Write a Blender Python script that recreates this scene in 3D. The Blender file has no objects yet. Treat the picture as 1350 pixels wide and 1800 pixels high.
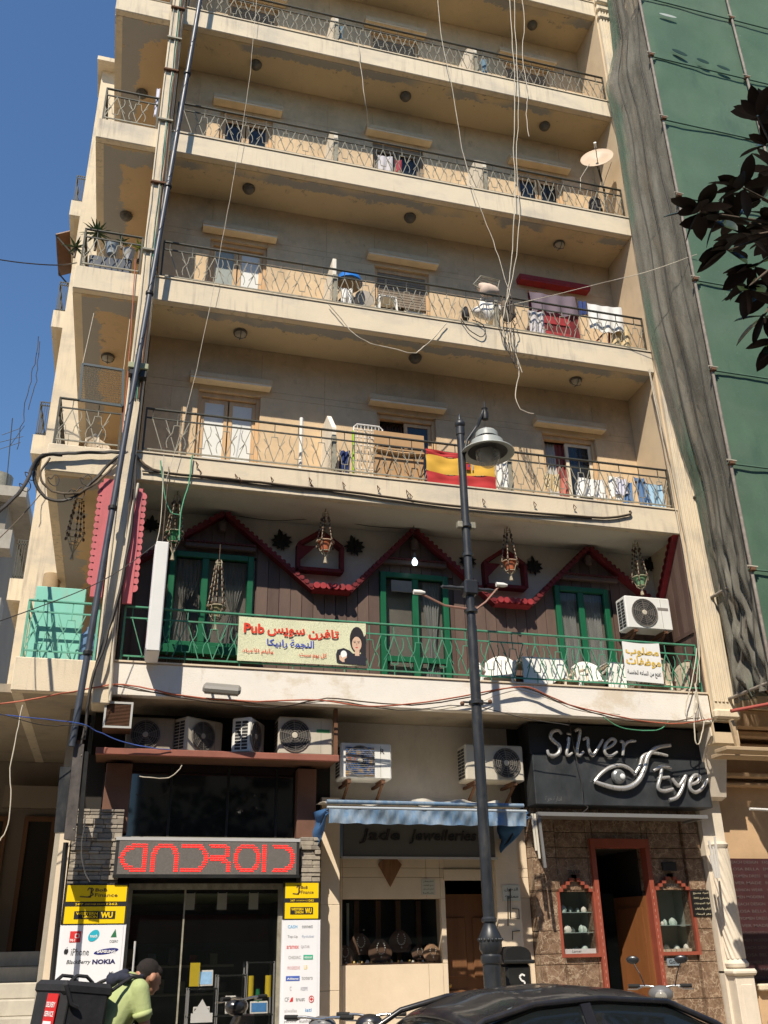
import bpy, math, random
from math import sin, cos, pi, radians, sqrt, atan2
from mathutils import Vector as V, Matrix, noise
random.seed(7)
S = bpy.context.scene
COL = S.collection
# ---------------------------------------------------------------- camera
CAM = V((2.7164, -12.2216, 1.6)); YAW, PIT, ROL, FPX = 0.272242, 0.437396, -0.018665, 1647.477
_F = V((sin(YAW)*cos(PIT), cos(YAW)*cos(PIT), sin(PIT)))
_R0 = V((cos(YAW), -sin(YAW), 0)); _U0 = _R0.cross(_F)
_R = _R0*cos(ROL) + _U0*sin(ROL); _U = _U0*cos(ROL) - _R0*sin(ROL)
cd = bpy.data.cameras.new('camera'); cam = bpy.data.objects.new('camera', cd); COL.objects.link(cam)
m3 = Matrix((_R, _U, -_F)).transposed().to_4x4(); m3.translation = CAM; cam.matrix_world = m3
cd.sensor_fit = 'VERTICAL'; cd.sensor_height = 24; cd.lens = FPX/1800*24
cd.clip_start = 0.05; cd.clip_end = 3000; S.camera = cam
# ---------------------------------------------------------------- sky, sun, exposure
SUND = V((-0.565, -1.0, 1.33)).normalized()          # towards the sun
w = bpy.data.worlds.new('World'); S.world = w; w.use_nodes = True
nt = w.node_tree; nt.nodes.clear()
sky = nt.nodes.new('ShaderNodeTexSky'); sky.sky_type = 'NISHITA'; sky.sun_disc = False
sky.sun_elevation = math.asin(SUND.z); sky.sun_rotation = atan2(SUND.x, SUND.y)
sky.altitude = 0; sky.air_density = 1.45; sky.dust_density = 0.0; sky.ozone_density = 10.0
bg = nt.nodes.new('ShaderNodeBackground'); bg.inputs[1].default_value = 0.105
wo = nt.nodes.new('ShaderNodeOutputWorld')
nt.links.new(sky.outputs[0], bg.inputs[0]); nt.links.new(bg.outputs[0], wo.inputs[0])
sd = bpy.data.lights.new('sun', 'SUN'); sd.energy = 5.0; sd.angle = radians(0.5); sd.color = (1, 0.90, 0.75)
sun = bpy.data.objects.new('sun', sd); COL.objects.link(sun)
sun.rotation_euler = SUND.to_track_quat('Z', 'Y').to_euler(); sun.location = (0, 0, 40)
S.view_settings.view_transform = 'Standard'; S.view_settings.look = 'None'
S.view_settings.exposure = 0.35; S.view_settings.gamma = 1
S.view_settings.use_curve_mapping = False
try:
    S.cycles.max_bounces = 8; S.cycles.transparent_max_bounces = 12
except Exception: pass

# ---------------------------------------------------------------- helpers
def at(px, py, **k):
    """a point read off the survey photo (1350x1800) on one known plane of the place"""
    d = _F + _R*((px-675)/FPX) - _U*((py-900)/FPX)
    (a, v), = k.items(); i = 'xyz'.index(a)
    return CAM + d*((v-CAM[i])/d[i])

class MB:
    def __init__(s): s.v = []; s.f = []; s.M = Matrix()
    def add(s, vs, fs):
        n = len(s.v); s.v += [s.M @ V(p) for p in vs]; s.f += [tuple(i+n for i in f) for f in fs]; return s
    def box(s, a, b):
        x0, y0, z0 = a; x1, y1, z1 = b
        if x0 > x1: x0, x1 = x1, x0
        if y0 > y1: y0, y1 = y1, y0
        if z0 > z1: z0, z1 = z1, z0
        return s.add([(x0,y0,z0),(x1,y0,z0),(x1,y1,z0),(x0,y1,z0),(x0,y0,z1),(x1,y0,z1),(x1,y1,z1),(x0,y1,z1)],
                     [(0,3,2,1),(4,5,6,7),(0,1,5,4),(1,2,6,5),(2,3,7,6),(3,0,4,7)])
    def bev(s, a, b, r):
        """box with chamfered vertical-ish edges (all 12), 26 faces"""
        x0,y0,z0 = [min(p,q) for p,q in zip(a,b)]; x1,y1,z1 = [max(p,q) for p,q in zip(a,b)]
        r = min(r, (x1-x0)/2.01, (y1-y0)/2.01, (z1-z0)/2.01)
        vs = {}; L = []
        def vid(p):
            if p not in vs: vs[p] = len(L); L.append(p)
            return vs[p]
        X=(x0,x0+r,x1-r,x1); Y=(y0,y0+r,y1-r,y1); Z=(z0,z0+r,z1-r,z1)
        fs = []
        f = lambda *ps: fs.append(tuple(vid(p) for p in ps))
        f((X[1],Y[1],z0),(X[1],Y[2],z0),(X[2],Y[2],z0),(X[2],Y[1],z0)); f((X[1],Y[1],z1),(X[2],Y[1],z1),(X[2],Y[2],z1),(X[1],Y[2],z1))
        f((X[1],y0,Z[1]),(X[2],y0,Z[1]),(X[2],y0,Z[2]),(X[1],y0,Z[2])); f((X[1],y1,Z[1]),(X[1],y1,Z[2]),(X[2],y1,Z[2]),(X[2],y1,Z[1]))
        f((x0,Y[1],Z[1]),(x0,Y[1],Z[2]),(x0,Y[2],Z[2]),(x0,Y[2],Z[1])); f((x1,Y[1],Z[1]),(x1,Y[2],Z[1]),(x1,Y[2],Z[2]),(x1,Y[1],Z[2]))
        for zz,zi in ((z0,1),(z1,2)):
            for yy,yi in ((y0,1),(y1,2)):
                f((X[1],yy,Z[zi]),(X[2],yy,Z[zi]),(X[2],Y[yi],zz),(X[1],Y[yi],zz))
            for xx,xi in ((x0,1),(x1,2)):
                f((xx,Y[1],Z[zi]),(xx,Y[2],Z[zi]),(X[xi],Y[2],zz),(X[xi],Y[1],zz))
        for yy,yi in ((y0,1),(y1,2)):
            for xx,xi in ((x0,1),(x1,2)):
                f((xx,Y[yi],Z[1]),(xx,Y[yi],Z[2]),(X[xi],yy,Z[2]),(X[xi],yy,Z[1]))
                for zz,zi in ((z0,1),(z1,2)):
                    f((xx,Y[yi],Z[zi]),(X[xi],yy,Z[zi]),(X[xi],Y[yi],zz))
        return s.add(L, fs)
    def bar(s, p, q, w, t=None, up=(0,1,0)):
        """rectangular bar from p to q; w across, t along 'up'"""
        t = t or w; p, q = V(p), V(q); d = (q-p)
        if d.length < 1e-6: return s
        d.normalize(); u = V(up); a = d.cross(u)
        if a.length < 1e-3: a = d.cross(V((1,0,0)))
        a.normalize(); b = a.cross(d).normalized()
        a = a*w/2; b = b*t/2
        return s.add([p-a-b,p+a-b,p+a+b,p-a+b,q-a-b,q+a-b,q+a+b,q-a+b],[(0,3,2,1),(4,5,6,7),(0,1,5,4),(1,2,6,5),(2,3,7,6),(3,0,4,7)])
    def tube(s, pts, r, n=6, cap=True):
        pts = [V(p) for p in pts]; N = len(pts)
        rr = r if isinstance(r, (list, tuple)) else [r]*N
        vs = []; ref = None
        for i, p in enumerate(pts):
            d = (pts[min(i+1,N-1)] - pts[max(i-1,0)])
            d = d.normalized() if d.length > 1e-9 else V((0,0,1))
            if ref is None: ref = d.orthogonal().normalized()
            ref = (ref - d*ref.dot(d))
            ref = ref.normalized() if ref.length > 1e-6 else d.orthogonal().normalized()
            b = d.cross(ref)
            for k in range(n):
                a = 2*pi*k/n; vs.append(p + (ref*cos(a) + b*sin(a))*rr[i])
        fs = [(i*n+k, i*n+(k+1)%n, (i+1)*n+(k+1)%n, (i+1)*n+k) for i in range(N-1) for k in range(n)]
        if cap: fs += [tuple(range(n-1,-1,-1)), tuple((N-1)*n+k for k in range(n))]
        return s.add(vs, fs)
    def lathe(s, prof, o=(0,0,0), n=20, axis='z', sx=1, sy=1):
        o = V(o); vs = []
        for r, h in prof:
            for k in range(n):
                a = 2*pi*k/n; p = (r*cos(a)*sx, r*sin(a)*sy, h)
                if axis == 'y': p = (r*cos(a)*sx, h, r*sin(a)*sy)
                if axis == 'x': p = (h, r*cos(a)*sx, r*sin(a)*sy)
                vs.append(o+V(p))
        N = len(prof)
        fs = [(i*n+k, i*n+(k+1)%n, (i+1)*n+(k+1)%n, (i+1)*n+k) for i in range(N-1) for k in range(n)]
        fs += [tuple(range(n-1,-1,-1)), tuple((N-1)*n+k for k in range(n))]
        return s.add(vs, fs)
    def prism(s, poly, d, f=None):
        """poly: 3D points (planar), extruded by vector d"""
        n = len(poly); poly = [V(p) for p in poly]; d = V(d)
        return s.add(poly + [p+d for p in poly], [tuple(range(n)), tuple(range(2*n-1,n-1,-1))] + [(i,(i+1)%n+0,(i+1)%n+n,i+n)[::-1] for i in range(n)])
    def pxz(s, poly, y0, y1): return s.prism([(x,y0,z) for x,z in poly], (0,y1-y0,0))
    def grid(s, fn, nu, nv):
        vs = [fn(i/nu, j/nv) for j in range(nv+1) for i in range(nu+1)]
        return s.add(vs, [(j*(nu+1)+i, j*(nu+1)+i+1, (j+1)*(nu+1)+i+1, (j+1)*(nu+1)+i) for j in range(nv) for i in range(nu)])
    def sheet(s, fn, nu, nv, th):
        """grid with thickness along its normals (a cloth, board or banner)"""
        P = [[V(fn(i/nu, j/nv)) for i in range(nu+1)] for j in range(nv+1)]
        n = V((0,0,0))
        vs = []; off = []
        for j in range(nv+1):
            for i in range(nu+1):
                a = P[j][min(i+1,nu)]-P[j][max(i-1,0)]; b = P[min(j+1,nv)][i]-P[max(j-1,0)][i]
                c = a.cross(b); c = c.normalized() if c.length > 1e-12 else V((0,1,0))
                vs.append(P[j][i]-c*th/2); off.append(P[j][i]+c*th/2)
        W = nu+1; T = len(vs)
        fs = [(j*W+i, j*W+i+1, (j+1)*W+i+1, (j+1)*W+i) for j in range(nv) for i in range(nu)]
        fs += [tuple(T+k for k in f[::-1]) for f in fs]
        ring = [i for i in range(W)] + [j*W+nu for j in range(1,nv+1)] + [nv*W+i for i in range(nu-1,-1,-1)] + [j*W for j in range(nv-1,0,-1)]
        fs += [(ring[k], ring[(k+1)%len(ring)], T+ring[(k+1)%len(ring)], T+ring[k])[::-1] for k in range(len(ring))]
        return s.add(vs+off, fs)
    def ball(s, c, r, n=10, m=7, sc=(1,1,1)):
        c = V(c); vs = [c+V((0,0,r*sc[2]))]
        for j in range(1,m):
            t = pi*j/m
            for k in range(n): vs.append(c+V((r*sin(t)*cos(2*pi*k/n)*sc[0], r*sin(t)*sin(2*pi*k/n)*sc[1], r*cos(t)*sc[2])))
        vs.append(c-V((0,0,r*sc[2]))); L = len(vs)-1
        fs = [(0,1+k,1+(k+1)%n) for k in range(n)] + [(L,L-n+(k+1)%n,L-n+k) for k in range(n)]
        fs += [(1+j*n+k,1+(j+1)*n+k,1+(j+1)*n+(k+1)%n,1+j*n+(k+1)%n) for j in range(m-2) for k in range(n)]
        return s.add(vs, fs)
    def build(s, name, m, parent=None, smooth=False, label=None, cat=None, group=None, kind=None, origin=None):
        if parent is not None: o0 = world_loc(parent)
        elif origin is not None: o0 = V(origin)
        elif kind is not None: o0 = V((0,0,0))
        else:
            o0 = V([sum((min(v[i] for v in s.v), max(v[i] for v in s.v)))/2 for i in (0,1)] + [min(v[2] for v in s.v)])
        me = bpy.data.meshes.new(name); me.from_pydata([v-o0 for v in s.v], [], s.f); me.update()
        if smooth:
            me.polygons.foreach_set('use_smooth', [True]*len(me.polygons))
            if smooth != 'all':
                me.set_sharp_from_angle(angle=radians(smooth if smooth is not True else 40))
        ms = m if isinstance(m, (list, tuple)) else [m]
        for q in ms: me.materials.append(q)
        o = bpy.data.objects.new(name, me); COL.objects.link(o)
        if parent is not None: o.parent = parent
        else: o.location = o0
        if label: o['label'] = label
        if cat: o['category'] = cat
        if group: o['group'] = group
        if kind: o['kind'] = kind
        return o

def world_loc(o):
    l = V((0,0,0))
    while o is not None: l = l + V(o.location); o = o.parent
    return l
def thing(name, label, cat, loc=(0,0,0), group=None, kind=None, rz=0):
    o = bpy.data.objects.new(name, None); COL.objects.link(o); o.location = loc; o.rotation_euler.z = rz
    o.empty_display_size = .1
    o['label'] = label; o['category'] = cat
    if group: o['group'] = group
    if kind: o['kind'] = kind
    return o
def copy_tree(o, loc=None, rz=None, label=None, parent=None):
    c = o.copy(); COL.objects.link(c); c.parent = parent
    if loc is not None: c.location = loc
    if rz is not None: c.rotation_euler.z = rz
    if label: c['label'] = label
    for ch in list(o.children): copy_tree(ch, parent=c)
    return c
def inst(o, loc, parent, rot=None, name=None):
    """another piece sharing a mesh; loc in parent's space"""
    c = o.copy(); COL.objects.link(c); c.parent = parent; c.location = loc
    if rot is not None: c.rotation_euler = rot
    return c

# ---------------------------------------------------------------- materials
def mat(name, col, rough=.8, var=.12, scale=4, bump=0, bscale=60, metal=0, spec=.3, dirt=None, dscale=2.5, damt=.5,
        alpha=1, trans=0, emit=0, coat=0, stretch=(1,1,1), ior=None):
    m = bpy.data.materials.new(name); m.use_nodes = True; N = m.node_tree.nodes; L = m.node_tree.links
    b = N['Principled BSDF']; m.diffuse_color = (*col, 1)
    b.inputs['Roughness'].default_value = rough; b.inputs['Metallic'].default_value = metal
    b.inputs['Specular IOR Level'].default_value = spec
    if coat: b.inputs['Coat Weight'].default_value = coat
    if trans: b.inputs['Transmission Weight'].default_value = trans
    if ior: b.inputs['IOR'].default_value = ior
    if emit:
        b.inputs['Emission Color'].default_value = (*col, 1); b.inputs['Emission Strength'].default_value = emit
    tc = N.new('ShaderNodeTexCoord'); mp = N.new('ShaderNodeMapping'); mp.inputs['Scale'].default_value = stretch
    g = N.new('ShaderNodeNewGeometry'); L.new(g.outputs['Position'], mp.inputs[0]) if name.startswith('w_') else L.new(tc.outputs['Object'], mp.inputs[0])
    out = None
    if var:
        n = N.new('ShaderNodeTexNoise'); n.inputs['Scale'].default_value = scale; n.inputs['Detail'].default_value = 8; n.inputs['Roughness'].default_value = .65
        L.new(mp.outputs[0], n.inputs['Vector'])
        r = N.new('ShaderNodeMapRange'); r.inputs['From Min'].default_value = .3; r.inputs['From Max'].default_value = .7
        r.inputs['To Min'].default_value = 1-var; r.inputs['To Max'].default_value = 1+var
        L.new(n.outputs[0], r.inputs['Value'])
        mx = N.new('ShaderNodeVectorMath'); mx.operation = 'SCALE'; mx.inputs[0].default_value = col
        L.new(r.outputs[0], mx.inputs['Scale']); out = mx.outputs[0]
        rr = N.new('ShaderNodeMapRange'); rr.inputs['From Min'].default_value=.3; rr.inputs['From Max'].default_value=.7
        rr.inputs['To Min'].default_value = max(0.02, rough-.08); rr.inputs['To Max'].default_value = min(1, rough+.08)
        L.new(n.outputs[0], rr.inputs['Value']); L.new(rr.outputs[0], b.inputs['Roughness'])
    else: b.inputs['Base Color'].default_value = (*col, 1)
    if dirt:
        n2 = N.new('ShaderNodeTexNoise'); n2.inputs['Scale'].default_value = dscale; n2.inputs['Detail'].default_value = 10; n2.inputs['Roughness'].default_value = .7
        mp2 = N.new('ShaderNodeMapping'); mp2.inputs['Location'].default_value = (3.1, 7.7, 1.3); mp2.inputs['Scale'].default_value = (1,1,.45)
        L.new(mp.outputs[0], mp2.inputs[0]); L.new(mp2.outputs[0], n2.inputs['Vector'])
        r2 = N.new('ShaderNodeMapRange'); r2.inputs['From Min'].default_value = .5; r2.inputs['From Max'].default_value = .72
        r2.inputs['To Max'].default_value = damt; L.new(n2.outputs[0], r2.inputs['Value'])
        x2 = N.new('ShaderNodeMix'); x2.data_type = 'RGBA'; x2.inputs[7].default_value = (*dirt, 1)
        if out: L.new(out, x2.inputs[6])
        else: x2.inputs[6].default_value = (*col, 1)
        L.new(r2.outputs[0], x2.inputs[0]); out = x2.outputs[2]
    if out: L.new(out, b.inputs['Base Color'])
    m['out'] = 0
    if bump:
        n3 = N.new('ShaderNodeTexNoise'); n3.inputs['Scale'].default_value = bscale; n3.inputs['Detail'].default_value = 6
        L.new(mp.outputs[0], n3.inputs['Vector'])
        bp = N.new('ShaderNodeBump'); bp.inputs['Strength'].default_value = bump; bp.inputs['Distance'].default_value = .01
        L.new(n3.outputs[0], bp.inputs['Height']); L.new(bp.outputs[0], b.inputs['Normal'])
    if alpha < 1: b.inputs['Alpha'].default_value = alpha
    return m
def node_tail(m):
    N = m.node_tree.nodes; L = m.node_tree.links; b = N['Principled BSDF']
    src = b.inputs['Base Color'].links[0].from_socket if b.inputs['Base Color'].links else None
    return N, L, b, src
def mixin(m, fac_socket, color):
    N, L, b, src = node_tail(m)
    x = N.new('ShaderNodeMix'); x.data_type = 'RGBA'; x.inputs[7].default_value = (*color, 1)
    if src: L.new(src, x.inputs[6])
    else: x.inputs[6].default_value = b.inputs['Base Color'].default_value
    L.new(fac_socket, x.inputs[0]); L.new(x.outputs[2], b.inputs['Base Color'])
def math_node(N, L, op, a, b=None, clamp=False):
    n = N.new('ShaderNodeMath'); n.operation = op; n.use_clamp = clamp
    for i, v in enumerate((a, b)):
        if v is None: continue
        if isinstance(v, (int, float)): n.inputs[i].default_value = v
        else: L.new(v, n.inputs[i])
    return n.outputs[0]
def wpos(m):
    N = m.node_tree.nodes; L = m.node_tree.links
    g = N.new('ShaderNodeNewGeometry'); sp = N.new('ShaderNodeSeparateXYZ'); L.new(g.outputs['Position'], sp.inputs[0]); return N, L, g, sp
def nz(N, L, g, scale, detail=6, stretch=(1,1,1), loc=(0,0,0), rough=.6):
    mp = N.new('ShaderNodeMapping'); mp.inputs['Scale'].default_value = stretch; mp.inputs['Location'].default_value = loc
    L.new(g.outputs['Position'], mp.inputs[0])
    n = N.new('ShaderNodeTexNoise'); n.inputs['Scale'].default_value = scale; n.inputs['Detail'].default_value = detail; n.inputs['Roughness'].default_value = rough
    L.new(mp.outputs[0], n.inputs['Vector']); return n.outputs[0]
def ramp(N, L, v, a, b, lo=0, hi=1):
    r = N.new('ShaderNodeMapRange'); r.inputs['From Min'].default_value = a; r.inputs['From Max'].default_value = b
    r.inputs['To Min'].default_value = lo; r.inputs['To Max'].default_value = hi; L.new(v, r.inputs['Value']); return r.outputs[0]

B = 0.986                       # depth of the balconies
XL, XR, XF = 2.49, 11.15, 1.29  # pillar edge, right party wall, left corner
ZB = [0, 4.592, 7.662, 10.786, 13.889, 17.010, 20.05, 23.1]; TH = 0.432
M = {}
# cream painted fascia: grey soot smudges, faint vertical runs
M['cream'] = mat('w_cream_paint', (.66,.565,.415), .85, .07, 1.4, bump=.35, bscale=45)
N, L, g, sp = wpos(M['cream'])
n1 = nz(N, L, g, 1.1, 6, (1,1,1.8), (2,5,1)); mixin(M['cream'], ramp(N, L, n1, .50, .68, 0, .55), (.40,.37,.32))
n2 = nz(N, L, g, 9, 4, (1.6,1.6,.12)); n3 = nz(N, L, g, .8, 3, loc=(9,0,0))
mixin(M['cream'], math_node(N, L, 'MULTIPLY', ramp(N, L, n2, .50, .7, 0, .7), ramp(N, L, n3, .42, .6)), (.30,.26,.21))
# weathered white paint of the pub fascia
M['whitefascia'] = mat('w_white_fascia', (.74,.70,.63), .85, .06, 2, bump=.3, bscale=50)
N, L, g, sp = wpos(M['whitefascia'])
mixin(M['whitefascia'], ramp(N, L, nz(N, L, g, 1.3, 9, (1,1,1.3), (4,1,2), .75), .5, .62, 0, .6), (.55,.44,.30))
mixin(M['whitefascia'], ramp(N, L, nz(N, L, g, 6, 6, (1,1,.35), (1,1,2), .7), .6, .72, 0, .5), (.36,.30,.24))
# soffit: ochre cream with flaked bands of grey-blue render near the front edge
def soffit_mat(name, base, depth_lo, depth_hi, amt, grey=(.33,.335,.33), left=False):
    m = mat(name, base, .9, .06, 1.2, bump=.25, bscale=30)
    N, L, g, sp = wpos(m)
    a = nz(N, L, g, 1.6, 12, (1,1,1), (3,2,8), .78); c = nz(N, L, g, .55, 2, (1,1,1), (7,3,1))
    d = sp.outputs['Y']
    if left:
        d = math_node(N, L, 'MINIMUM', sp.outputs['Y'], math_node(N, L, 'SUBTRACT', sp.outputs['X'], XF-.1))
    s = math_node(N, L, 'ADD', d, math_node(N, L, 'MULTIPLY', math_node(N, L, 'SUBTRACT', a, .5), 1.1 if left else .75))
    band = math_node(N, L, 'MULTIPLY', ramp(N, L, s, depth_lo-.03, depth_lo), ramp(N, L, s, depth_hi, depth_hi+.02, 1, 0))
    gate = ramp(N, L, c, .42, .48) if not left else ramp(N, L, c, .2, .25)
    mixin(m, ramp(N, L, s, depth_lo*1.3, 0, 0, .55), (.30,.25,.17))
    mixin(m, ramp(N, L, nz(N, L, g, 3.2, 8, (1,1,1), (9,4,1), .7), .56, .72, 0, .35), (.34,.28,.19))
    mixin(m, math_node(N, L, 'MULTIPLY', ramp(N, L, nz(N, L, g, 6, 8, (1,1,1), (1,9,1), .7), .60, .63, 0, .8), ramp(N, L, s, depth_hi+.25, depth_hi, 0, 1)), (.22,.20,.17))
    mixin(m, math_node(N, L, 'MULTIPLY', math_node(N, L, 'MULTIPLY', band, gate), amt), grey)
    return m
M['soffit'] = soffit_mat('w_soffit', (.62,.50,.32), .13, .30, .95)
M['soffit_l'] = soffit_mat('w_soffit_left', (.56,.41,.24), .16, .52, .9, left=True)
M['soffit_w'] = mat('w_soffit_white', (.62,.58,.50), .9, .06, 1.5, dirt=(.35,.33,.28), dscale=1.2)
M['soffit_g'] = mat('w_soffit_ground', (.36,.30,.22), .9, .1, 1.5, dirt=(.20,.18,.15), dscale=1.5, damt=.8, bump=.4, bscale=20)
M['wall'] = mat('w_back_wall', (.61,.455,.285), .92, .10, 5, bump=.5, bscale=120)
N, L, g, sp = wpos(M['wall'])   # vertical panel tint differences, smudges
mixin(M['wall'], ramp(N, L, nz(N, L, g, .9, 7, (1,1,.5), (2,2,2), .7), .5, .68, 0, .45), (.30,.23,.155))
mixin(M['wall'], ramp(N, L, nz(N, L, g, 5, 9, (1,1,.6), (7,2,2), .75), .58, .66, 0, .35), (.24,.18,.12))
mixin(M['wall'], ramp(N, L, nz(N, L, g, 14, 3, (1,1,.08)), .58, .75, 0, .25), (.50,.43,.34))
M['wallcream'] = mat('w_side_wall', (.60,.475,.32), .9, .08, 2, bump=.4, bscale=60, dirt=(.34,.28,.21), dscale=1.1, damt=.5)
M['white_wall'] = mat('w_white_wall', (.56,.51,.44), .9, .08, 2.5, dirt=(.28,.26,.23), dscale=1.8, damt=.5, bump=.3)
M['stonepale'] = mat('w_pale_stone', (.66,.55,.41), .7, .06, 3, dirt=(.50,.40,.28), dscale=.9, damt=.4, bump=.1, bscale=25)
M['joint'] = mat('joint_shadow', (.16,.135,.11), .95, .1)
M['wood'] = mat('tan_wood', (.56,.37,.20), .6, .16, 8, stretch=(1,1,.15), bump=.2)
M['wood_dk'] = mat('brown_wood', (.16,.075,.035), .45, .2, 7, stretch=(1,1,.12), bump=.2)
M['glass_dk'] = mat('window_glass', (.02,.025,.028), .05, 0, spec=.6, alpha=.6)
M['glass'] = mat('clear_glass', (.012,.016,.016), .03, 0, spec=.6, alpha=.35)
M['curtain'] = mat('white_curtain', (.68,.69,.66), .9, .05, 3)
M['curtain_grey'] = mat('grey_lace', (.46,.45,.42), .9, .12, 30)
M['curtain_red'] = mat('dark_red_cloth', (.22,.05,.045), .85, .1, 5)
M['curtain_dk'] = mat('brown_cloth', (.10,.06,.045), .9, .1, 5)
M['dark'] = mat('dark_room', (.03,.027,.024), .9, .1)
M['shutter'] = mat('weathered_slats', (.24,.19,.14), .8, .2, 6, dirt=(.12,.1,.08))
M['iron'] = mat('dark_iron', (.065,.065,.055), .6, .25, 9, metal=.3)
M['iron_pale'] = mat('grey_painted_iron', (.27,.255,.20), .6, .25, 14, dirt=(.09,.05,.03), dscale=9)
M['green_iron'] = mat('green_painted_iron', (.07,.25,.155), .5, .18, 9, dirt=(.12,.10,.06), dscale=8)
M['teal_iron'] = mat('teal_painted_iron', (.13,.38,.28), .5, .18, 9, dirt=(.12,.10,.06), dscale=8)
M['cable'] = mat('black_cable', (.05,.045,.04), .6, .2, 10)
M['cable_b'] = mat('brown_cable', (.11,.085,.06), .7, .2, 10)
M['cable_w'] = mat('pale_cable', (.50,.45,.36), .7, .15, 10)
M['cable_r'] = mat('red_wire', (.40,.12,.07), .6, .1)
M['cable_g'] = mat('green_wire', (.08,.30,.17), .6, .1)
M['cable_u'] = mat('blue_wire', (.05,.10,.35), .6, .1)
M['plastic_w'] = mat('white_plastic', (.74,.72,.67), .45, .04, 4)
M['plastic_c'] = mat('cream_plastic', (.62,.53,.41), .5, .05, 4)
M['ac'] = mat('ac_casing', (.50,.46,.38), .5, .06, 3, dirt=(.34,.30,.23), dscale=3, damt=.6)
M['ac_new'] = mat('ac_casing_new', (.68,.68,.65), .45, .04, 3, dirt=(.5,.47,.4), dscale=3, damt=.4)
M['grille'] = mat('dark_grille', (.03,.03,.03), .6, .1)
M['grille_g'] = mat('grey_grille', (.22,.20,.18), .6, .1)
M['rust'] = mat('rusty_bracket', (.14,.07,.04), .85, .25, 8)
M['lampgrey'] = mat('soffit_lamp_metal', (.13,.12,.105), .6, .2, 12, dirt=(.25,.22,.17), dscale=12)
M['pink'] = mat('faded_pink_board', (.50,.13,.145), .7, .08, 5, dirt=(.3,.09,.09), dscale=5)
M['crimson'] = mat('crimson_paint', (.14,.014,.018), .65, .25, 6, dirt=(.08,.03,.03), dscale=5)
M['crimson_hi'] = mat('crimson_tile', (.30,.03,.035), .6, .25, 7, dirt=(.14,.05,.045), dscale=5)
M['plank'] = mat('brown_stained_plank', (.125,.082,.066), .6, .16, 6, stretch=(1,1,.2), bump=.25)
M['plank2'] = mat('brown_stained_plank_darker', (.10,.064,.052), .6, .16, 6, stretch=(1,1,.2), bump=.25)
M['green_w'] = mat('green_gloss_wood', (.011,.105,.048), .35, .14, 7, stretch=(1,1,.3))
M['blackleaf'] = mat('black_metal_leaf', (.012,.012,.012), .6, .1)
M['pole'] = mat('black_blue_paint', (.020,.023,.028), .42, .18, 6, spec=.5, dirt=(.13,.12,.10), dscale=7, damt=.35)
M['pipe'] = mat('dark_blue_pipe', (.04,.048,.065), .45, .15, 5, spec=.6, dirt=(.02,.02,.02), dscale=5)
M['black'] = mat('black_metal', (.018,.018,.018), .45, .2, 6)
M['asphalt'] = mat('w_asphalt', (.10,.09,.075), .9, .25, 30, bump=.5, bscale=150)
M['paving'] = mat('w_paving', (.40,.34,.26), .85, .12, 4, bump=.2)
# ================================================================ ground
MB().box((-400,-400,-.3),(400,-2.3,0)).build('road', M['asphalt'], kind='structure')
pv = MB(); pv.box((-30,-2.3,-.3),(40,9,.146)); pv.build('pavement', M['paving'], kind='structure')
MB().box((-400,9,-.3),(400,400,.02)).build('ground', M['paving'], kind='structure')
k_ = MB()
for i in range(-16, 22): k_.bev((i*1.0+.004,-2.44,-.1),(i*1.0+.996,-2.31,.15),.012)
k_.build('kerb', M['stonepale'], kind='structure')

# ================================================================ apartment building
bld = thing('apartment_building', 'cream apartment block with long balconies, peeling soffits and shops on the ground floor', 'building', (XL, 0, 0))
YB = 7.0      # how far the floors run back
for k in range(1, 8):
    z = ZB[k]
    s = MB()
    s.bev((XL-.02, 0, z), (XR+.02 if k > 1 else XR+.03, .13, z+TH), .012)
    s.build('balcony_fascia', M['whitefascia'] if k == 1 else M['cream'], bld)
    if k < 7:
        s = MB(); s.bev((XF, 0.0, z), (2.27, .13, z+TH), .012)
        s.box((XF, .13, z), (XF+.13, 5.0, z+TH))
        s.build('balcony_fascia', M['cream'], bld)
    # thin coping lip and drip
    s = MB(); s.box((XL, -.018, z+TH), (XR, .15, z+TH+.022)); s.build('coping', M['cream'] if k > 1 else M['stonepale'], bld)
    s = MB(); s.box((XL+.0, .13, z+.003), (XR, YB, z+.16))
    s.build('balcony_floor', M['soffit_g'] if k == 1 else M['soffit_w'] if k == 2 else M['soffit'], bld)
    if k < 7:
        s = MB(); s.box((XF+.13, .13, z+.003), (XL, YB, z+.16)); s.build('balcony_floor', M['soffit_g'] if k == 1 else M['soffit_l'], bld)
# pillar between gallery and front balconies (wider at the foot)
s = MB(); s.bev((2.265,-.10,4.45),(2.487,.35,24),.015); s.build('pillar', M['cream'], bld)
s = MB(); s.box((2.30,.35,4.6),(2.44,5,23)); s.build('gallery_wall', M['wallcream'], bld)
# party wall on the right
s = MB(); s.box((XR, .0, 4.3),(XR+.42, YB, 23.5)); s.build('party_wall', M['wallcream'], bld)
# fluted pilaster on the party wall's nose
pl = MB()
pl.box((XR+.035,-.07,4.62),(XR+.40,0,20.6))
for i in range(5):
    x = XR+.07+i*.066; pl.tube([(x,-.07,4.9),(x,-.07,20.2)], .024, 6)
for z in (4.64, 19.9, 20.15, 20.4): pl.bev((XR-.0,-.13,z),(XR+.44,-.01,z+.14),.03)
pl.build('pilaster', M['cream'], bld, smooth=30)
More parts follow.
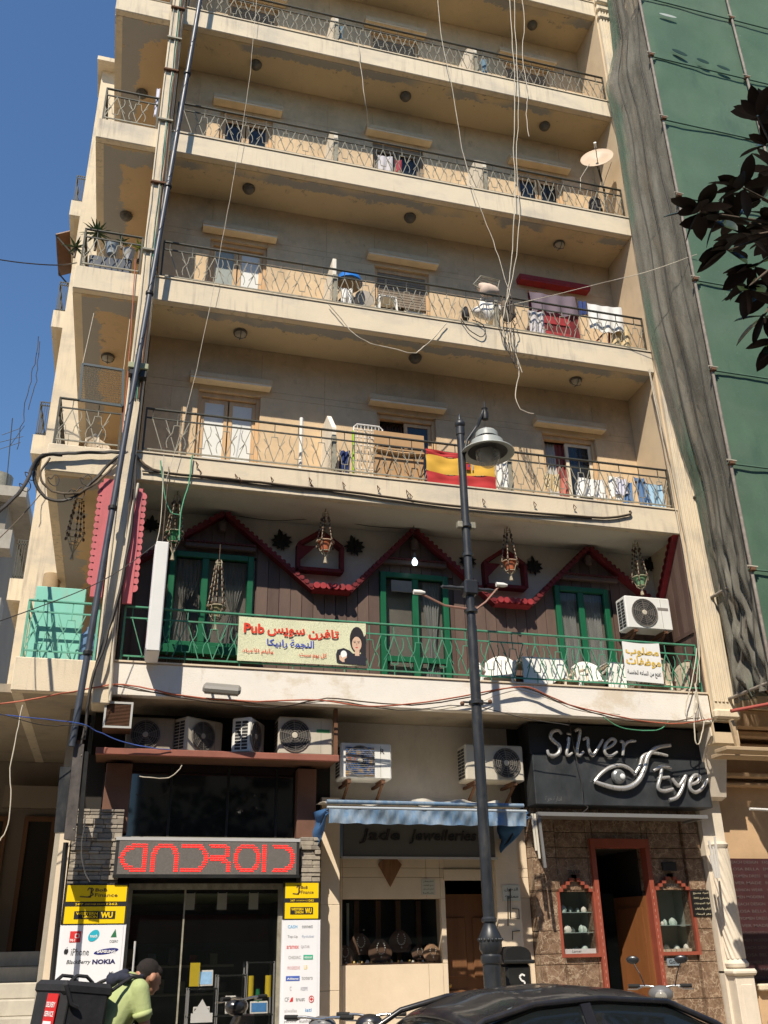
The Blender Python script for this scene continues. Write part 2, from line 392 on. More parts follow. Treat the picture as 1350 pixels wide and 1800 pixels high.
# back wall core (per floor, with openings) and proud panels
WINX = [(3.33,4.33),(6.31,7.35),(9.33,10.37)]
def walled(x0,x1,z0,z1,y,d,holes,cutx=(),cutz=(),gap=0.0):
    """list of solid cells around the holes"""
    xs = sorted(set([x0,x1]+[q for h in holes for q in h[:2]]+list(cutx))); zs = sorted(set([z0,z1]+[q for h in holes for q in h[2:]]+list(cutz)))
    out = []
    for i in range(len(xs)-1):
        col = []
        for j in range(len(zs)-1):
            cx, cz = (xs[i]+xs[i+1])/2, (zs[j]+zs[j+1])/2
            if any(h[0] < cx < h[1] and h[2] < cz < h[3] for h in holes): continue
            out.append((xs[i]+gap, xs[i+1]-gap, zs[j]+gap, zs[j+1]-gap))
    return out
core = MB()
for k in range(2, 7):
    z = ZB[k]
    holes = [(a,b_,z+.17,z+2.21) for a,b_ in WINX]
    for a,b_,c,d in walled(XL, XR, z+.16, ZB[k+1]+.003, B, .2, holes): core.box((a,B,c),(b_,B+.22,d))
    for a,b_,c,d in walled(XL, XR, z+.16, ZB[k+1], B, .2, holes, cutx=(2.9,5.4,8.27), cutz=(z+2.33,)):
        p = MB().bev((a+.0012,B-.018,c+.0012),(b_-.0012,B,d-.0012),.002); p.build('wall_panel', M['wall'], bld)
core.build('wall', M['wall'], bld)
room = MB()
for k in range(1, 7):
    z = ZB[k]; room.box((XL, 2.6, z+.16),(XR, 2.7, ZB[k+1]))
    for x in (5.3, 8.3): room.box((x,B+.22,z+.16),(x+.1,2.6,ZB[k+1]))
room.build('inner_wall', M['wallcream'], bld)
s = MB(); s.box((XF+.2, YB-.1, 4.6),(XR, YB, 23)); s.box((XF,5.0,.1),(XF+.2,YB,23)); s.box((XF+.2,5.0,4.6),(2.3,5.2,23)); s.build('rear_wall', M['wallcream'], bld)

# header ledges, windows
def C2(n,c):
    if n not in M: M[n] = mat(n,c,.35,.1,5,spec=.4)
    return M[n]
def ledge(x0,x1,z,m=None, y=B):
    s = MB(); s.bev((x0,y-.21,z),(x1,y-.019,z+.10),.012)
    le = s.build('lintel_ledge', m or M['wall'], bld)
    MB().box((x0+.015,y-.20,z-.03),(x1-.015,y-.025,z-.001)).build('ledge_underside', m or C2('ledge_bounce_light',(.78,.65,.45)), le)  # paler cream paints bounce light on the underside of the ledge
def window(k, i, style):
    x0, x1 = WINX[i]; z0 = ZB[k]+.17; z1 = ZB[k]+2.21; y = B+.10
    red = style == 'red'
    fm = M['crimson'] if red else M['wood'] if style in ('frosted','tan','striped','blind','net','topslats','glass') else M['cream'] if style=='pale' else M['shutter']
    ledge(x0-.17+(.0 if not red else -.05), x1+.16+(.0 if not red else .06), ZB[k]+2.34, M['crimson_hi'] if red else None)
    f = MB(); t = .06
    f.bev((x0,y-.06,z0),(x0+t,y+.03,z1),.006); f.bev((x1-t,y-.06,z0),(x1,y+.03,z1),.006)
    f.bev((x0+t,y-.06,z1-.09),(x1-t,y+.03,z1),.006); f.bev((x0+t,y-.06,z0),(x1-t,y+.03,z0+.05),.006)
    wn = f.build('window', fm, bld, label={'red':'doorway painted red','striped':'window with striped curtains','blind':'window with slatted blind half lowered','frosted':'double window with white frosted panes'}.get(style))
    xm = (x0+x1)/2; zt = z1-.10
    def leaf(a,b_,yy,pane,cm=None, nm='casement'):
        q = MB(); w_ = .06
        q.bev((a,yy-.02,z0+.05),(a+w_,yy+.02,zt),.004); q.bev((b_-w_,yy-.02,z0+.05),(b_,yy+.02,zt),.004)
        for zz in ((z0+.05),(zt-w_)): q.box((a+w_,yy-.018,zz),(b_-w_,yy+.018,zz+w_))
        q.box((a+w_,yy-.018,z0+.62),(b_-w_,yy+.018,z0+.66))
        q.build(nm, cm or fm, wn)
        MB().box((a+w_,yy-.004,z0+.11),(b_-w_,yy+.004,zt-w_)).build('pane', pane, wn)
    def drape(a,b_,za,zb,yy,m,n=10,nm='curtain',amp=.018):
        MB().sheet(lambda u,v: V((a+(b_-a)*u, yy+amp*sin(u*n*2*pi+v*2)+.01*sin(v*7), za+(zb-za)*v)), n*6, 4, .004).build(nm, m, wn, smooth=60)
    if style == 'frosted':
        leaf(x0+t, xm-.01, y, M['curtain']); leaf(xm+.01, x1-t, y, M['curtain'])
    elif style == 'tan':
        leaf(xm-.02, x1-t, y, M['glass_dk']); drape(x0+t, xm+.05, z0+.1, zt, y+.10, M['curtain_dk'])
    elif style == 'striped':
        leaf(xm-.05, x1-t, y, M['glass_dk'], M['cream']); drape(x0+t+.05, xm-.08, z0, zt, y+.08, M['curtain_grey'], 6); drape(xm-.22, xm+.02, z0, zt, y+.06, M['curtain_red'], 3)
        drape(xm+.12, x1-t, z0, zt, y+.1, M['curtain_dk'], 5); drape(xm+.3, xm+.38, z0, zt, y+.07, M['curtain_red'], 2)
    elif style == 'net':
        leaf(x0+t, xm-.01, y, C2('pane_grey',(.30,.33,.30))); leaf(xm+.01, x1-t, y, M['curtain']); drape(x0+t, x1-t, z0+.05, zt, y+.09, M['curtain'], 9)
    elif style == 'blind':
        for j in range(13):
            zz = zt-.0-j*.055; q = MB(); q.bev((x0+t,y-.055,zz-.05),(x1-t,y-.04,zz),.005); q.build('shutter_slat', M['shutter'], wn)
        leaf(xm+.05, x1-t, y, M['curtain'], M['cream'])
    elif style == 'red':
        q = MB(); q.box((x0+t,y-.03,z0),(x1-t,y,zt)); q.build('door_leaf', M['crimson'], wn)
        for j in range(3): MB().bev((x0+t+.12,y-.05,z0+.15+j*.62),(x1-t-.12,y-.03,z0+.6+j*.62),.01).build('door_panel', M['crimson_hi'], wn)
    else:
        leaf(x0+t, xm-.01, y, M['glass_dk']); leaf(xm+.01, x1-t, y, M['glass_dk'])
        if style == 'darkcurtain': drape(xm, x1-t, z0, zt, y+.1, M['curtain_dk'], 6)
        if style == 'topslats':
            for j in range(6):
                zz = zt-.0-j*.055; MB().bev((x0+t,y-.055,zz-.05),(x1-t,y-.04,zz),.005).build('shutter_slat', M['shutter'], wn)
    # rolling shutter box slot above; its dark brown paints the shaded gap
    MB().box((x0+.0,B-.012,ZB[k]+2.212),(x1,B+.02,ZB[k]+2.328)).build('shutter_box', M['crimson'] if red else C2('gap_shade',(.07,.045,.03)), wn)
    return wn
styles = {2:('frosted','tan','striped'), 3:('net','blind','red'), 4:('glass','darkcurtain','glass'), 5:('topslats','topslats','topslats'), 6:('topslats','glass','topslats')}
for k, st in styles.items():
    for i in range(3): window(k, i, st[i])
# divider fins on the balconies
for k in range(2, 7):
    z = ZB[k]
    for x in ((5.38,8.27) if k != 3 and k != 2 else (5.38,8.27)):
        s = MB(); t = .07
        if k == 3 and x < 6: s.bev((x-.03,.16,z+.16),(x+t-.03,B-.02,z+1.52),.01)
        elif k == 3: s.bev((x-.03,.16,z+.16),(x+t-.03,B-.02,z+.9),.01)
        elif k == 2 and x > 6: s.bev((x-.03,.16,z+.16),(x+t-.03,B-.02,z+1.2),.01)
        else: s.prism([(x-.03,.16,z+.16),(x-.03,B-.02,z+.16),(x-.03,B-.02,z+1.72),(x-.03,.50,z+1.72),(x-.03,.12,z+1.30)],(t,0,0))
        s.build('balcony_divider', M['divider'] if 'divider' in M else M.setdefault('divider', mat('w_divider_white',(.72,.67,.57),.85,.1,3,dirt=(.45,.42,.36),dscale=2.5)), bld)
        MB().box((x-.034,.10,z+.17),(x+t-.026,.158,z+1.13)).build('divider_end_plate', M['iron_pale'], bld)

# ---------------------------------------------------------------- railings
PW = .72
def railing(x0, x1, z, y, mt, mb, label, group='railings along the balconies', ztop=.79, side=None, phase=.0):
    t = thing('balcony_railing', label, 'railing', ((x0+x1)/2, y, z+TH), group)
    ztop_ = z+TH+ztop; zs = ztop_-.155; zl = z+TH+.115
    MB().bev((x0,y-.02,ztop_-.028),(x1,y+.02,ztop_),.006).build('top_rail', mt, t)
    MB().box((x0,y-.010,zs-.02),(x1,y+.010,zs)).build('upper_rail', mt, t)
    MB().box((x0,y-.010,zl-.02),(x1,y+.010,zl)).build('lower_rail', mb, t)
    L0 = world_loc(t)
    for x in (x0+.012, x1-.012): MB().box((x-.014,y-.014,z+TH),(x+.014,y+.014,ztop_-.028)).build('post', mt, t)
    n = int((x1-x0)/(PW/2)); H = (zs-.02)-zl; W = .011
    O_ = Matrix.Translation(L0)
    def mk():
        q = MB(); q.M = O_; return q
    st = mk().box((-W/2,-W/2,0),(W/2,W/2,ztop_-.028-zs)).build('stub', mt, t)
    st2 = mk().box((-W/2,-W/2,-.115),(W/2,W/2,-.02)).build('foot', mb, t)
    def scroll(sg):
        s = mk(); w = .048; h = sg*.085
        s.bar((-w,0,h),(w,0,h), .010); s.bar((0,0,0),(0,0,h), .010)
        for e in (-1,1):
            pts = [(e*w,h),(e*w,h*1.35),(e*w*1.3,sg*H*.42),(e*.125,sg*H*.62),(e*.138,sg*H*.78),(e*.12,sg*H*.93)]
            for a, b_ in zip(pts, pts[1:]): s.bar((a[0],0,a[1]),(b_[0],0,b_[1]), .010)
            s.bar((e*.035+e*.12,0,sg*H*.28),(e*.075,0,sg*H*.52),.009)
        return s
    up = scroll(1).build('scroll', mb, t); dn = scroll(-1).build('scroll', mb, t)
    lg = [mk().bar((-.0,0,0),(e*.17,0,-H),.012).build('bar', mb, t) for e in (-1,1)]
    first = {}
    for i in range(n+1):
        xc = x0+(i+phase)*PW/2; q = xc-L0.x
        if xc > x1-.12: break
        def put(o, zz, xx=q, yy=.0):
            if o not in first: first[o] = 1; o.location = (xx, yy, zz-L0.z)
            else: inst(o, (xx, yy, zz-L0.z), t)
        put(st, zs)
        if i % 2 == 0:
            if x0+.15 < xc < x1-.15: put(up, zl, yy=-.013)
            if xc > x0+.15: put(lg[0], zs-.02)
            if xc < x1-.17: put(lg[1], zs-.02)
            put(st2, zl)
        else:
            if x0+.15 < xc < x1-.15: put(dn, zs-.02, yy=-.013)
            if xc-.17 > x0: put(lg[1], zs-.02, q-.17)
            if xc+.17 < x1: put(lg[0], zs-.02, q+.17)
    if side:
        for yy in (.01,): pass
        s = MB(); xs = x0+.012
        s.box((xs-.014,y+.02,ztop_-.028),(xs+.014,side,ztop_)); s.box((xs-.01,y+.02,zl-.02),(xs+.01,side,zl)); s.box((xs-.01,y+.02,zs-.02),(xs+.01,side,zs))
        yy = y+.25
        while yy < side: s.box((xs-.007,yy,zl),(xs+.007,yy+.014,zs-.02)); yy += .22
        s.build('side_rail', mt, t)
    for o in (st, st2, up, dn, *lg):
        if o not in first: bpy.data.objects.remove(o)
    return t
nm = {1:'green painted railing of the pub balcony, long front run', 2:'dark railing above the pub soffit with a Spanish flag on it',
      3:'railing of the balcony with the blue basin and red doorway', 4:'railing of the balcony with the satellite dish at its right end',
      5:'topmost whole front railing, above the row with the satellite dish', 6:'railing cut by the top edge of the photo at right'}
for k in range(1, 7):
    railing(XL+.06, XR-.03, ZB[k], .07, M['green_iron'] if k == 1 else M['iron'], M['green_iron'] if k == 1 else M['iron_pale'], nm[k], phase=.3)
nm = {1:'short teal railing in front of the turquoise board, left of the pillar', 2:'short dark railing left of the pillar with the hanging mesh frame above',
      3:'short railing left of the pillar with the yucca planter', 4:'short railing left of the pillar, one floor above the yucca',
      5:'short railing left of the pillar at the top edge of the photo'}
for k in range(1, 6):
    railing(XF+.05, 2.24, ZB[k], .07, M['teal_iron'] if k == 1 else M['iron'], M['teal_iron'] if k == 1 else M['iron_pale'], nm[k], 'railings of the side gallery', side=4.8, phase=.55)

# soffit lamps
def soffit_lamp(x,y,z,label,cage):
    t = thing('ceiling_lamp', label, 'ceiling lamp', (x,y,z-.12), 'round lamps under the balconies')
    MB().lathe([(.0,0),(.105,0),(.115,-.02),(.11,-.045),(.0,-.045)][::-1], (x,y,z+.003), 20).build('lamp_base', M['lampgrey'], t, smooth=30)
    MB().lathe([(.0,-.12),(.05,-.115),(.085,-.09),(.097,-.045),(.0,-.045)], (x,y,z+.001), 20).build('lamp_glass', M['ac'] if cage else M['lampgrey'], t, smooth=40)
    if cage:
        s = MB()
        s.tube([(x-.1,y,z-.04),(x-.08,y,z-.10),(x,y,z-.13),(x+.08,y,z-.10),(x+.1,y,z-.04)],.008,5); s.tube([(x,y-.1,z-.04),(x,y-.08,z-.10),(x,y,z-.13),(x,y+.08,z-.10),(x,y+.1,z-.04)],.008,5)
        s.build('lamp_cage', M['lampgrey'], t)
side = {3.9:'left', 6.88:'middle', 9.88:'right'}
fl = {3:'just above the windows behind the Spanish flag', 4:'just above the red doorway row', 5:'just above the satellite dish row', 6:'under the balcony at the photo\'s top edge'}
for k in (3,4,5,6):
    for x, sn in side.items():
        if k == 6 and x < 9: continue
        soffit_lamp(x, .53, ZB[k], f'round soffit lamp, {sn} one of the row {fl[k]}', (k, sn) in ((4,'right'),(3,'left'),(3,'right'),(6,'x')))
for k, s_ in ((3,'above the hanging mesh frame'),(4,'above the yucca planter'),(5,'near the top of the side gallery')):
    soffit_lamp(1.82, 1.75, ZB[k], 'round soffit lamp of the left side gallery, '+s_, k == 3)

# ---------------------------------------------------------------- rear wing seen past the left corner
YW = 5.6
wing = thing('rear_wing', 'rear wing of the cream block stepping back on the left, with small balconies', 'building', (0.2, YW, 0))
xp0 = at(143,367,y=4.9)[0]
s = MB(); s.box((xp0,4.85,4.9),(XF-.003,5.6,at(188,121,y=4.9)[2])); s.build('pier', M['cream'], wing)
zt_ = at(185,122,y=4.8)[2]; s = MB(); s.bev((xp0-.12,4.55,zt_),(XF+.6,5.7,zt_+.14),.01); s.build('roof_slab', M['cream'], wing)
xw0 = at(125,355,y=YW)[0]; xw1 = xp0+.1
for k in range(2,6):
    z = ZB[k]
    s = MB(); s.box((xw0,YW,z),(xp0-.002,YW+.12,z+TH)); s.box((xw0,YW+.12,z),(xw0+.1,9.5,z+TH)); s.build('balcony_fascia', M['cream'], wing)
    s = MB(); s.box((xw0+.1,YW+.12,z),(xw1,9.5,z+.15)); s.build('balcony_floor', M['soffit'], wing)
    r = MB(); zz = z+TH
    for h in (.05,.72,.8): r.box((xw0+.03,YW+.05,zz+h),(xp0-.02,YW+.07,zz+h+.02))
    for j in range(7):
        x = xw0+.03+j*(xp0-.05-xw0)/6; r.box((x,YW+.05,zz),(x+.016,YW+.066,zz+.8))
    yy = YW+.3
    for h in (.05,.72,.8): r.box((xw0+.03,YW+.07,zz+h),(xw0+.05,9.4,zz+h+.02))
    while yy < 9.4: r.box((xw0+.03,yy,zz),(xw0+.045,yy+.015,zz+.8)); yy += .3
    r.build('railing', M['iron'], wing)
s = MB(); s.box((xw0+.55,8.2,0.2),(xw1+.8,9.5,19.5)); s.box((xp0+.02,5.6,.2),(XF,9.5,19.5)); s.build('wall', M['wallcream'], wing)
# awning scraps and bundled cloth hanging outside the wing
for (px,py,qx,qy,lb) in ():
    a = at(px,py,y=6.4); b_ = at(qx,qy,y=6.4)
    t = thing('canvas_awning', lb, 'awning', b_, 'canvas awnings on the rear wing')
    MB().sheet(lambda u,v: a.lerp(b_, v)+V((.10*u+.02*sin(v*9), -.15*u+.03*sin(v*13+u*4), -.12*u*u)), 6, 14, .02).build('canvas', M['shutter'], t, smooth=50)
    MB().tube([a,b_],.03,6).build('arm', M['iron'], t)
t = thing('canvas_awning','small dark brown awning jutting from the rear wing against the sky','awning',(xw0-.3,7.5,16.2))
zq = at(100,440,y=7.5).z
MB().sheet(lambda u,v: V((xw0+.05-.45*u, 6.9+1.6*v, zq+.25-.25*u-.04*sin(v*pi))), 8, 8, .03).build('canvas', M['wood_dk'], t, smooth=50)
MB().tube([(xw0+.05,6.95,zq-.5),(xw0-.40,6.95,zq)],.02,6).build('arm', M['iron'], t)
MB().tube([(xw0+.05,8.4,zq-.5),(xw0-.40,8.4,zq)],.02,6).build('arm', M['iron'], t)
# stone-clad round column and corner at pub level
cx = (at(60,1100,y=4.2)[0]+at(95,1100,y=4.2)[0])/2
t = thing('round_column', 'round tan stone column with pale joints behind the teal railing', 'column', (cx, 4.4, 4.7))
zc0 = 4.75
i = 0
while zc0 < 7.6:
    MB().lathe([(.135,0),(.15,.012),(.15,.29),(.135,.302)],(cx,4.4,zc0),18).build('stone_drum', M['stonecol'] if 'stonecol' in M else M.setdefault('stonecol', mat('tan_stone',(.36,.26,.15),.8,.15,6,bump=.3)), t, smooth=30); zc0 += .303
s = MB(); s.lathe([(.131,0),(.131,2.95)],(cx,4.4,4.72),18).build('joint_core', M['cream'], t, smooth=30)
# ---------------------------------------------------------------- lettering
AR = {}
for ch, c, n in (('ا',0xFE8D,2),('أ',0xFE83,2),('ب',0xFE8F,4),('ة',0xFE93,2),('ت',0xFE95,4),('ج',0xFE9D,4),('ح',0xFEA1,4),('خ',0xFEA5,4),
    ('د',0xFEA9,2),('ر',0xFEAD,2),('ز',0xFEAF,2),('س',0xFEB1,4),('ش',0xFEB5,4),('ص',0xFEB9,4),('ض',0xFEBD,4),('ط',0xFEC1,4),('ظ',0xFEC5,4),('ع',0xFEC9,4),
    ('ف',0xFED1,4),('ق',0xFED5,4),('ك',0xFED9,4),('ل',0xFEDD,4),('م',0xFEE1,4),('ن',0xFEE5,4),('ه',0xFEE9,4),('و',0xFEED,2),('ي',0xFEF1,4),
    ('\uE001',0xFEFB,2),('\uE002',0xFEF7,2)): AR[ch] = (c, n)
def arabic(s):
    s = s.replace('لا','\uE001').replace('لأ','\uE002'); out = ''
    for w_ in [s]:
        for i, ch in enumerate(w_):
            if ch not in AR: out += ch; continue
            c, n = AR[ch]
            pj = i > 0 and w_[i-1] in AR and AR[w_[i-1]][1] == 4
            nj = n == 4 and i+1 < len(w_) and w_[i+1] in AR
            out += chr(c + ((3 if nj else 1) if pj else (2 if nj else 0)))
    return out[::-1]
def text_mesh(s, bold=0, res=2):
    cu = bpy.data.curves.new('t', 'FONT'); cu.body = s; cu.resolution_u = res; cu.offset = bold; cu.size = 1
    o = bpy.data.objects.new('t', cu); me = o.to_mesh()
    vs = [v.co.copy() for v in me.vertices]; fs = [tuple(p.vertices) for p in me.polygons]
    o.to_mesh_clear(); bpy.data.objects.remove(o); bpy.data.curves.remove(cu); return vs, fs
def letters(parent, s, o, w_, h, m, u=(1,0,0), v=(0,0,1), depth=.004, bold=0, shear=0, name='lettering', extr=0, ar=False, mb=None, mirror=False):
    """text filling a box of width w_, height h whose lower left corner is o, on plane u,v (normal = u x v)"""
    if ar: s = arabic(s)
    vs, fs = text_mesh(s, bold)
    if not vs: return
    x0 = min(p.x for p in vs); x1 = max(p.x for p in vs); y0 = min(p.y for p in vs); y1 = max(p.y for p in vs)
    o, u, v = V(o), V(u).normalized(), V(v).normalized(); n = u.cross(v)
    P = []
    for p in vs:
        a = (p.x-x0)/(x1-x0)*w_; b_ = (p.y-y0)/(y1-y0)*h
        P.append(o+u*(a+shear*b_)+v*b_+n*depth)
    q = mb or MB(); q.add(P, fs)
    if extr:
        # side walls for raised letters: boundary edges
        ec = {}
        for f in fs:
            for a, b_ in zip(f, f[1:]+f[:1]): ec[(a,b_)] = 1
        bd = [e for e in ec if (e[1],e[0]) not in ec]
        q.add([p for e in bd for p in (P[e[0]],P[e[1]],P[e[1]]-n*extr,P[e[0]]-n*extr)], [(4*i+3,4*i+2,4*i+1,4*i) for i in range(len(bd))])
    if mb is None: return q.build(name, m, parent)
def C(name, c, r=.6, **k):
    if name not in M: M[name] = mat(name, c, r, .04, 3, **k)
    return M[name]
# ================================================================ Swiss-chalet pub front on the first balcony
z1f = ZB[1]+.16; ytop = ZB[2]
pub = thing('pub_front', 'dark brown plank pub front with three crimson gables and green windows behind the first balcony', 'shopfront', (6.8, B, z1f))
s = MB(); s.box((XL,B,z1f),(XR,B+.2,ytop))
for x0,x1 in ((2.49,11.15),): pass
s.build('wall', M['white_wall'], pub)
YP = .87
prof = [(XL,6.60),(3.85,7.60),(5.20,6.50),(5.78,6.50),(6.83,7.62),(8.12,6.50),(8.72,6.50),(9.86,7.60),(XR,6.55)]
def pz(x):
    for (a,b_),(c,d) in zip(prof, prof[1:]):
        if a <= x <= c: return b_+(d-b_)*(x-a)/(c-a)
    return 6.5
g3 = [at(985,1035,y=YP), at(1088,1150,y=YP)]
OP = [(3.10,4.33,5.52,6.98), (6.28,7.38,z1f,6.92), (9.20,10.16,5.30,6.93)]
x = XL; j = 0
while x < XR-.02:
    x2 = min(x+.172, XR); spans = [(z1f+.0, None)]
    mid = (x+x2)/2
    for a,b_,c,d in OP:
        if a-.02 < mid < b_+.02: spans = ([(z1f, c)] if c > z1f+.1 else []) + [(d, None)]
    for lo, hi in spans:
        yo = random.uniform(-.004,.004)
        za = hi if hi else pz(x+.004); zb_ = hi if hi else pz(x2-.004)
        if min(za,zb_) < lo+.02: continue
        MB().pxz([(x+.004,lo),(x2-.004,lo),(x2-.004,zb_),(x+.004,za)], YP+yo, YP+.03+yo).build('plank', M['plank'] if (j*7)%3 else M['plank2'], pub)
    x = x2; j += 1
s = MB()
for (a,b_),(c,d) in zip(prof, prof[1:]):
    n = max(1, int((c-a)/.1))
    for i in range(n):
        xa, xb = a+(c-a)*i/n, a+(c-a)*(i+1)/n
        xm = (xa+xb)/2
        lo = z1f
        for o_ in OP:
            if o_[0] < xm < o_[1]: lo = o_[3]
        s.pxz([(xa,lo),(xb,lo),(xb,pz(xb)-.02),(xa,pz(xa)-.02)], YP+.035, B)
s.build('backing_board', M['plank2'], pub)
# crimson barge boards with scalloped tiles
for (a,b_),(c,d) in zip(prof, prof[1:]):
    e = V((c-a,0,d-b_)); L_ = e.length; e.normalize(); up = V((-e.z,0,e.x))
    flat = abs(d-b_) < .01
    P = V((a,0,b_)); y0, y1 = (YP-.20, YP+.05) if flat else (YP-.15, YP+.05)
    s = MB(); s.prism([P+V((0,y0,0))-up*.02, P+e*L_+V((0,y0,0))-up*.02, P+e*L_+V((0,y0,0))+up*.04, P+V((0,y0,0))+up*.04],(0,y1-y0,0))
    s.build('barge_board', M['crimson_hi'] if flat else M['crimson'], pub)
    n = int(L_/.09); s = MB()
    for i in range(n):
        c0 = P+e*((i+.5)*L_/n)+V((0,y0-.012,0))+up*.03
        s.lathe([(.034,0),(.034,y1-y0+.02)], c0, 10, axis='y')
    s.build('scalloped_tiles', M['crimson'] if not flat else M['crimson_hi'], pub, smooth=30)
    if flat:
        s = MB()
        for i in range(6): s.lathe([(.05,0),(.05,.22)], P+e*((i+.5)*L_/6)+V((0,y0-.05,.03)), 10, axis='y')
        s.build('ridge_tiles', M['crimson_hi'], pub, smooth=30)
# small hoods with wavy edge under each gable
for xc, wd in ((3.82,1.05),(6.83,1.05),(9.84,1.0)):
    s = MB(); s.bev((xc-wd/2,YP-.10,7.04),(xc+wd/2,YP-.003,7.12),.01); s.build('porch_beam', M['plank2'], pub)
    s = MB(); n = 18
    for i in range(n):
        x = xc-wd/2+(i+.5)*wd/n; s.lathe([(wd/n/2,0),(wd/n/2,.12)],(x,YP-.125,7.125),8,axis='y',sy=.6)
    s.build('wavy_tiles', mat('dark_tile_edge',(.085,.02,.02),.7) if 'x' else None, pub, smooth=30)
    s = MB(); s.lathe([(.0,0),(.05,.02),(.07,.1),(.05,.17),(.0,.2)],(xc,YP-.1,7.30),10); s.build('gable_boss', M['plank2'], pub, smooth=30)
# green windows / door
def gframe(x0,x1,z0,z1,mull,sill,door=False):
    f = MB(); y = YP-.02; t = .09
    f.bev((x0,y-.03,z0),(x0+t,y+.08,z1),.008); f.bev((x1-t,y-.03,z0),(x1,y+.08,z1),.008); f.bev((x0+t,y-.03,z1-t),(x1-t,y+.08,z1),.008); f.bev((x0+t,y-.03,z0),(x1-t,y+.08,z0+t),.008)
    for m_ in mull: f.bev((m_-.05,y-.02,z0+t),(m_+.05,y+.06,z1-t),.008)
    if door: f.box((x0+t,y-.01,z0+.75),(x1-t,y+.05,z0+.83))
    wn = f.build('window' if not door else 'door', M['green_w'], pub)
    if sill: MB().bev((x0-.12,y-.16,z0-.13),(x1+.12,y-.033,z0-.0),.01).build('sill', M['green_w'], wn)
    xs = [x0+t]+[q for m_ in mull for q in (m_-.05,m_+.05)]+[x1-t]
    for a,b_ in zip(xs[::2], xs[1::2]): MB().box((a,y+.02,z0+t),(b_,y+.026,z1-t)).build('pane', M['glass'], wn)
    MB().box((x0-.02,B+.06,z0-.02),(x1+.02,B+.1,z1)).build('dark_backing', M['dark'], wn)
    return wn
def tied(a,b_,z0,z1,y,m,wn,tie=.45,pull=.5,side=0):
    def fn(u,v):
        z = z0+(z1-z0)*v; q = abs(v-tie)
        nar = 1-pull*max(0,1-q/.38)**1.3; c = (a+b_)/2+side*(b_-a)*.25*(1-nar)/pull if pull else 0
        c = (a+b_)/2 + side*(b_-a)*.5*(1-nar)
        return V((c+(u-.5)*(b_-a)*nar, y+.02*sin(u*38)+.008*sin(u*90+v*4), z))
    MB().sheet(fn, 40, 14, .004).build('curtain', m, wn, smooth=60)
w1 = gframe(3.10,4.33,5.52,6.98,(3.62,),True)
tied(3.20,3.55,5.62,6.88,YP+.07,M['curtain_grey'],w1,.42,.78,-.1); tied(3.88,4.22,5.62,6.88,YP+.07,M['curtain_grey'],w1,.42,.78,.1)
d1 = gframe(6.28,7.38,z1f,6.92,(6.84,),False,True)
tied(6.98,7.26,z1f+.1,6.82,YP+.06,M['curtain'],d1,.48,.7)
MB().box((6.45,YP-.06,6.60),(6.78,YP-.03,6.78)).build('vent_louvre', M['grille_g'], d1)
w3 = gframe(9.20,10.16,5.30,6.93,(9.66,),False)
tied(9.31,9.59,5.4,6.85,YP+.07,M['curtain'],w3,.5,.05); tied(9.74,10.04,5.4,6.85,YP+.07,M['curtain'],w3,.5,.05)
# right side wall: planks and raking board
a1 = at(1188,945,x=XR-.03); a2 = at(1163,1065,x=XR-.03)
slope = (a2.z-a1.z)/(a2.y-a1.y)
y = .02; j = 0
while y < .85:
    y2 = min(y+.14,.87); zt = lambda q: min(ytop-.01, a1.z+(q-a1.y)*slope)
    s = MB(); s.prism([(XR-.03,y+.004,z1f),(XR-.03,y2-.004,z1f),(XR-.03,y2-.004,zt(y2)),(XR-.03,y+.004,zt(y))],(.027,0,0)); s.build('plank', M['plank'] if j%2 else M['plank2'], pub); y = y2; j += 1
s = MB(); b1 = V((XR-.06, a1.y-.05, a1.z+.06)); b2 = V((XR-.06, .86, a1.z+(.86-a1.y)*slope)); s.bar(b1,b2,.10,.12,up=(1,0,0)); s.build('barge_board', M['crimson_hi'], pub)
s = MB()
for i in range(11):
    c0 = b1.lerp(b2,(i+.5)/11)+V((-.06,.0,.06)); s.lathe([(.05,0),(.05,.12)], c0, 8, axis='x')
s.build('scalloped_tiles', M['crimson_hi'], pub, smooth=30)
MB().box((XR-.05,.03,6.0),(XR-.031,.86,6.06)).build('batten', M['plank2'], pub)
# faded pink scalloped boards either side of the pillar
for sx, lb, x0, x1, zt_, zb_ in ((-1,'faded pink scalloped board left of the pillar, scallops facing the side gallery',2.09,2.245,7.60,5.86),(1,'faded pink scalloped board right of the pillar, scallops facing the pub',2.50,2.63,7.50,5.80)):
    t = thing('scalloped_board', lb, 'board', ((x0+x1)/2,-.02,zb_), 'pink scalloped boards by the pillar')
    MB().bev((x0,-.05,zb_),(x1,-.01,zt_),.005).build('board', M['pink'], t)
    s = MB(); n = 15; ex = x0 if sx < 0 else x1
    for i in range(n): s.lathe([(.062,0),(.062,.03)],(ex,-.045,zb_+.2+(i+.3)*(zt_-zb_-.25)/n),12,axis='y',sx=1.0)
    s.build('scallops', M['pink'], t, smooth=30)
    MB().box((x1-.0 if sx<0 else x0-.02,-.01,zb_),(x1+.015 if sx<0 else x0,.3,zt_)).build('side_board', M['plank2'], t)

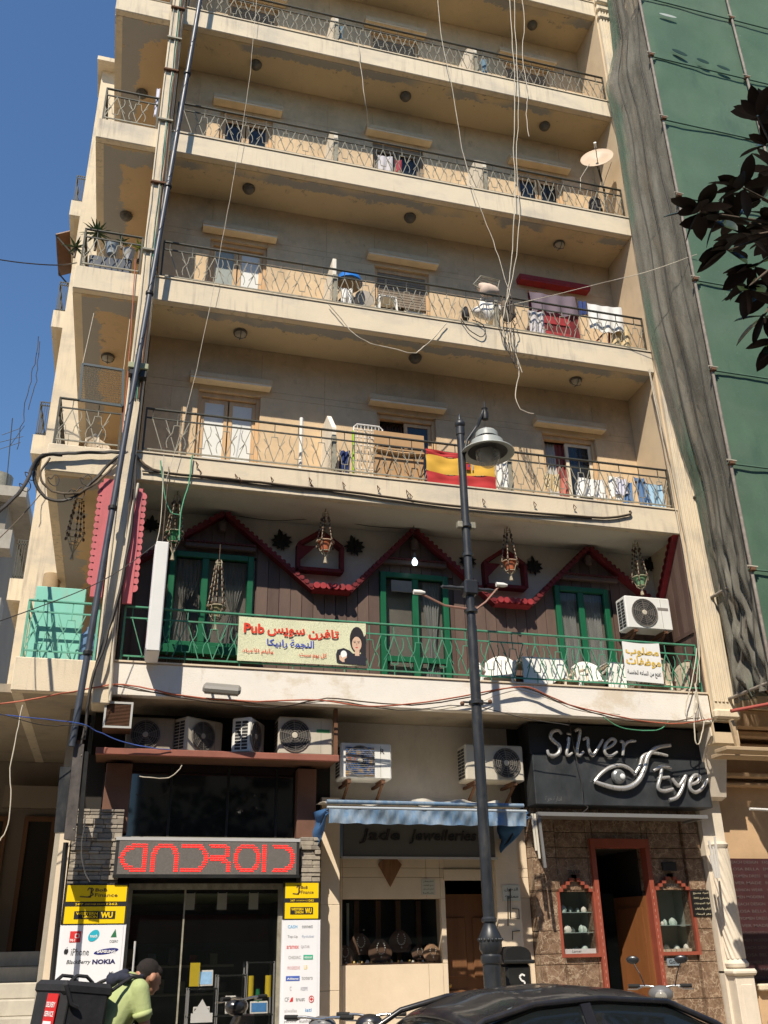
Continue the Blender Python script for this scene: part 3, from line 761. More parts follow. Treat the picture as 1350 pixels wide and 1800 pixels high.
# black leaf ornaments and house-shaped frames on the white wall
leaf_pl = [(0,-.17),(.025,-.10),(.10,-.12),(.08,-.07),(.16,-.05),(.11,0),(.165,.04),(.09,.055),(.10,.11),(.045,.09),(.02,.17),(0,.2)]
leaf_pl = leaf_pl + [(-x,z) for x,z in leaf_pl[-2:0:-1]]
lbs = ['left of the first gable','right of the first gable peak','right of the first red house frame','left of the second red house frame','right of the second red house frame','above the air conditioner, behind the green basket','at the far right end of the pub wall']
for lb,(px,py),sc in zip(lbs, ((266,923),(495,951),(623,961),(822,986),(938,996),(1140,993),(1166,988)), (.8,1,1,.9,.95,.8,.9)):
    c = at(px,py,y=B-.03); a = random.uniform(-.35,.35)
    q = MB().pxz([(c.x+sc*(x*cos(a)-z*sin(a)), c.z+sc*(x*sin(a)+z*cos(a))) for x,z in leaf_pl], B-.05, B-.03)
    q.bar((c.x,B-.055,c.z-.16*sc),(c.x,B-.055,c.z+.15*sc),.012)
    q.tube([(c.x,B-.04,c.z),(c.x,B,c.z)],.01,5)
    q.build('leaf_ornament', M['blackleaf'], label='black metal leaf ornament '+lb, cat='ornament', group='black leaf ornaments on the pub wall')
for (xa,za,xb,zb_),lb in (((5.0,6.86,5.68,7.50),'between the first and second gables'),((8.04,6.84,8.72,7.48),'between the second and third gables')):
    t = thing('house_frame', 'crimson house-shaped wall frame '+lb, 'frame', ((xa+xb)/2,B,za), 'house-shaped frames')
    P = [(xa,za),(xb,za),(xb,zb_-.24),((xa+xb)/2,zb_),(xa,zb_-.24)]
    for i in range(5):
        a, b_ = P[i], P[(i+1)%5]; s = MB(); s.bar((a[0],B-.09,a[1]),(b_[0],B-.09,b_[1]),.055,.16); s.build('rail', M['crimson'], t)
    s = MB(); s.prism([(xa+.03,B-.15,zb_-.5),(xa+.03,B-.15,zb_-.26),(xa+.26,B-.15,zb_-.26)],(0,.02,0)); s.build('corner_board', M['crimson'], t)
# hanging baskets
def basket(px, py_top, py_pot, py_end, y, potcol, lb, pot=True, wide=.13):
    a = at(px,py_top,y=y); b_ = at(px,py_pot,y=y); e = at(px,py_end,y=y); c = V((b_.x,y,0))
    t = thing('hanging_basket', lb, 'hanging basket', (c.x,y,e.z), 'macrame baskets hung along the pub balcony')
    cm = M.get('macrame') or M.setdefault('macrame', mat('macrame_cord',(.36,.31,.22),.9,.3,20)); cb = M.get('bead') or M.setdefault('bead', mat('dark_beads',(.09,.055,.035),.5,.3,20))
    s = MB(); s.tube([(c.x,y,min(ytop-.01,a.z+.25) if a.z < 7.3 else ytop-.003),(c.x,y,a.z)],.006,5); s.build('hook_cord', cb, t)
    zr = b_.z+.06; s = MB(); bd = MB()
    for k in range(5):
        an = k*2*pi/5+.3; x1,y1 = c.x+wide*cos(an), y+wide*sin(an)
        p0 = V((c.x+.04*cos(an),y+.04*sin(an),a.z)); p1 = V((c.x+.055*cos(an),y+.055*sin(an),a.z-.08)); p2 = V((x1,y1,zr))
        s.tube([p0,p1,p1.lerp(p2,.5)+V((0,0,-.02)),p2,(c.x+wide*.5*cos(an),y+wide*.5*sin(an),zr-.16),(c.x,y,e.z+.09)],.007,5)
        for q in range(7): bd.ball(p1.lerp(p2,(q+.5)/7)+V((0,0,-.015)), .015 if q%3 else .022, 6, 5, (1,1,1.4))
        bd.ball((x1,y1,zr-.07),.018,6,5,(1,1,1.6))
    for r_, zz in ((wide,zr),(wide*.55,zr-.15),(.05,a.z-.05)): s.tube([(c.x+r_*cos(k*pi/8),y+r_*sin(k*pi/8),zz) for k in range(17)],.008,5,cap=False)
    s.tube([(c.x,y,e.z+.1),(c.x,y,e.z)],[.012,.03],6)
    s.build('cord_net', cm, t, smooth=40); bd.build('beads', cb, t, smooth=60)['kind'] = 'stuff'
    if pot:
        MB().lathe([(.0,-.13),(.06,-.13),(.10,0),(.112,.0),(.112,.02),(.09,.02),(.085,-.02),(0,-.02)],(c.x,y,zr+.0),16).build('pot', potcol, t, smooth=40)
gr = C('green_pot',(.05,.22,.09)); orr = C('terracotta_pot',(.50,.15,.07))
basket(306,870,944,985,.25,gr,'macrame basket with green pot, leftmost, beside the first gable')
basket(572,900,960,990,.35,orr,'macrame basket with orange pot in front of the first red house frame')
basket(380,985,1075,1108,.30,C('basket_straw',(.30,.26,.14)),'beaded macrame basket hanging low before the first green window')
basket(897,930,995,1020,.35,orr,'macrame basket with orange pot in front of the second red house frame')
basket(1126,955,1022,1045,.40,C('mint_pot',(.20,.36,.20)),'macrame basket with mint pot just above the pub air conditioner')
basket(131,862,945,985,.9,gr,'empty wire and bead basket hanging in the left side gallery',pot=False)
# light bulb
bp = at(729,987,y=.6)
t = thing('light_bulb', 'lit white bulb hanging under the middle gable', 'light bulb', (bp.x,.6,bp.z-.07))
M['bulb'] = mat('bulb_glass',(.75,.92,1.0),.3,0,emit=2.2)
MB().lathe([(0,-.07),(.035,-.055),(.047,-.02),(.04,.015),(.02,.045),(.018,.06),(0,.06)],(bp.x,.6,bp.z),14).build('bulb', M['bulb'], t, smooth=60)
MB().lathe([(.022,0),(.022,.07),(.01,.09)],(bp.x,.6,bp.z+.055),10).build('socket', M['lampgrey'], t, smooth=40)
MB().tube([(bp.x,.6,bp.z+.14),(bp.x,.62,ytop-.3),(bp.x+.02,.65,ytop)],.006,5).build('flex', M['cable'], t)

# ---------------------------------------------------------------- banners and sign box
def damask(m, c2):
    N = m.node_tree.nodes; L = m.node_tree.links
    g = N.new('ShaderNodeNewGeometry'); mp = N.new('ShaderNodeMapping'); mp.inputs['Scale'].default_value = (5,5,5); L.new(g.outputs['Position'], mp.inputs[0])
    vo = N.new('ShaderNodeTexVoronoi'); vo.inputs['Randomness'].default_value = .15; vo.inputs['Scale'].default_value = 1.2; L.new(mp.outputs[0], vo.inputs['Vector'])
    nn = N.new('ShaderNodeTexNoise'); nn.inputs['Scale'].default_value = 2.5; L.new(mp.outputs[0], nn.inputs['Vector'])
    w_ = math_node(N, L, 'SINE', math_node(N, L, 'MULTIPLY', math_node(N, L, 'ADD', vo.outputs['Distance'], nn.outputs[0]), 42))
    mixin(m, ramp(N, L, w_, .1, .5, 0, .42), c2)
M['banner'] = mat('w_damask_banner', (.66,.66,.45), .6, .05, 3); damask(M['banner'], (.36,.38,.25))
bx0,bx1,bz0,bz1 = 4.06,5.84,5.15,5.77; YBN = .035
bn = thing('banner', 'pale green patterned banner with red Arabic words and Pub', 'banner', ((bx0+bx1)/2,YBN,bz0))
MB().sheet(lambda u,v: V((bx0+(bx1-bx0)*u, YBN+.006*sin(u*19)*sin(v*pi), bz0+(bz1-bz0)*v+.02*(u-.5)-.012*sin(u*pi)*(v)+.012*sin(u*pi)*(1-v)*0)), 24, 6, .004).build('cloth', M['banner'], bn, smooth=60)
red = C('banner_red',(.62,.045,.02)); blue = C('banner_blue',(.05,.08,.42)); wht = C('print_white',(.8,.8,.78)); ink = C('print_black',(.02,.02,.022))
yf = YBN-.011
def T(s,x,z,w_,h,m,**k): return letters(bn, s, (x,yf,z), w_, h, m, **k)
T('Pub',4.13,5.53,.28,.14,red,bold=.03)
T('سويس',4.45,5.505,.52,.135,red,bold=.03,ar=True); T('تافرن',5.02,5.49,.43,.16,red,bold=.03,ar=True)
q = MB(); q.sheet(lambda u,v: V((4.43+.68*u,yf-.0,5.335+.15*v)),2,2,.002)
T('رابيكا',4.45,5.345,.28,.12,blue,bold=.02,ar=True); T('النجمة',4.77,5.345,.33,.13,blue,bold=.02,ar=True)
T('وأيام الأعياد',4.12,5.24,.42,.085,red,bold=.015,ar=True); T('كل يوم سبت',4.90,5.22,.38,.085,red,bold=.015,ar=True)
def blob(pts, m, d, nm, par=bn, y=yf):
    MB().prism([(a,y-d,b_) for a,b_ in pts],(0,.0015,0)).build(nm, m, par)
def ell(cx,cz,rx,rz,n=18,a0=0,a1=2*pi): return [(cx+rx*cos(a0+(a1-a0)*k/n), cz+rz*sin(a0+(a1-a0)*k/n)) for k in range(n)]
skin_p = C('printed_skin',(.62,.42,.30))
blob(ell(5.71,5.53,.105,.19)+[], C('printed_hair',(.02,.016,.02)), .001, 'printed_hair')
blob([(5.76,5.25),(5.835,5.25),(5.835,5.62),(5.77,5.5)], M['printed_hair'], .0012, 'printed_hair')
blob([(5.42,5.20),(5.41,5.30),(5.43,5.37),(5.52,5.40),(5.60,5.37),(5.65,5.33),(5.76,5.33),(5.83,5.30),(5.835,5.17),(5.45,5.185)], C('printed_dress',(.02,.02,.03)), .002, 'printed_dress')
blob([(5.68,5.30),(5.74,5.30),(5.745,5.42),(5.675,5.42)], skin_p, .003, 'printed_neck')
blob(ell(5.705,5.47,.068,.105), skin_p, .004, 'printed_face')
blob([(5.635,5.60),(5.62,5.50),(5.65,5.565),(5.70,5.575),(5.76,5.565),(5.785,5.50),(5.775,5.61),(5.705,5.655)], M['printed_hair'], .005, 'printed_fringe')
for ex in (-.028,.028):
    blob(ell(5.703+ex,5.487,.016,.006,10), M['printed_hair'], .005, 'printed_eye'); blob([(5.703+ex-.02,5.502),(5.703+ex+.02,5.506),(5.703+ex+.02,5.511),(5.703+ex-.02,5.507)], M['printed_hair'], .005, 'printed_brow')
blob([(5.70,5.485),(5.706,5.485),(5.712,5.45),(5.694,5.45)], C('printed_shade',(.45,.27,.18)), .0045, 'printed_nose')
blob(ell(5.703,5.418,.02,.008,10), C('printed_lips',(.5,.06,.06)), .005, 'printed_lips')
blob(ell(5.52,5.31,.045,.055,12), wht, .0035, 'printed_cup'); blob([(5.46,5.23),(5.455,5.29),(5.475,5.30),(5.49,5.26),(5.52,5.27),(5.56,5.285),(5.565,5.27),(5.53,5.24),(5.53,5.2),(5.5,5.2)], skin_p, .0045, 'printed_hand')
# second banner
b2 = thing('banner', 'small white banner with yellow and black Arabic lettering at the railing right end', 'banner', (10.14,YBN,5.14))
c00,c10,c01,c11 = at(1101,1196,y=YBN),at(1167,1202,y=YBN),at(1093,1127,y=YBN),at(1158,1131,y=YBN)
def bq(u,v,d=0): p = c00.lerp(c10,u).lerp(c01.lerp(c11,u),v); return V((p.x, YBN+d+.012*sin(u*5+1)*v*v*0+.0, p.z-.02*sin(u*pi)*max(0,v-.6)*2.5))
MB().sheet(lambda u,v: bq(u,v), 12, 10, .004).build('cloth', C('banner_white',(.72,.72,.70)), b2, smooth=60)
yel = C('banner_yellow',(.62,.42,.07))
def T2(s,x,z,w_,h,m,**k):
    return letters(b2, s, c00+(c10-c00)*x+(c01-c00)*z+V((0,-.004,0)), w_, h, m, u=(c10-c00), v=(c01-c00), ar=True, **k)
T2('مطلوب',.06,.64,.56,.15,yel,bold=.03); T2('موظفات',.05,.36,.58,.17,yel,bold=.03); T2('تفتح من الساعه الخامسة',.05,.12,.56,.10,ink,bold=.01)
# white sign box at right angles to the facade
sg = thing('sign_box', 'white projecting light box sign hung on the pub railing beside the pillar', 'sign', (2.95,-.3,4.95))
ty = .035
MB().bev((2.865,-.60,5.02),(3.03,-.04,6.50),.012).build('casing', C('sign_casing',(.66,.66,.64)), sg)
MB().box((2.855,-.57,5.06),(2.864,-.07,6.46)).build('sign_face', C('sign_face_white',(.60,.58,.60)), sg)
letters(sg,'تافرن سويس',(2.854,-.12,5.55),.36,.22,C('sign_purple',(.10,.06,.30)),u=(0,-1,0),v=(0,0,1),ar=True,bold=.02,depth=.003)
letters(sg,'النجمة',(2.854,-.14,6.05),.30,.20,M['sign_purple'],u=(0,-1,0),v=(0,0,1),ar=True,bold=.02,depth=.003)
letters(sg,'Pub',(2.854,-.15,5.20),.28,.20,C('sign_red',(.5,.05,.05)),u=(0,-1,0),v=(0,0,1),bold=.02,depth=.003)
s = MB(); s.tube([(2.95,-.35,6.50),(2.95,-.02,7.9)],.006,5); s.tube([(2.9,-.05,6.3),(2.9,.1,6.3)],.012,6); s.tube([(2.95,-.05,5.2),(2.95,.1,5.2)],.012,6); s.build('stay_wire', M['cable_b'], sg)
# turquoise board on the gallery
MB().bev((at(65,1032,y=.35)[0],.30,5.05),(at(153,1035,y=.35)[0],.34,at(110,1034,y=.33)[2]),.01).build('turquoise_board', mat('turquoise_board',(.22,.55,.45),.6,.06,3,dirt=(.35,.42,.33),dscale=6,damt=.6), label='turquoise sheet board standing behind the teal railing', cat='board')
# water bottle behind it
wb = thing('water_bottle','big blue water bottle on the gallery floor beside the turquoise board','bottle',(2.12,.45,4.76))
MB().lathe([(0,0),(.12,0),(.13,.03),(.13,.33),(.12,.37),(.04,.45),(.035,.5),(0,.5)],(2.12,.45,5.1),18).build('body',mat('blue_bottle',(.20,.35,.60),.15,.05,trans=.5),wb,smooth=40)
MB().lathe([(0,0),(.14,0),(.14,.33),(0,.33)],(2.12,.45,4.76),14).build('stand',M['plastic_c'],wb,smooth=40)

# ---------------------------------------------------------------- air conditioners
def aircon(name_lb, o, wd, h, d, face=1, fan_x=-.18, m=None, rz=0, group='outdoor air conditioner units', brackets=False, grille=None, tag_=None, picture=False, sidegrid=True, tagc=None):
    """front faces -y at the local origin corner (front lower centre)"""
    m = m or M['ac']
    t = thing('air_conditioner', name_lb, 'air conditioner', o, group, rz=rz)
    base = V(o)
    def L_(mb, nm, mt, par=t, **k):
        mb.v = [v+base for v in mb.v]; return mb.build(nm, mt, par, **k)
    L_(MB().bev((-wd/2,0,.02),(wd/2,d,h),.018), 'casing', m, smooth=20)
    r = h*.40; cx = fan_x*wd; cz = h*.52
    L_(MB().lathe([(0,-.004),(r,-.004),(r,.0)],(cx,0,cz),28,axis='y'), 'fan_opening', M['grille'], smooth=20)
    s = MB()
    for rr in [r*q for q in (.3,.45,.6,.75,.9,1.0)]:
        s.tube([(cx+rr*cos(k*pi/12),-.014,cz+rr*sin(k*pi/12)) for k in range(25)],.0028 if rr<r*.99 else .007,4,cap=False)
    for k in range(10): s.tube([(cx+r*.12*cos(k*pi/5+.2),-.012,cz+r*.12*sin(k*pi/5+.2)),(cx+r*cos(k*pi/5+.4),-.012,cz+r*sin(k*pi/5+.4))],.003,4)
    L_(s, 'fan_grille', grille or M['grille_g'])
    L_(MB().lathe([(0,-.02),(r*.17,-.018),(r*.2,-.01),(0,-.008)],(cx,0,cz),16,axis='y'), 'fan_hub', M['ac'], smooth=30)
    s = MB()
    for k in range(5):
        a = k*2*pi/5; s.prism([(cx+r*.15*cos(a),-.007,cz+r*.15*sin(a)),(cx+r*.85*cos(a-.15),-.007,cz+r*.85*sin(a-.15)),(cx+r*.85*cos(a+.45),-.007,cz+r*.85*sin(a+.45)),(cx+r*.15*cos(a+.8),-.007,cz+r*.15*sin(a+.8))],(0,.002,0))
    L_(s, 'fan_blades', C('blade_dark',(.075,.07,.065)))
    if sidegrid:
        s = MB(); hh = (h-.1)/9
        for i in range(9):
            for j in range(2): s.box((-wd/2-.003,.04+j*(d-.08)/2+.008,.06+i*hh),(-wd/2+.001,.04+(j+1)*(d-.08)/2-.008,.06+(i+.75)*hh))
        L_(s, 'side_louvres', M['grille'])
    L_(MB().box((wd*.5-.22*wd,-.003,.05),(wd*.5-.215*wd,0,h-.03)), 'panel_seam', M['grille_g'])
    if tag_: L_(MB().box((wd/2-.30*wd,-.004,h*.62),(wd/2-.06*wd,0,h*.70)), 'badge', tagc or ink)
    for k in (-1,1): L_(MB().box((k*wd*.33-.03,.02,-.0),(k*wd*.33+.03,d-.02,.02)), 'foot', M['rust'])
    if brackets:
        for k in (-1,1):
            s = MB(); s.box((k*wd*.33-.02,-.02,-.035),(k*wd*.33+.02,B-o[1]-.003 if B-o[1]>0 else .4,-.002)); s.bar((k*wd*.33,.05,-.035),(k*wd*.33,B-o[1]-.02,-.30),.03,.03,up=(1,0,0)); L_(s,'bracket',M['rust'])
    return t
a_ = at(1142,1100,y=.32)
aircon('white air conditioner on brackets above the small Arabic banner', (a_.x+.02,.32,at(1142,1108,y=.32)[2]), .80, .56, .30, m=M['ac_new'], fan_x=-.10, brackets=True, tag_=True, tagc=M['grille_g'])
# shelf of old units over the phone shop
zl = 3.95
lg_ = thing('steel_ledge','red-brown steel ledge carrying four old air conditioners above the black glass','ledge',(3.95,.5,3.86))
MB().bev((2.38,.10,3.87),(5.48,.16,3.955),.008).build('front_channel', mat('red_brown_steel',(.27,.10,.07),.6,.15,5,dirt=(.15,.07,.05)), lg_)
MB().box((2.38,.16,3.90),(5.48,B,3.935)).build('tray', M['rust'], lg_)
MB().box((5.42,.16,3.955),(5.47,.22,4.58)).build('hanger', M['red_brown_steel'] if 'red_brown_steel' in M else M['rust'], lg_)
MB().bar((5.44,.3,3.96),(5.30,.9,4.35),.03).build('stay', M['rust'], lg_)
aircon('grimy air conditioner with shade in its colour, leftmost on the steel ledge', (3.03,.42,zl), .62, .47, .30, fan_x=-.1, m=mat('ac_shade_grime',(.30,.26,.20),.7,.1,3,dirt=(.12,.1,.08),damt=.8))  # casing colour darkened to paint the shade on this unit, grime over it
aircon('white air conditioner turned sideways, second on the steel ledge', (3.73,.40,zl), .60, .47, .30, rz=radians(33), fan_x=.4 if False else -.05, m=M['ac'])
aircon('narrow end-on air conditioner, third on the steel ledge', (4.43,.40,zl), .52, .48, .27, rz=radians(62), m=M['ac_new'])
aircon('cream air conditioner with big dark fan and green badge, right end of the ledge', (5.05,.25,zl), .74, .52, .34, fan_x=-.20, tag_=True, tagc=C('badge_green',(.06,.25,.10)))
# two wall units over the jeweller
o_ = at(644,1372,y=.40)
t = aircon('white air conditioner with a blue and orange shiny fan cover on the grey wall', (o_.x,.40,o_.z), .72, .50, .34, m=M['ac_new'], fan_x=-.12, brackets=True)
M['foil'] = mat('shiny_print',(.35,.35,.4),.25,0)
N, L, g, sp = wpos(M['foil']); wv = N.new('ShaderNodeTexNoise'); wv.inputs['Scale'].default_value = 7; L.new(g.outputs['Position'], wv.inputs['Vector'])
cr = N.new('ShaderNodeValToRGB'); L.new(wv.outputs[0], cr.inputs[0]); e = cr.color_ramp.elements
e[0].position=.36; e[0].color=(.02,.03,.05,1); e[1].position=.70; e[1].color=(.02,.02,.02,1)
for p_,c_ in ((.44,(.03,.12,.33,1)),(.50,(.50,.30,.08,1)),(.56,(.10,.25,.45,1)),(.62,(.5,.13,.03,1))): q = e.new(p_); q.color = c_
L.new(cr.outputs[0], N['Principled BSDF'].inputs['Base Color'])
q = MB().box((o_.x-.29,.385,o_.z+.06),(o_.x+.11,.395,o_.z+.44)); q.build('fan_cover', M['foil'], t)
q = MB()
for i in range(14): q.box((o_.x-.29,.379,o_.z+.07+i*.0265),(o_.x+.11,.384,o_.z+.076+i*.0265))
q.build('cover_slats', M['grille_g'], t)
letters(t,'R',(o_.x+.20,.398,o_.z+.36),.06,.07,ink,depth=.003)
o_ = at(872,1375,y=.45)
aircon('cream wall air conditioner with dark fan at its right, behind the lamp post', (o_.x,.45,o_.z), .88, .52, .36, fan_x=.20, brackets=True)
# dark square vent hood and floodlight
vb = thing('vent_box','square dark mesh vent with a bright metal rim beside the ledge','vent',(2.6,-.02,4.2))
c_ = [at(185,1233,y=-.04),at(235,1233,y=-.04),at(231,1281,y=-.04),at(179,1279,y=-.04)]
x0,x1,za,zb_ = c_[0].x,c_[1].x,c_[2].z,c_[0].z
MB().box((x0,-.04,za),(x1,.3,zb_)).build('body', M['rust'], vb)
s = MB(); t_=.025
s.box((x0,-.06,za),(x0+t_,-.041,zb_)); s.box((x1-t_,-.06,za),(x1,-.041,zb_)); s.box((x0+t_,-.06,zb_-t_),(x1-t_,-.041,zb_)); s.box((x0+t_,-.06,za),(x1-t_,-.041,za+t_)); s.build('rim', C('rim_metal',(.45,.45,.43),.4), vb)
s = MB(); n=16
for i in range(1,n): s.box((x0+t_,-.05,za+t_+i*(zb_-za-2*t_)/n-.003),(x1-t_,-.044,za+t_+i*(zb_-za-2*t_)/n+.003))
s.build('mesh', M['rust'], vb)
MB().bar(((x0+x1)/2,.1,zb_),((x0+x1)/2,.1,4.60),.03).build('hanger', M['rust'], vb)
c0 = at(390,1214,y=-.30)
fl_ = thing('floodlight','grey floodlight tilted down under the pub fascia','floodlight',(c0.x,-.3,c0.z-.08))
s = MB(); s.M = Matrix.Translation(c0) @ Matrix.Rotation(radians(28),4,'X') @ Matrix.Rotation(radians(-8),4,'Z')
s.bev((-.24,-.11,-.03),(.24,.11,.07),.03); s.build('housing', C('grey_housing',(.22,.21,.19),.5), fl_)
s = MB(); s.M = Matrix.Translation(c0) @ Matrix.Rotation(radians(28),4,'X') @ Matrix.Rotation(radians(-8),4,'Z'); s.box((-.21,-.09,-.036),(.21,.09,-.031)); s.build('glass', M['glass_dk'], fl_)
s = MB(); s.bar((c0.x-.15,-.3,c0.z),(c0.x-.1,0,c0.z+.06),.025); s.bar((c0.x+.15,-.3,c0.z),(c0.x+.1,0,c0.z+.06),.025); s.build('bracket', M['iron'], fl_)

# ---------------------------------------------------------------- plastic chairs, tables
def chair(x, y, rz, m, lb, zz_=None):
    zz_ = z1f if zz_ is None else zz_
    t = thing('plastic_chair', lb, 'chair', (0,0,0), 'plastic chairs on the pub balcony')
    def seatfn(u,v): return V(((u-.5)*.44, (v-.5)*.42, .44-.02*sin(u*pi)*sin(v*pi)))
    MB().sheet(seatfn, 6, 6, .02).build('seat', m, t, smooth=50)
    def arc(u,h): a = (u-.5)*2.0; return V((.24*sin(a)/sin(1.0), .20-.10*(1-cos(a))*-1*-1+.02, h))
    s = MB()
    def bk(u,v): 
        a=(u-.5)*2; h=.46+v*(.40-.10*a*a); return V((.235*a*(1-.10*v), .19+.07*v-.05*a*a*(1), h))
    for i in range(7):
        u0,u1 = i/7+.012,(i+1)/7-.012
        if i in (0,6): u0,u1=i/7,(i+1)/7
        s.sheet(lambda u,v,u0=u0,u1=u1: bk(u0+(u1-u0)*u, v*.86), 1, 5, .018)
    s.sheet(lambda u,v: bk(u,.84+.16*v), 14, 2, .022); s.build('backrest', m, t, smooth=50)
    for e in (-1,1):
        MB().tube([(e*.21,.2,.62),(e*.26,.05,.66),(e*.265,-.12,.66),(e*.255,-.19,.62),(e*.24,-.20,.45)],[.018,.022,.024,.024,.022],6).build('armrest', m, t, smooth=50)
        MB().tube([(e*.22,-.20,.45),(e*.25,-.23,0)],[.028,.018],6).build('leg', m, t, smooth=50); MB().tube([(e*.20,.19,.45),(e*.23,.25,0)],[.028,.018],6).build('leg', m, t, smooth=50)
    t.location = (x,y,zz_); t.rotation_euler.z = rz; return t
cdefs = [(875,.42,-.5,M['plastic_w'],'white plastic chair nearest the lamp post on the pub balcony'),(993,.45,.3,M['plastic_c'],'cream plastic chair between the two white tablecloths'),
         (1035,.40,-.2,M['plastic_w'],'off-white plastic chair right of the cream one, before the third window'),(1145,.42,2.9,M['plastic_c'],'cream plastic chair behind the small Arabic banner'),(1215,.5,2.2,M['plastic_c'],'cream plastic chair at the far right end of the pub balcony')]
for px,y,rz,m,lb in cdefs: chair(at(px,1170,y=y)[0], y, rz, m, lb)
for px,w_,lb in ((940,.62,'table under a white cloth next to the white chair'),(1078,.50,'table under a white cloth left of the small Arabic banner')):
    x = at(px,1165,y=.5)[0]
    tb = thing('table', lb, 'table', (x,.5,z1f), 'cafe tables on the pub balcony')
    MB().bev((x-w_/2,.22,z1f+.70),(x+w_/2,.78,z1f+.73),.01).build('tabletop', M['plastic_c'], tb)
    for ex in (-1,1):
        for ey in (-1,1): MB().box((x+ex*(w_/2-.05)-.02,.5+ey*.23-.02,z1f),(x+ex*(w_/2-.05)+.02,.5+ey*.23+.02,z1f+.70)).build('leg', M['wood'], tb)
    s = MB(); s.sheet(lambda u,v: V((x+(u-.5)*(w_+.04), .20+.6*v, z1f+.742)), 6, 4, .004)
    s.sheet(lambda u,v: V((x+(u-.5)*(w_+.04+.05*(1-v)), .19-.02*(1-v)-.015*sin(u*16)*(1-v), z1f+.742-.40*(1-v)*(1+.25*sin(u*5)))), 24, 6, .004)
    s.build('tablecloth', C('white_cloth',(.78,.77,.74),.9), label='white tablecloth over the '+('table next to the white chair' if px<1000 else 'table by the small banner'), cat='tablecloth', group='white tablecloths', smooth=50)
# ================================================================ ground floor
def room_box(name, x0,x1,y0,y1,z0,z1,m,parent):
    s = MB(); t=.05
    s.box((x0,y1,z0),(x1,y1+t,z1)); s.box((x0-t,y0,z0),(x0,y1,z1)); s.box((x1,y0,z0),(x1+t,y1,z1)); s.box((x0,y0,z1),(x1,y1,z1+t)); s.box((x0,y0,z0-t),(x1,y1,z0))
    return s.build(name, m, parent)
yG = B
# --- upper band of wall under the first balcony
s = MB()
s.box((5.50,yG,3.30),(8.25,yG+.2,4.59)); s.build('wall', M['white_wall'], bld)
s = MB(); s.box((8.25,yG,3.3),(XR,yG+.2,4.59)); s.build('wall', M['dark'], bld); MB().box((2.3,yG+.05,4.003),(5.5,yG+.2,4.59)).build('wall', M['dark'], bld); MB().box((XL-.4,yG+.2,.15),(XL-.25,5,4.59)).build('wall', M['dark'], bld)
# --------------------------------------------------------------- phone shop
sh = thing('phone_shop_front', 'phone shop front of black glass and stacked stone under the red LED sign', 'shopfront', (3.9, .5, .15))
M['stack'] = mat('stack_stone',(.33,.29,.235),.85,.25,9,bump=.5,bscale=30); M['stack2'] = mat('stack_stone_dark',(.23,.20,.165),.85,.25,9,bump=.5,bscale=30)
M['conc'] = mat('w_bare_concrete',(.34,.31,.26),.9,.12,4,bump=.3,dirt=(.2,.18,.15),dscale=3)
ys = .42
def stacked(x0,x1,z0,z1,y):
    MB().box((x0+.01,y,z0),(x1-.01,y+.3,z1)).build('pier', M['conc'], sh)
    z = z0
    while z < z1-.02:
        h = min(random.choice((.035,.045,.055,.065)), z1-z); x = x0-.0
        while x < x1-.02:
            w_ = random.uniform(.10,.26); xe = x+w_ if x+w_ < x1-.05 else x1; d = random.uniform(.015,.05)
            MB().bev((x+.002,y-d,z+.002),(xe-.002,y,z+h-.002),.005).build('stone', M['stack'] if random.random()<.6 else M['stack2'], sh); x = xe
        z += h
xa = at(121,1520,y=ys)[0]; xb = at(203,1480,y=ys)[0]
stacked(xa, 2.80, 2.36, 3.25, ys); stacked(5.04, 5.30, 2.36, 2.95, ys)
MB().box((xa-.14,ys-.05,.15),(xa-.012,ys+.35,3.3)).build('corner_post', M['stonepale'], sh)
MB().box((xa,ys+.02,.15),(2.93,ys+.3,2.36)).build('pier', M['conc'], sh); MB().box((4.86,ys+.02,.15),(5.30,ys+.3,2.36)).build('pier', M['conc'], sh)
bw = mat('brown_cladding',(.15,.075,.05),.6,.1,4)
s = MB(); s.bev((2.52,.62,3.0),(2.85,.80,3.86),.01); s.build('side_panel', bw, sh); s = MB(); s.bev((5.02,.62,2.95),(5.28,.80,3.86),.01); s.build('side_panel', bw, sh)
MB().box((2.15,.86,2.3),(5.52,.95,4.0)).build('wall', M['dark'], sh)
MB().box((2.5,.8,2.9),(5.3,.84,3.9)).build('dark_glass', mat('black_glass',(.008,.008,.01),.04,0,spec=.7), sh)
for x in (3.35,4.1,4.75): MB().box((x,.77,2.95),(x+.03,.797,3.86)).build('mullion', M['black'], sh)
MB().box((2.85,.74,2.93),(5.02,.797,2.97)).build('transom', M['iron_pale'], sh)
# glazing and interior
ygl = .62
s = MB(); s.box((2.93,ygl-.03,.15),(2.99,ygl+.03,2.40)); s.box((4.80,ygl-.03,.15),(4.86,ygl+.03,2.40)); s.box((2.99,ygl-.03,2.33),(4.80,ygl+.03,2.40)); s.box((3.62,ygl-.012,.15),(3.64,ygl+.012,2.33)); s.build('window_frame', M['iron_pale'], sh)
M['shopglass'] = mat('shop_glass',(.010,.013,.013),.02,0,spec=.45,alpha=.16)
MB().box((2.99,ygl-.006,.15),(3.62,ygl+.002,2.33)).build('pane', M['shopglass'], sh); MB().box((3.64,ygl-.006,.15),(4.80,ygl+.002,2.33)).build('pane', M['shopglass'], sh)
for x in (3.02,):
    s = MB(); s.tube([(x+.05,ygl-.06,1.0),(x+.05,ygl-.06,1.75)],.014,8); s.tube([(x+.05,ygl-.06,1.60),(x+.05,ygl-.01,1.60)],.01,6); s.tube([(x+.05,ygl-.06,1.12),(x+.05,ygl-.01,1.12)],.01,6)
    s.build('door_handle', C('steel',(.5,.5,.5),.25), sh, smooth=50)
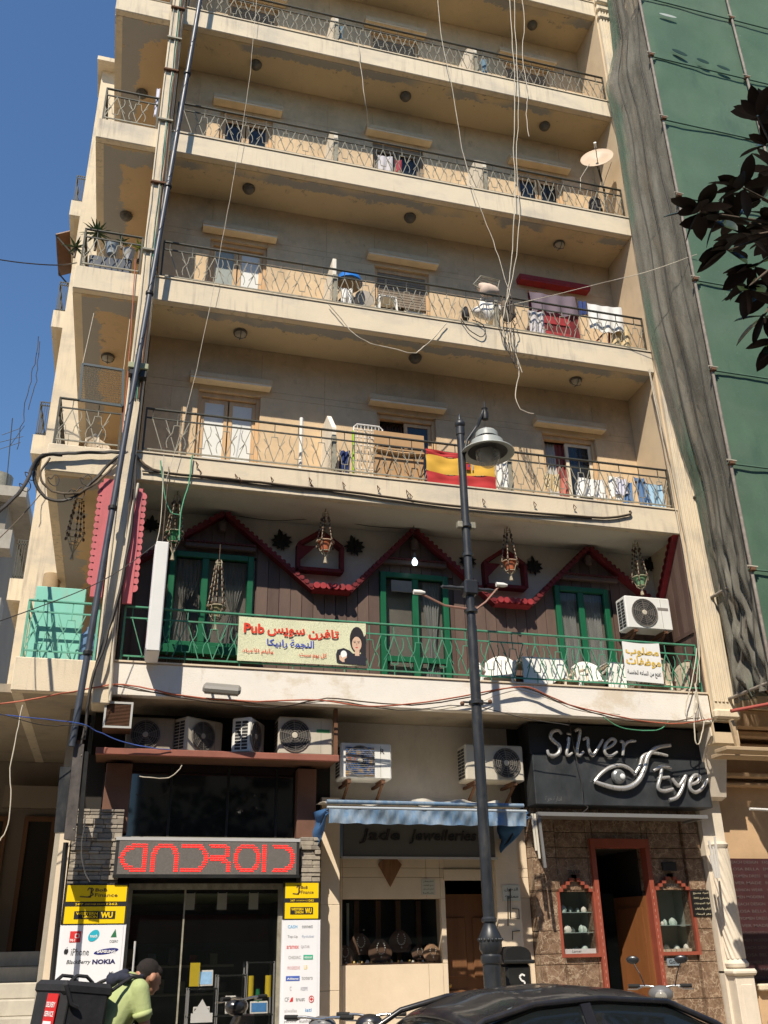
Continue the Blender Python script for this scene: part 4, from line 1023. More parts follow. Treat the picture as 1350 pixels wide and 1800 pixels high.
room_box('interior_wall', 2.6,5.2,ygl+.05,3.8,.12,2.5,C('shop_wall',(.12,.115,.105)),sh)
MB().box((2.62,3.70,1.75),(5.18,3.79,2.15)).build('maroon_band', C('maroon',(.10,.02,.02)), sh)
MB().box((2.62,1.4,2.30),(5.18,3.7,2.40)).build('ceiling_cove', C('cove_green',(.25,.30,.20)), sh)
for i,x in enumerate((3.70,4.10,4.50)):
    tg = thing('hanging_tag','pale card hanging inside the phone shop window, '+('left','middle','right')[i]+' of three','card',(x,ygl+.08,2.12),'cards hung in the phone shop window')
    MB().box((x-.06,ygl+.08,2.10),(x+.06,ygl+.086,2.30)).build('card',C('pale_card',(.50,.50,.42)),tg); MB().box((x-.05,ygl+.075,2.29),(x+.05,ygl+.09,2.33)).build('clip',ink,tg)
# wall shelves with boxes far inside
for zz in (1.05,1.42): MB().box((2.65,3.3,zz),(4.6,3.7,zz+.03)).build('shelf', C('shelf_white',(.35,.33,.28)), sh)
rc = [(.25,.24,.2),(.10,.10,.12),(.3,.28,.22),(.22,.05,.04),(.12,.16,.2)]
for i in range(12):
    x = 2.75+i*.15; zz = 1.08 if i%2 else 1.45
    MB().bev((x,3.35,zz),(x+.11,3.5,zz+random.uniform(.12,.25)),.004).build('goods_box', C('goods%d'%(i%5),rc[i%5]), label='small boxed goods on the %s shelf inside the phone shop, %s from the left'%('lower' if i%2 else 'upper',('first','second','third','fourth','fifth','sixth')[i//2]), cat='box', group='boxes on the phone shop shelves')
# phone display racks behind the glass
def rack(x,lb,zt,scr):
    t = thing('display_rack', lb,'display stand',(x,ygl+.3,.15),'display racks in the phone shop window')
    s = MB()
    for ex in (-.17,.17):
        for ey in (.15,.42): s.box((x+ex-.01,ygl+ey-.01,.15),(x+ex+.01,ygl+ey+.01,zt))
    s.build('frame', C('rack_steel',(.30,.30,.30),.4), t)
    for zz in (.55,.9,zt-.02): MB().box((x-.17,ygl+.14,zz),(x+.17,ygl+.43,zz+.015)).build('shelf', M['black'], t)
    for zz,w_,h,c in scr:
        s = MB(); s.M = Matrix.Translation((x,ygl+.16,zz)) @ Matrix.Rotation(radians(-12),4,'X'); s.bev((-w_/2,0,0),(w_/2,.015,h),.004)
        q = s.build('tablet', M['plastic_w'], t)
        s = MB(); s.M = Matrix.Translation((x,ygl+.16,zz)) @ Matrix.Rotation(radians(-12),4,'X'); s.box((-w_/2+.015,-.003,.02),(w_/2-.015,0,h-.02)); s.build('screen', c, q)
M['scr'] = mat('lit_screen',(.30,.50,.72),.3,.2,12,emit=.35); M['scr2'] = mat('blue_screen',(.06,.18,.38),.3,.3,8,emit=.25); M['yl'] = mat('yellow_card',(.62,.47,.03),.5,.05)
rack(3.93,'display rack with a lit pale tablet on top, left of three',1.22,[(1.24,.24,.18,M['scr']),(.92,.2,.1,ink)])
rack(4.28,'display rack with a tall blue phone screen, middle of three',1.36,[(.93,.13,.2,M['scr2'])])
rack(4.63,'display rack with yellow tubes and a green bottle, right of three',1.50,[(.92,.22,.14,M['scr2'])])
w_ = thing('price_card','white triangular card stand in the phone shop window','card',(3.93,ygl+.1,.95))
MB().prism([(3.83,ygl+.12,.95),(4.03,ygl+.12,.95),(3.93,ygl+.12,1.10)],(0,.01,0)).build('triangle',wht,w_); MB().box((3.80,ygl+.10,.85),(4.06,ygl+.11,.95)).build('label_strip',wht,w_)
MB().box((3.76,ygl+.14,1.24),(3.88,ygl+.15,1.50)).build('poster_card', M['yl'], label='yellow and white card propped behind the lit tablet', cat='card')
for i,x in enumerate((4.52,4.74)): MB().lathe([(0,0),(.04,0),(.04,.24),(0,.24)],(x,ygl+.2,1.10),12).build('yellow_tube',M['yl'],label='yellow packaging tube in the right display rack, '+('left' if i==0 else 'right')+' one',cat='packaging',group='yellow tubes',smooth=40)
MB().lathe([(0,0),(.06,0),(.065,.12),(.03,.18),(.025,.24),(0,.24)],(4.62,ygl+.25,.95),12).build('green_bottle',C('green_glass',(.02,.16,.07),.1),label='green bottle between the yellow tubes',cat='bottle',smooth=40)
# LED sign
led = thing('led_sign','black LED matrix sign reading ANDROID in red dashes over the phone shop','sign',(3.9,.3,2.44))
lx0,lx1,lz0,lz1 = 2.735,5.005,2.455,2.905; yl = .28
MB().bev((lx0,yl,lz0),(lx1,yl+.22,lz1),.01).build('casing', C('sign_black',(.03,.03,.032),.5), led)
MB().box((lx0+.04,yl-.006,lz0+.03),(lx1-.04,yl-.001,lz1-.035)).build('led_panel', mat('led_panel',(.13,.12,.11),.7,.3,90), led)
MB().box((lx0-.005,yl-.012,lz1-.03),(lx1+.005,yl+.22,lz1+.008)).build('top_trim', C('alu',(.42,.42,.42),.35), led)
MB().box((lx0-.005,yl-.012,lz0-.01),(lx1+.005,yl-.001,lz0+.025)).build('bottom_trim', M['black'], led)
M['led'] = mat('red_led',(1.0,.025,.02),.4,0,emit=1.1)
def ledletter(paths, x0, w_, thick=.060):
    """dashes laid in rows wherever a stroke passes"""
    s = MB(); zb_ = lz0+.055; H = lz1-lz0-.12; rows = 13
    for r in range(rows):
        z = zb_+H*(r+.5)/rows
        v = (r+.5)/rows; xs = set(); nx = int(w_/.02)
        for c in range(nx):
            u = (c+.5)/nx
            for pa in paths:
                hit = False
                for (a,b_),(c2,d) in zip(pa,pa[1:]):
                    ax,az,bx_,bz = a*w_,b_*H,c2*w_,d*H; px,pz_ = u*w_, v*H
                    L2 = (bx_-ax)**2+(bz-az)**2; tt = max(0,min(1,((px-ax)*(bx_-ax)+(pz_-az)*(bz-az))/L2)) if L2 else 0
                    if (px-ax-tt*(bx_-ax))**2+(pz_-az-tt*(bz-az))**2 < (thick/2)**2: hit=True; break
                if hit: xs.add(c); break
        xs = sorted(xs); i = 0
        while i < len(xs):
            j = i
            while j+1 < len(xs) and xs[j+1]==xs[j]+1 and j-i < 2: j += 1
            xa_, xb_ = x0+xs[i]*w_/nx+.002, x0+(xs[j]+1)*w_/nx-.003
            s.box((xa_+.001,yl-.011,z-.006),(xb_-.003,yl-.006,z+.006)); i = j+1
    s.build('led_letter', M['led'], led)
arc = lambda cx,cz,rx,rz,a0,a1,n=12: [(cx+rx*cos(radians(a0+(a1-a0)*k/n)), cz+rz*sin(radians(a0+(a1-a0)*k/n))) for k in range(n+1)]
G = {'a':[[(.85,.02),(.85,.98)], arc(.85,.5,.75,.47,90,270)], 'n':[[(.1,.02),(.1,.5)]+arc(.5,.55,.4,.42,180,0)+[(.9,.5),(.9,.02)]],
     'd':[[(.05,.97),(.4,.97)]+arc(.4,.5,.52,.47,90,-90)+[(.05,.03)]], 'r':[[(.1,.96),(.5,.96)]+arc(.5,.73,.35,.23,90,-90)+[(.1,.5)],[(.5,.5),(.9,.3),(.9,.02)]],
     'o':[arc(.5,.5,.42,.47,0,360,20)], 'i':[[(.5,.02),(.5,.98)]], 'dd':[[(.12,.97),(.3,.97)]+arc(.3,.5,.55,.47,90,-90)+[(.12,.03)]]}
for gk,xa_,w_ in (('a',2.78,.36),('n',3.16,.34),('d',3.52,.34),('r',3.86,.28),('o',4.17,.34),('i',4.505,.10),('dd',4.655,.31)): ledletter(G[gk], xa_, w_)
# yellow panels with white brand boards below
M['yel'] = mat('panel_yellow',(.80,.55,.005),.45,.03,2); M['pw'] = mat('panel_white',(.74,.75,.78),.4,.03,2)
def finance(x0,x1,z0,zm,zt,y,lb,left):
    t = thing('advertising_panel', lb, 'sign', ((x0+x1)/2,y,z0), 'yellow and white panels either side of the phone shop')
    MB().box((x0-.02,y+.004,zm-.01),(x1+.02,y+.06,zt+.02)).build('panel_back', ink, t); MB().box((x0-.03,y+.01,z0),(x1+.03,y+.055,zm-.012)).build('panel_back', M['pw'], t)
    h = zt-zm; w_ = x1-x0
    MB().box((x0,y,zm+.57*h),(x1,y+.004,zt)).build('yellow_board', M['yel'], t); MB().box((x0,y,zm),(x1,y+.004,zm+.44*h)).build('yellow_board', M['yel'], t)
    MB().box((x0,y+.005,z0),(x1,y+.0095,zm-.02)).build('white_board', M['pw'], t)
    Y_ = y-.002
    def L(s,u,v,ww,hh,m,ar=False,**k):
        letters(t,s,(x0+u*w_,Y_,v),ww*w_,hh,m,ar=ar,depth=.001,**k)
    br = C('logo_brown',(.10,.06,.03))
    L('BoB',.47,zm+.83*h,.20,.085*h,br,bold=.02); L('Finance',.47,zm+.69*h,.38,.095*h,br,bold=.01)
    s = MB(); q = [(.22,.70),(.40,.68),(.40,.90),(.36,.93),(.34,.86)]
    P = [V((x0+a*w_,Y_-.001,zm+b_*h)) for a,b_ in q]
    for a,b_ in zip(P,P[1:]): s.bar(a,b_,.012,.001)
    P = [V((x0+.40*w_,Y_-.001,zm+.93*h)),V((x0+.44*w_,Y_-.001,zm+.88*h)),V((x0+.405*w_,Y_-.001,zm+.82*h)),V((x0+.445*w_,Y_-.001,zm+.75*h)),V((x0+.36*w_,Y_-.001,zm+.69*h))]
    for a,b_ in zip(P,P[1:]): s.bar(a,b_,.012,.001)
    s.build('logo_mark', br, t)
    L('24/7',.16,zm+.475*h,.13,.055*h,M['yel'],bold=.02); L('CUSTOMER SERVICE',.32,zm+.482*h,.33,.035*h,M['yel']); L('1262',.68,zm+.475*h,.18,.06*h,M['yel'],bold=.02)
    MB().box((x0+.16*w_,y-.004,zm+.12*h),(x0+.84*w_,y-.0005,zm+.32*h)).build('logo_plate', ink, t)
    Y_ = y-.005
    L('WESTERN',.19,zm+.225*h,.36,.07*h,M['yel'],bold=.03); L('UNION',.30,zm+.14*h,.25,.07*h,M['yel'],bold=.03); L('WU',.60,zm+.14*h,.20,.155*h,M['yel'],bold=.05)
    Y_ = y+.004
    g = ink
    if left:
        def box(u,v,ww,hh,c,nm='logo_block'): MB().bev((x0+u*w_,y+.001,v),(x0+(u+ww)*w_,y+.0045,v+hh),.008).build(nm,c,t)
        z_ = zm
        box(.13,z_-.20,.18,.12,C('logo_red',(.60,.03,.03)))
        MB().bar((x0+.22*w_,y,z_-.15),(x0+.22*w_,y,z_-.11),.008,.001).bar((x0+.22*w_,y,z_-.11),(x0+.28*w_,y,z_-.11),.008,.001).bar((x0+.28*w_,y,z_-.11),(x0+.28*w_,y,z_-.15),.008,.001).bar((x0+.22*w_,y,z_-.15),(x0+.28*w_,y,z_-.15),.008,.001).build('logo_mark',wht,t)
        Y_ = y; L('961',.14,z_-.19,.08,.03,wht,bold=.02)
        MB().prism([(x0+(.52+.09*cos(a))*w_,y+.001,z_-.13+.06*sin(a)+.02*cos(a)) for a in [k*pi/9 for k in range(18)]],(0,.003,0)).build('logo_oval',C('logo_cyan',(.02,.38,.50)),t)
        L('touch',.46,z_-.15,.12,.035,wht,bold=.02); Y_ = y+.004
        MB().prism([(x0+.80*w_,y+.003,z_-.15),(x0+.90*w_,y+.003,z_-.15),(x0+.87*w_,y+.003,z_-.06)],(0,.001,0)).build('logo_triangle',C('logo_green',(.03,.16,.07)),t)
        L('OGERO',.79,z_-.21,.14,.03,g)
        ap = [(.085,.0),(.10,.008),(.115,.0),(.135,.03),(.13,.055),(.115,.065),(.10,.058),(.085,.065),(.065,.045),(.065,.02)]
        MB().prism([(x0+a*w_,y+.003,z_-.33+b_) for a,b_ in ap],(0,.001,0)).prism([(x0+a*w_,y+.003,z_-.33+b_) for a,b_ in [(.098,.068),(.112,.085),(.116,.082),(.104,.068)]],(0,.001,0)).build('logo_mark',ink,t)
        L('iPhone',.18,z_-.34,.29,.075,ink,bold=.0)
        MB().prism([(x0+(.75+.20*cos(a))*w_,y+.003,z_-.30+.030*sin(a)+.018*cos(a)) for a in [k*pi/12 for k in range(24)]],(0,.001,0)).build('logo_oval',C('logo_navy',(.01,.015,.16)),t)
        Y_ = y+.002; L('SAMSUNG',.60,z_-.317,.30,.032,wht,bold=.03); Y_ = y+.004
        L('BlackBerry',.12,z_-.44,.38,.055,ink,bold=.01,shear=.2); L('NOKIA',.54,z_-.435,.38,.052,C('logo_navy2',(.02,.02,.10)),bold=.05)
        for i in range(6): pass
        L('LG',.83,z_-.545,.07,.03,ink,bold=.03)
    else:
        rows = [('CASH',.10,.28,(.05,.35,.65)),('connect',.52,.32,(.15,.15,.15))],[('Top-Up',.10,.30,(.2,.2,.2)),('flydubai',.52,.36,(.35,.4,.5))],[('aramex',.08,.36,(.65,.05,.05)),('QATAR',.50,.26,(.35,.3,.33))],\
               [('CHIDIAC',.14,.36,(.3,.3,.3)),(None,.58,.28,(.05,.40,.25))],[('PROGRESSIVE',.12,.36,(.60,.3,.3)),('LB',.60,.10,(.75,.55,.1))],[(None,.08,.40,(.06,.12,.45)),('toters',.54,.32,(.3,.3,.3))],\
               [('C',.20,.05,(.3,.3,.3)),('KEEPE',.52,.20,(.3,.3,.35))],[('CF',.06,.12,(.2,.2,.2)),('trust',.38,.26,(.1,.1,.1))],[('alwafaa',.06,.36,(.5,.5,.5)),('iati',.66,.18,(.03,.25,.55))],[('petroline',.06,.34,(.25,.25,.25)),('kunhadi',.50,.40,(.25,.22,.22))],[('5INDEX',.06,.38,(.15,.1,.1)),('fattal',.55,.32,(.6,.6,.6))],[('SGBL',.05,.38,(.15,.12,.35)),('LIA',.72,.12,(.6,.1,.1))]
        H = (zm-.04-z0-.05)*.97; n = len(rows)
        for i, r in enumerate(rows):
            zz = zm-.11-i*.115
            for j,(s_,u,ww,c) in enumerate(r):
                cm = C('ad%d_%d'%(i,j),c)
                if s_ is None:
                    MB().box((x0+u*w_,y+.002,zz-.008),(x0+(u+ww)*w_,y+.0045,zz+.045)).build('logo_block',cm,t); Y_ = y+.001; L('Allianz' if i==5 else 'MEDGULF',u+.03,zz+.005,ww-.06,.022,wht,bold=.02); Y_ = y+.004
                else: L(s_,u,zz,ww,.036 if len(s_)>2 else .045,cm,bold=.008)
        s = MB(); s.tube([(x0+(.83+.07*cos(k*pi/10))*w_,y+.002,zm-.11-7*.115+.02+.035*sin(k*pi/10)) for k in range(21)],.004,4); s.build('logo_ring',C('logo_red',(.6,.03,.03)),t)
        s = MB(); cx_=x0+.83*w_; cz_=zm-.11-7*.115+.02; s.box((cx_-.006,y+.001,cz_-.018),(cx_+.006,y+.003,cz_+.018)).box((cx_-.018,y+.001,cz_-.006),(cx_-.0061,y+.003,cz_+.006)).box((cx_+.0061,y+.001,cz_-.006),(cx_+.018,y+.003,cz_+.006)).build('logo_cross',M['logo_red'],t)
        s = MB(); s.prism([(x0+a*w_,y+.002,zm-.11-7*.115+b_) for a,b_ in [(.20,-.005),(.30,0),(.30,.045),(.25,.04)]],(0,.002,0)); s.build('logo_mark',M['logo_red'],t)
    return t
yp_ = .34
pA = [at(119,1556,y=yp_),at(224,1556,y=yp_),at(113,1624,y=yp_)]
finance(pA[0].x,pA[1].x,.35,pA[2].z,pA[0].z,yp_,'yellow and white advertising panel left of the phone shop, with phone brand names',True)
pB = [at(502,1552,y=yp_),at(560,1552,y=yp_),at(500,1615,y=yp_)]
finance(pB[0].x,pB[1].x,.35,pB[2].z,pB[0].z,yp_,'narrow yellow and white advertising panel right of the phone shop, with many small logos',False)

# --------------------------------------------------------------- jeweller with the blue awning
jw = thing('jeweller_front','beige stone jeweller front with a wide dark display window under the blue awning','shopfront',(6.8,B,.15))
xj0 = at(597,1700,y=B)[0]; xp0j, xp1j = at(562,1700,y=.72)[0], at(597,1700,y=.72)[0]
wz0,wz1 = 1.43,2.23; wx0,wx1 = 5.72,7.10; dx0,dx1 = 7.17,8.02
def slabs(cells, y, d, m, par, nm='stone_slab', gap=.002):
    for a,b_,c,e in cells: MB().bev((a+gap,y,c+gap),(b_-gap,y+d,e-gap),.003).build(nm, m, par)
slabs(walled(xj0,8.42,.15,3.3,B,.2,[(wx0,wx1,wz0,wz1),(dx0,dx1,.15,2.50)],cutx=(6.9,),cutz=(2.62,)), B-.02, .22, M['stonepale'], jw)
slabs([(xp0j,xp1j,.15,1.15),(xp0j,xp1j,1.15,2.15),(xp0j,xp1j,2.15,3.5)], .72, .26, M['stonepale'], jw)
xr0,xr1 = at(878,1700,y=.80)[0]+.03, at(925,1700,y=.80)[0]
slabs([(xr0,xr1,.15,1.6),(xr0,xr1,1.6,3.0)], .82, .15, M['stonepale'], jw)
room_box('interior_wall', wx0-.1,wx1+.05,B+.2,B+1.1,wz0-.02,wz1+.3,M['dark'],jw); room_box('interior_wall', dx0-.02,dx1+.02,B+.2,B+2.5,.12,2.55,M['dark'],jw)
MB().box((wx0,B+.05,wz0),(wx1,B+.056,wz1)).build('pane', M['shopglass'], jw)
for x in (6.02,6.33,6.62,6.92): MB().box((x,B+.55,wz0),(x+.07,B+.6,wz1)).build('window_post', M['wood_dk'], jw)
MB().box((wx0,B+.05,wz0-.0),(wx1,B+1.0,wz0+.02)).build('display_shelf', C('velvet',(.20,.12,.07)), jw)
MB().box((wx0+.18,B+.5,wz0+.05),(wx0+.215,B+.53,wz1-.03)).build('pale_upright', C('pale_strip',(.45,.5,.45)), jw)  # narrow upright strip in a pale grey-green
wn = MB().box((dx0,B+.3,.15),(dx1,B+.34,2.3)).build('door', M['wood_dk'], jw)
for zz in (.35,1.25):
    for xx in (dx0+.08,dx0+.48): MB().bev((xx,B+.275,zz),(xx+.3,B+.3,zz+.75),.02).build('door_panel', M['wood_dk'], wn)
MB().ball((dx0+.1,B+.25,1.15),.03,8,6).build('door_knob', C('brass',(.5,.35,.12),.3,metal=.8), wn)
MB().box((dx0-.02,B-.05,2.46),(dx1+.02,B-.021,2.6)).build('door_lintel', M['stonepale'], jw)
# busts with necklaces
def bust(x,y,z,sc,m,lb):
    t = thing('necklace_bust', lb, 'display bust', (x,y,z), 'necklace display busts in the jeweller window')
    MB().sheet(lambda u,v: V((x+(u-.5)*.20*sc*(.25+1.35*sin(pi*min(.98,v*.8+.18))**.8), y+.05*v-.03*sin(u*pi), z+v*.27*sc)), 8, 10, .025).build('bust', m, t, smooth=60)
    s = MB(); pts = [(x+.055*sc*sin(a), y-.045, z+.17*sc-.075*sc*cos(a)) for a in [k*2*pi/16-pi for k in range(17)]]
    for p in pts[2:-2]: s.ball(p,.009*sc,6,5)
    s.ball((x,y-.05,z+.06*sc),.012*sc,6,5); s.build('necklace', C('silver_chain',(.65,.65,.6),.3), t, smooth=60)['kind'] = 'stuff'
bc = C('bust_sunlit_tan',(.36,.22,.13),.8); bd_ = C('bust_brown',(.12,.07,.045),.8)  # the lighter tan paints sunlight on the right-hand bust
for px,pz_,sc,m,lb in ((550,0,.0,bd_,''),):
    pass
for x,yo,z_,sc,m,lb in ((6.03,.25,.12,.95,bd_,'brown necklace bust at the left of the jeweller window'),(6.28,.15,.03,1.0,bd_,'brown necklace bust second from left in the jeweller window'),(6.60,.28,.14,1.0,bd_,'tallest brown necklace bust near the middle of the jeweller window'),
                        (6.83,.18,.05,.6,bd_,'small dark necklace bust right of the middle of the jeweller window'),(6.99,.10,.03,.75,bc,'tan bust painted sunlit with a silver necklace at the right end of the jeweller window'),(5.80,.2,.02,.8,bd_,'dark necklace bust in the left corner of the jeweller window')):
    bust(x, B+yo, wz0+z_, sc, m, lb)
ORD = ['first','second','third','fourth','fifth','sixth','seventh','eighth','ninth','tenth','eleventh','twelfth','thirteenth','fourteenth','fifteenth','sixteenth','seventeenth','eighteenth','nineteenth','twentieth','twenty-first','twenty-second','twenty-third','twenty-fourth','twenty-fifth','twenty-sixth']
gold = C('gold_trinket',(.55,.38,.12),.35,metal=.5)
for i in range(26):
    x = wx0+.1+i*.05+random.uniform(-.015,.015); r = random.uniform(.012,.03); y = B+random.uniform(.08,.3)
    q = MB(); q.lathe([(0,0),(r,0),(r*.9,r*.8),(r*.3,r*1.5),(0,r*1.5)],(x,y,wz0+.02),8); q.build('trinket', gold if i%3 else M['plastic_w'], label='small %s trinket on the jeweller window sill, %s from the left'%('gold' if i%3 else 'white', ORD[i]), cat='jewellery', group='trinkets along the jeweller window sill', smooth=50)
# diamond-shaped board, papers
MB().pxz([(6.22,2.66),(6.30,2.75),(6.47,2.75),(6.55,2.66),(6.385,2.38)], B-.05, B-.021).build('diamond_board', mat('carved_wood',(.20,.10,.045),.6,.3,14,stretch=(3,1,.3)), label='brown wooden cut-gem shaped board over the jeweller window', cat='sign', origin=(6.385,B-.03,2.38))
def paper(px0,py0,px1,py1,y,lb,lines,m=None):
    a = at(px0,py1,y=y); b_ = at(px1,py0,y=y); t = thing('notice', lb, 'notice', ((a.x+b_.x)/2,y,a.z))
    MB().box((a.x,y-.008,a.z),(b_.x,y,b_.z)).build('sheet', m or C('paper',(.50,.50,.42)), t)
    n = len(lines)
    for i, s_ in enumerate(lines):
        h = (b_.z-a.z)/n; letters(t,s_,(a.x+.12*(b_.x-a.x),y-.0085,b_.z-h*(i+.8)),.76*(b_.x-a.x),h*.5,ink if m is None else C('gold_ink',(.55,.50,.35)),ar=True,depth=.0015,bold=.01)
    return t
paper(741,1546,764,1573,B-.022,'small white notice in Arabic between the jeweller window and its door',['إشعار'.replace('إ','ا'),'يمنع الوقوف','امام المحل','شكرا'])
paper(884,1556,913,1584,.815,'white notice sheet on the pier right of the jeweller door',['الدخول','ممنوع'],None)
s = MB()
c = [at(897,1562,y=.8),at(897,1613,y=.8),at(913,1615,y=.8),at(912,1598,y=.8),at(900,1597,y=.8)]; s.tube(c,.007,5)
c = [at(901,1652,y=.8),at(901,1637,y=.8),at(914,1636,y=.8)]; s.tube(c,.007,5); s.tube([at(893,1575,y=.8),at(893,1628,y=.8)],.006,5)
s.build('bent_rod', M['black'], label='bent black wire rods on the pale pier behind the bin', cat='wire')
# board above the window
sb = thing('shop_sign','unlit grey signboard with dark script Jade Jewelleries under the blue awning','sign',(6.8,.72,2.85))
s0 = at(603,1506,y=.70); s1 = at(868,1450,y=.70)
sgz0, sgz1 = s0.z, s1.z+.12
MB().bev((s0.x,.70,sgz0),(s1.x,.92,sgz1),.01).build('board', C('dull_grey_board',(.10,.10,.095),.5), sb)
MB().box((s0.x-.02,.68,sgz0-.025),(s1.x+.02,.72,sgz0+.005)).build('edge_trim', C('alu',(.42,.42,.42)), sb)
letters(sb,'Jade',(s0.x+.22,.69,sgz0+.17),.55,.19,ink,bold=.01,shear=.25,extr=.02,depth=.01); letters(sb,'Jewelleries',(s0.x+.92,.69,sgz0+.17),.95,.19,ink,bold=.01,shear=.25,extr=.02,depth=.01)
# awning
aw = thing('awning','faded blue fabric awning with torn cream top rolled out over the jeweller','awning',(6.6,0,2.6))
M['bluecl'] = mat('w_faded_blue_canvas',(.10,.18,.29),.85,.15,4)
N, L, g, sp = wpos(M['bluecl']); mixin(M['bluecl'], ramp(N, L, nz(N, L, g, 7, 6, (1.6,1,.55), (2,2,2), .7), .38, .62, 0, .7), (.27,.31,.34))
M['bluedk'] = mat('blue_canvas',(.045,.13,.29),.85,.15,5); M['cr_cl'] = mat('cream_canvas',(.58,.54,.46),.9,.1,6)
ya = -.20; A0 = at(578,1447,y=ya); A1 = at(926,1447,y=ya); zA0 = A0.z; zA1 = at(750,1425,y=ya).z; zA2 = at(750,1411,y=ya).z
MB().sheet(lambda u,v: V((A0.x+(A1.x-A0.x)*u, ya-.012*sin(u*61+v*2)*(1-v*.6)-.02*sin(u*17+v*3)-.01*sin(u*97-v*4), zA0+(zA1-zA0)*v+.004*sin(u*60)*(1-v))), 90, 6, .006).build('valance', M['bluecl'], aw, smooth=60)
MB().tube([(A0.x-.02,ya+.03,zA1+.02),(A1.x+.02,ya+.03,zA1+.02)],.02,10).build('front_bar', C('bar_bluegrey',(.36,.40,.43)), aw, smooth=50)
MB().tube([(A0.x-.01,ya+.09,zA2),(A1.x+.01,ya+.09,zA2)],.028,10).build('roller', M['bluecl'], aw, smooth=50)
MB().sheet(lambda u,v: V((A0.x+(A1.x-A0.x)*u, ya+.1+.85*v, zA2-.02+.12*v+.02*sin(u*22+v*5))), 40, 6, .006).build('top_canvas', M['cr_cl'], aw, smooth=60)
xs0 = A0.x+(A1.x-A0.x)*.42
MB().sheet(lambda u,v: V((xs0+(A1.x-.35-xs0)*u, ya+.10+.02*sin(u*30), zA2+.01+v*(.035+.02*sin(u*14)))), 40, 3, .008).build('torn_flap', M['cr_cl'], aw, smooth=60)
for sx,x in ((-1,A0.x-.02),(1,A1.x+.02)):
    def side_(u,v):   # u depth (front->wall), v down
        y = ya+.02+1.05*u; ztop = zA1+.02+.05*u
        drop = .10+.62*u if sx<0 else .12+.5*u*(1-.25*u)
        return V((x+.02*sin(v*12+u*7)-sx*.0, y, ztop-drop*v))
    MB().sheet(side_, 10, 10, .01).build('side_curtain', M['bluedk'], aw, smooth=60)
    MB().tube([(x,ya+.03,zA1),(x,B-.03,zA1-.45)],.014,6).build('arm', M['black'], aw)

# --------------------------------------------------------------- Silver Eye jeweller
se = thing('silver_shop_front','brown marble jewellery shop front with red-framed display windows and a tall open door','shopfront',(9.8,.8,.15))
M['marble'] = mat('w_brown_marble',(.16,.098,.062),.28,.25,6,spec=.5,coat=.2)
N, L, g, sp = wpos(M['marble'])
def vein(sc,lo,hi,colr,amt,loc):
    mp = N.new('ShaderNodeMapping'); mp.inputs['Location'].default_value = loc; L.new(g.outputs['Position'], mp.inputs[0])
    nn = N.new('ShaderNodeTexNoise'); nn.inputs['Scale'].default_value = 5; nn.inputs['Detail'].default_value = 5; L.new(mp.outputs[0], nn.inputs['Vector'])
    ad = N.new('ShaderNodeVectorMath'); ad.operation = 'MULTIPLY_ADD'; L.new(nn.outputs['Color'], ad.inputs[0]); ad.inputs[1].default_value = (.45,.45,.45); L.new(mp.outputs[0], ad.inputs[2])
    vo = N.new('ShaderNodeTexVoronoi'); vo.feature = 'DISTANCE_TO_EDGE'; vo.inputs['Scale'].default_value = sc; L.new(ad.outputs[0], vo.inputs['Vector'])
    mixin(M['marble'], ramp(N, L, vo.outputs['Distance'], hi, lo, 0, amt), colr)
mixin(M['marble'], ramp(N, L, nz(N, L, g, 9, 6, rough=.7), .45, .65, 0, .6), (.32,.22,.15)); mixin(M['marble'], ramp(N, L, nz(N, L, g, 22, 4, loc=(5,5,5)), .55, .66, 0, .7), (.08,.045,.028))
vein(5,.0,.035,(.50,.40,.29),.75,(1,2,3)); vein(13,.0,.05,(.42,.32,.23),.5,(6,2,3))
yM = .80
pts_ = {n_: at(*q,y=yM) for n_,q in dict(w1a=(983,1568),w1b=(1046,1568),w1c=(987,1677),dA=(1045,1490),dB=(1128,1490),w2a=(1143,1565),w2b=(1207,1563),w2c=(1155,1675),end=(1250,1600),st=(930,1600)).items()}
wz = (pts_['w1c'].z, pts_['w1a'].z); W1 = (pts_['w1a'].x-.02, pts_['w1b'].x-.06, wz[0], wz[1]-.0); W2 = (pts_['w2a'].x+.06, pts_['w2b'].x+.02, wz[0], wz[1]+.02)
D_ = (pts_['dA'].x-.02, pts_['dB'].x+.02, .15, pts_['dA'].z)
x0m, x1m = 8.42, 11.12
cells = walled(x0m,x1m,.15,3.45,yM,.2,[W1,W2,D_],cutx=(8.80,10.85),cutz=(.50,.92,1.38,1.8,2.75,3.1))
for a,b_,c,d in cells:
    pr_ = .05 if (b_ <= 8.81 or a >= 10.84) else 0
    MB().bev((a+.0035,yM-pr_+random.uniform(0,.004),c+.0035),(b_-.0035,yM+.2,d-.0035),.005).build('marble_tile', M['marble'], se)
MB().box((x0m,yM+.003,3.45),(x1m,yM+.2,4.59)).build('upper_board', M['dark'], se)
rw = mat('red_brown_frame',(.26,.065,.04),.5,.12,6)
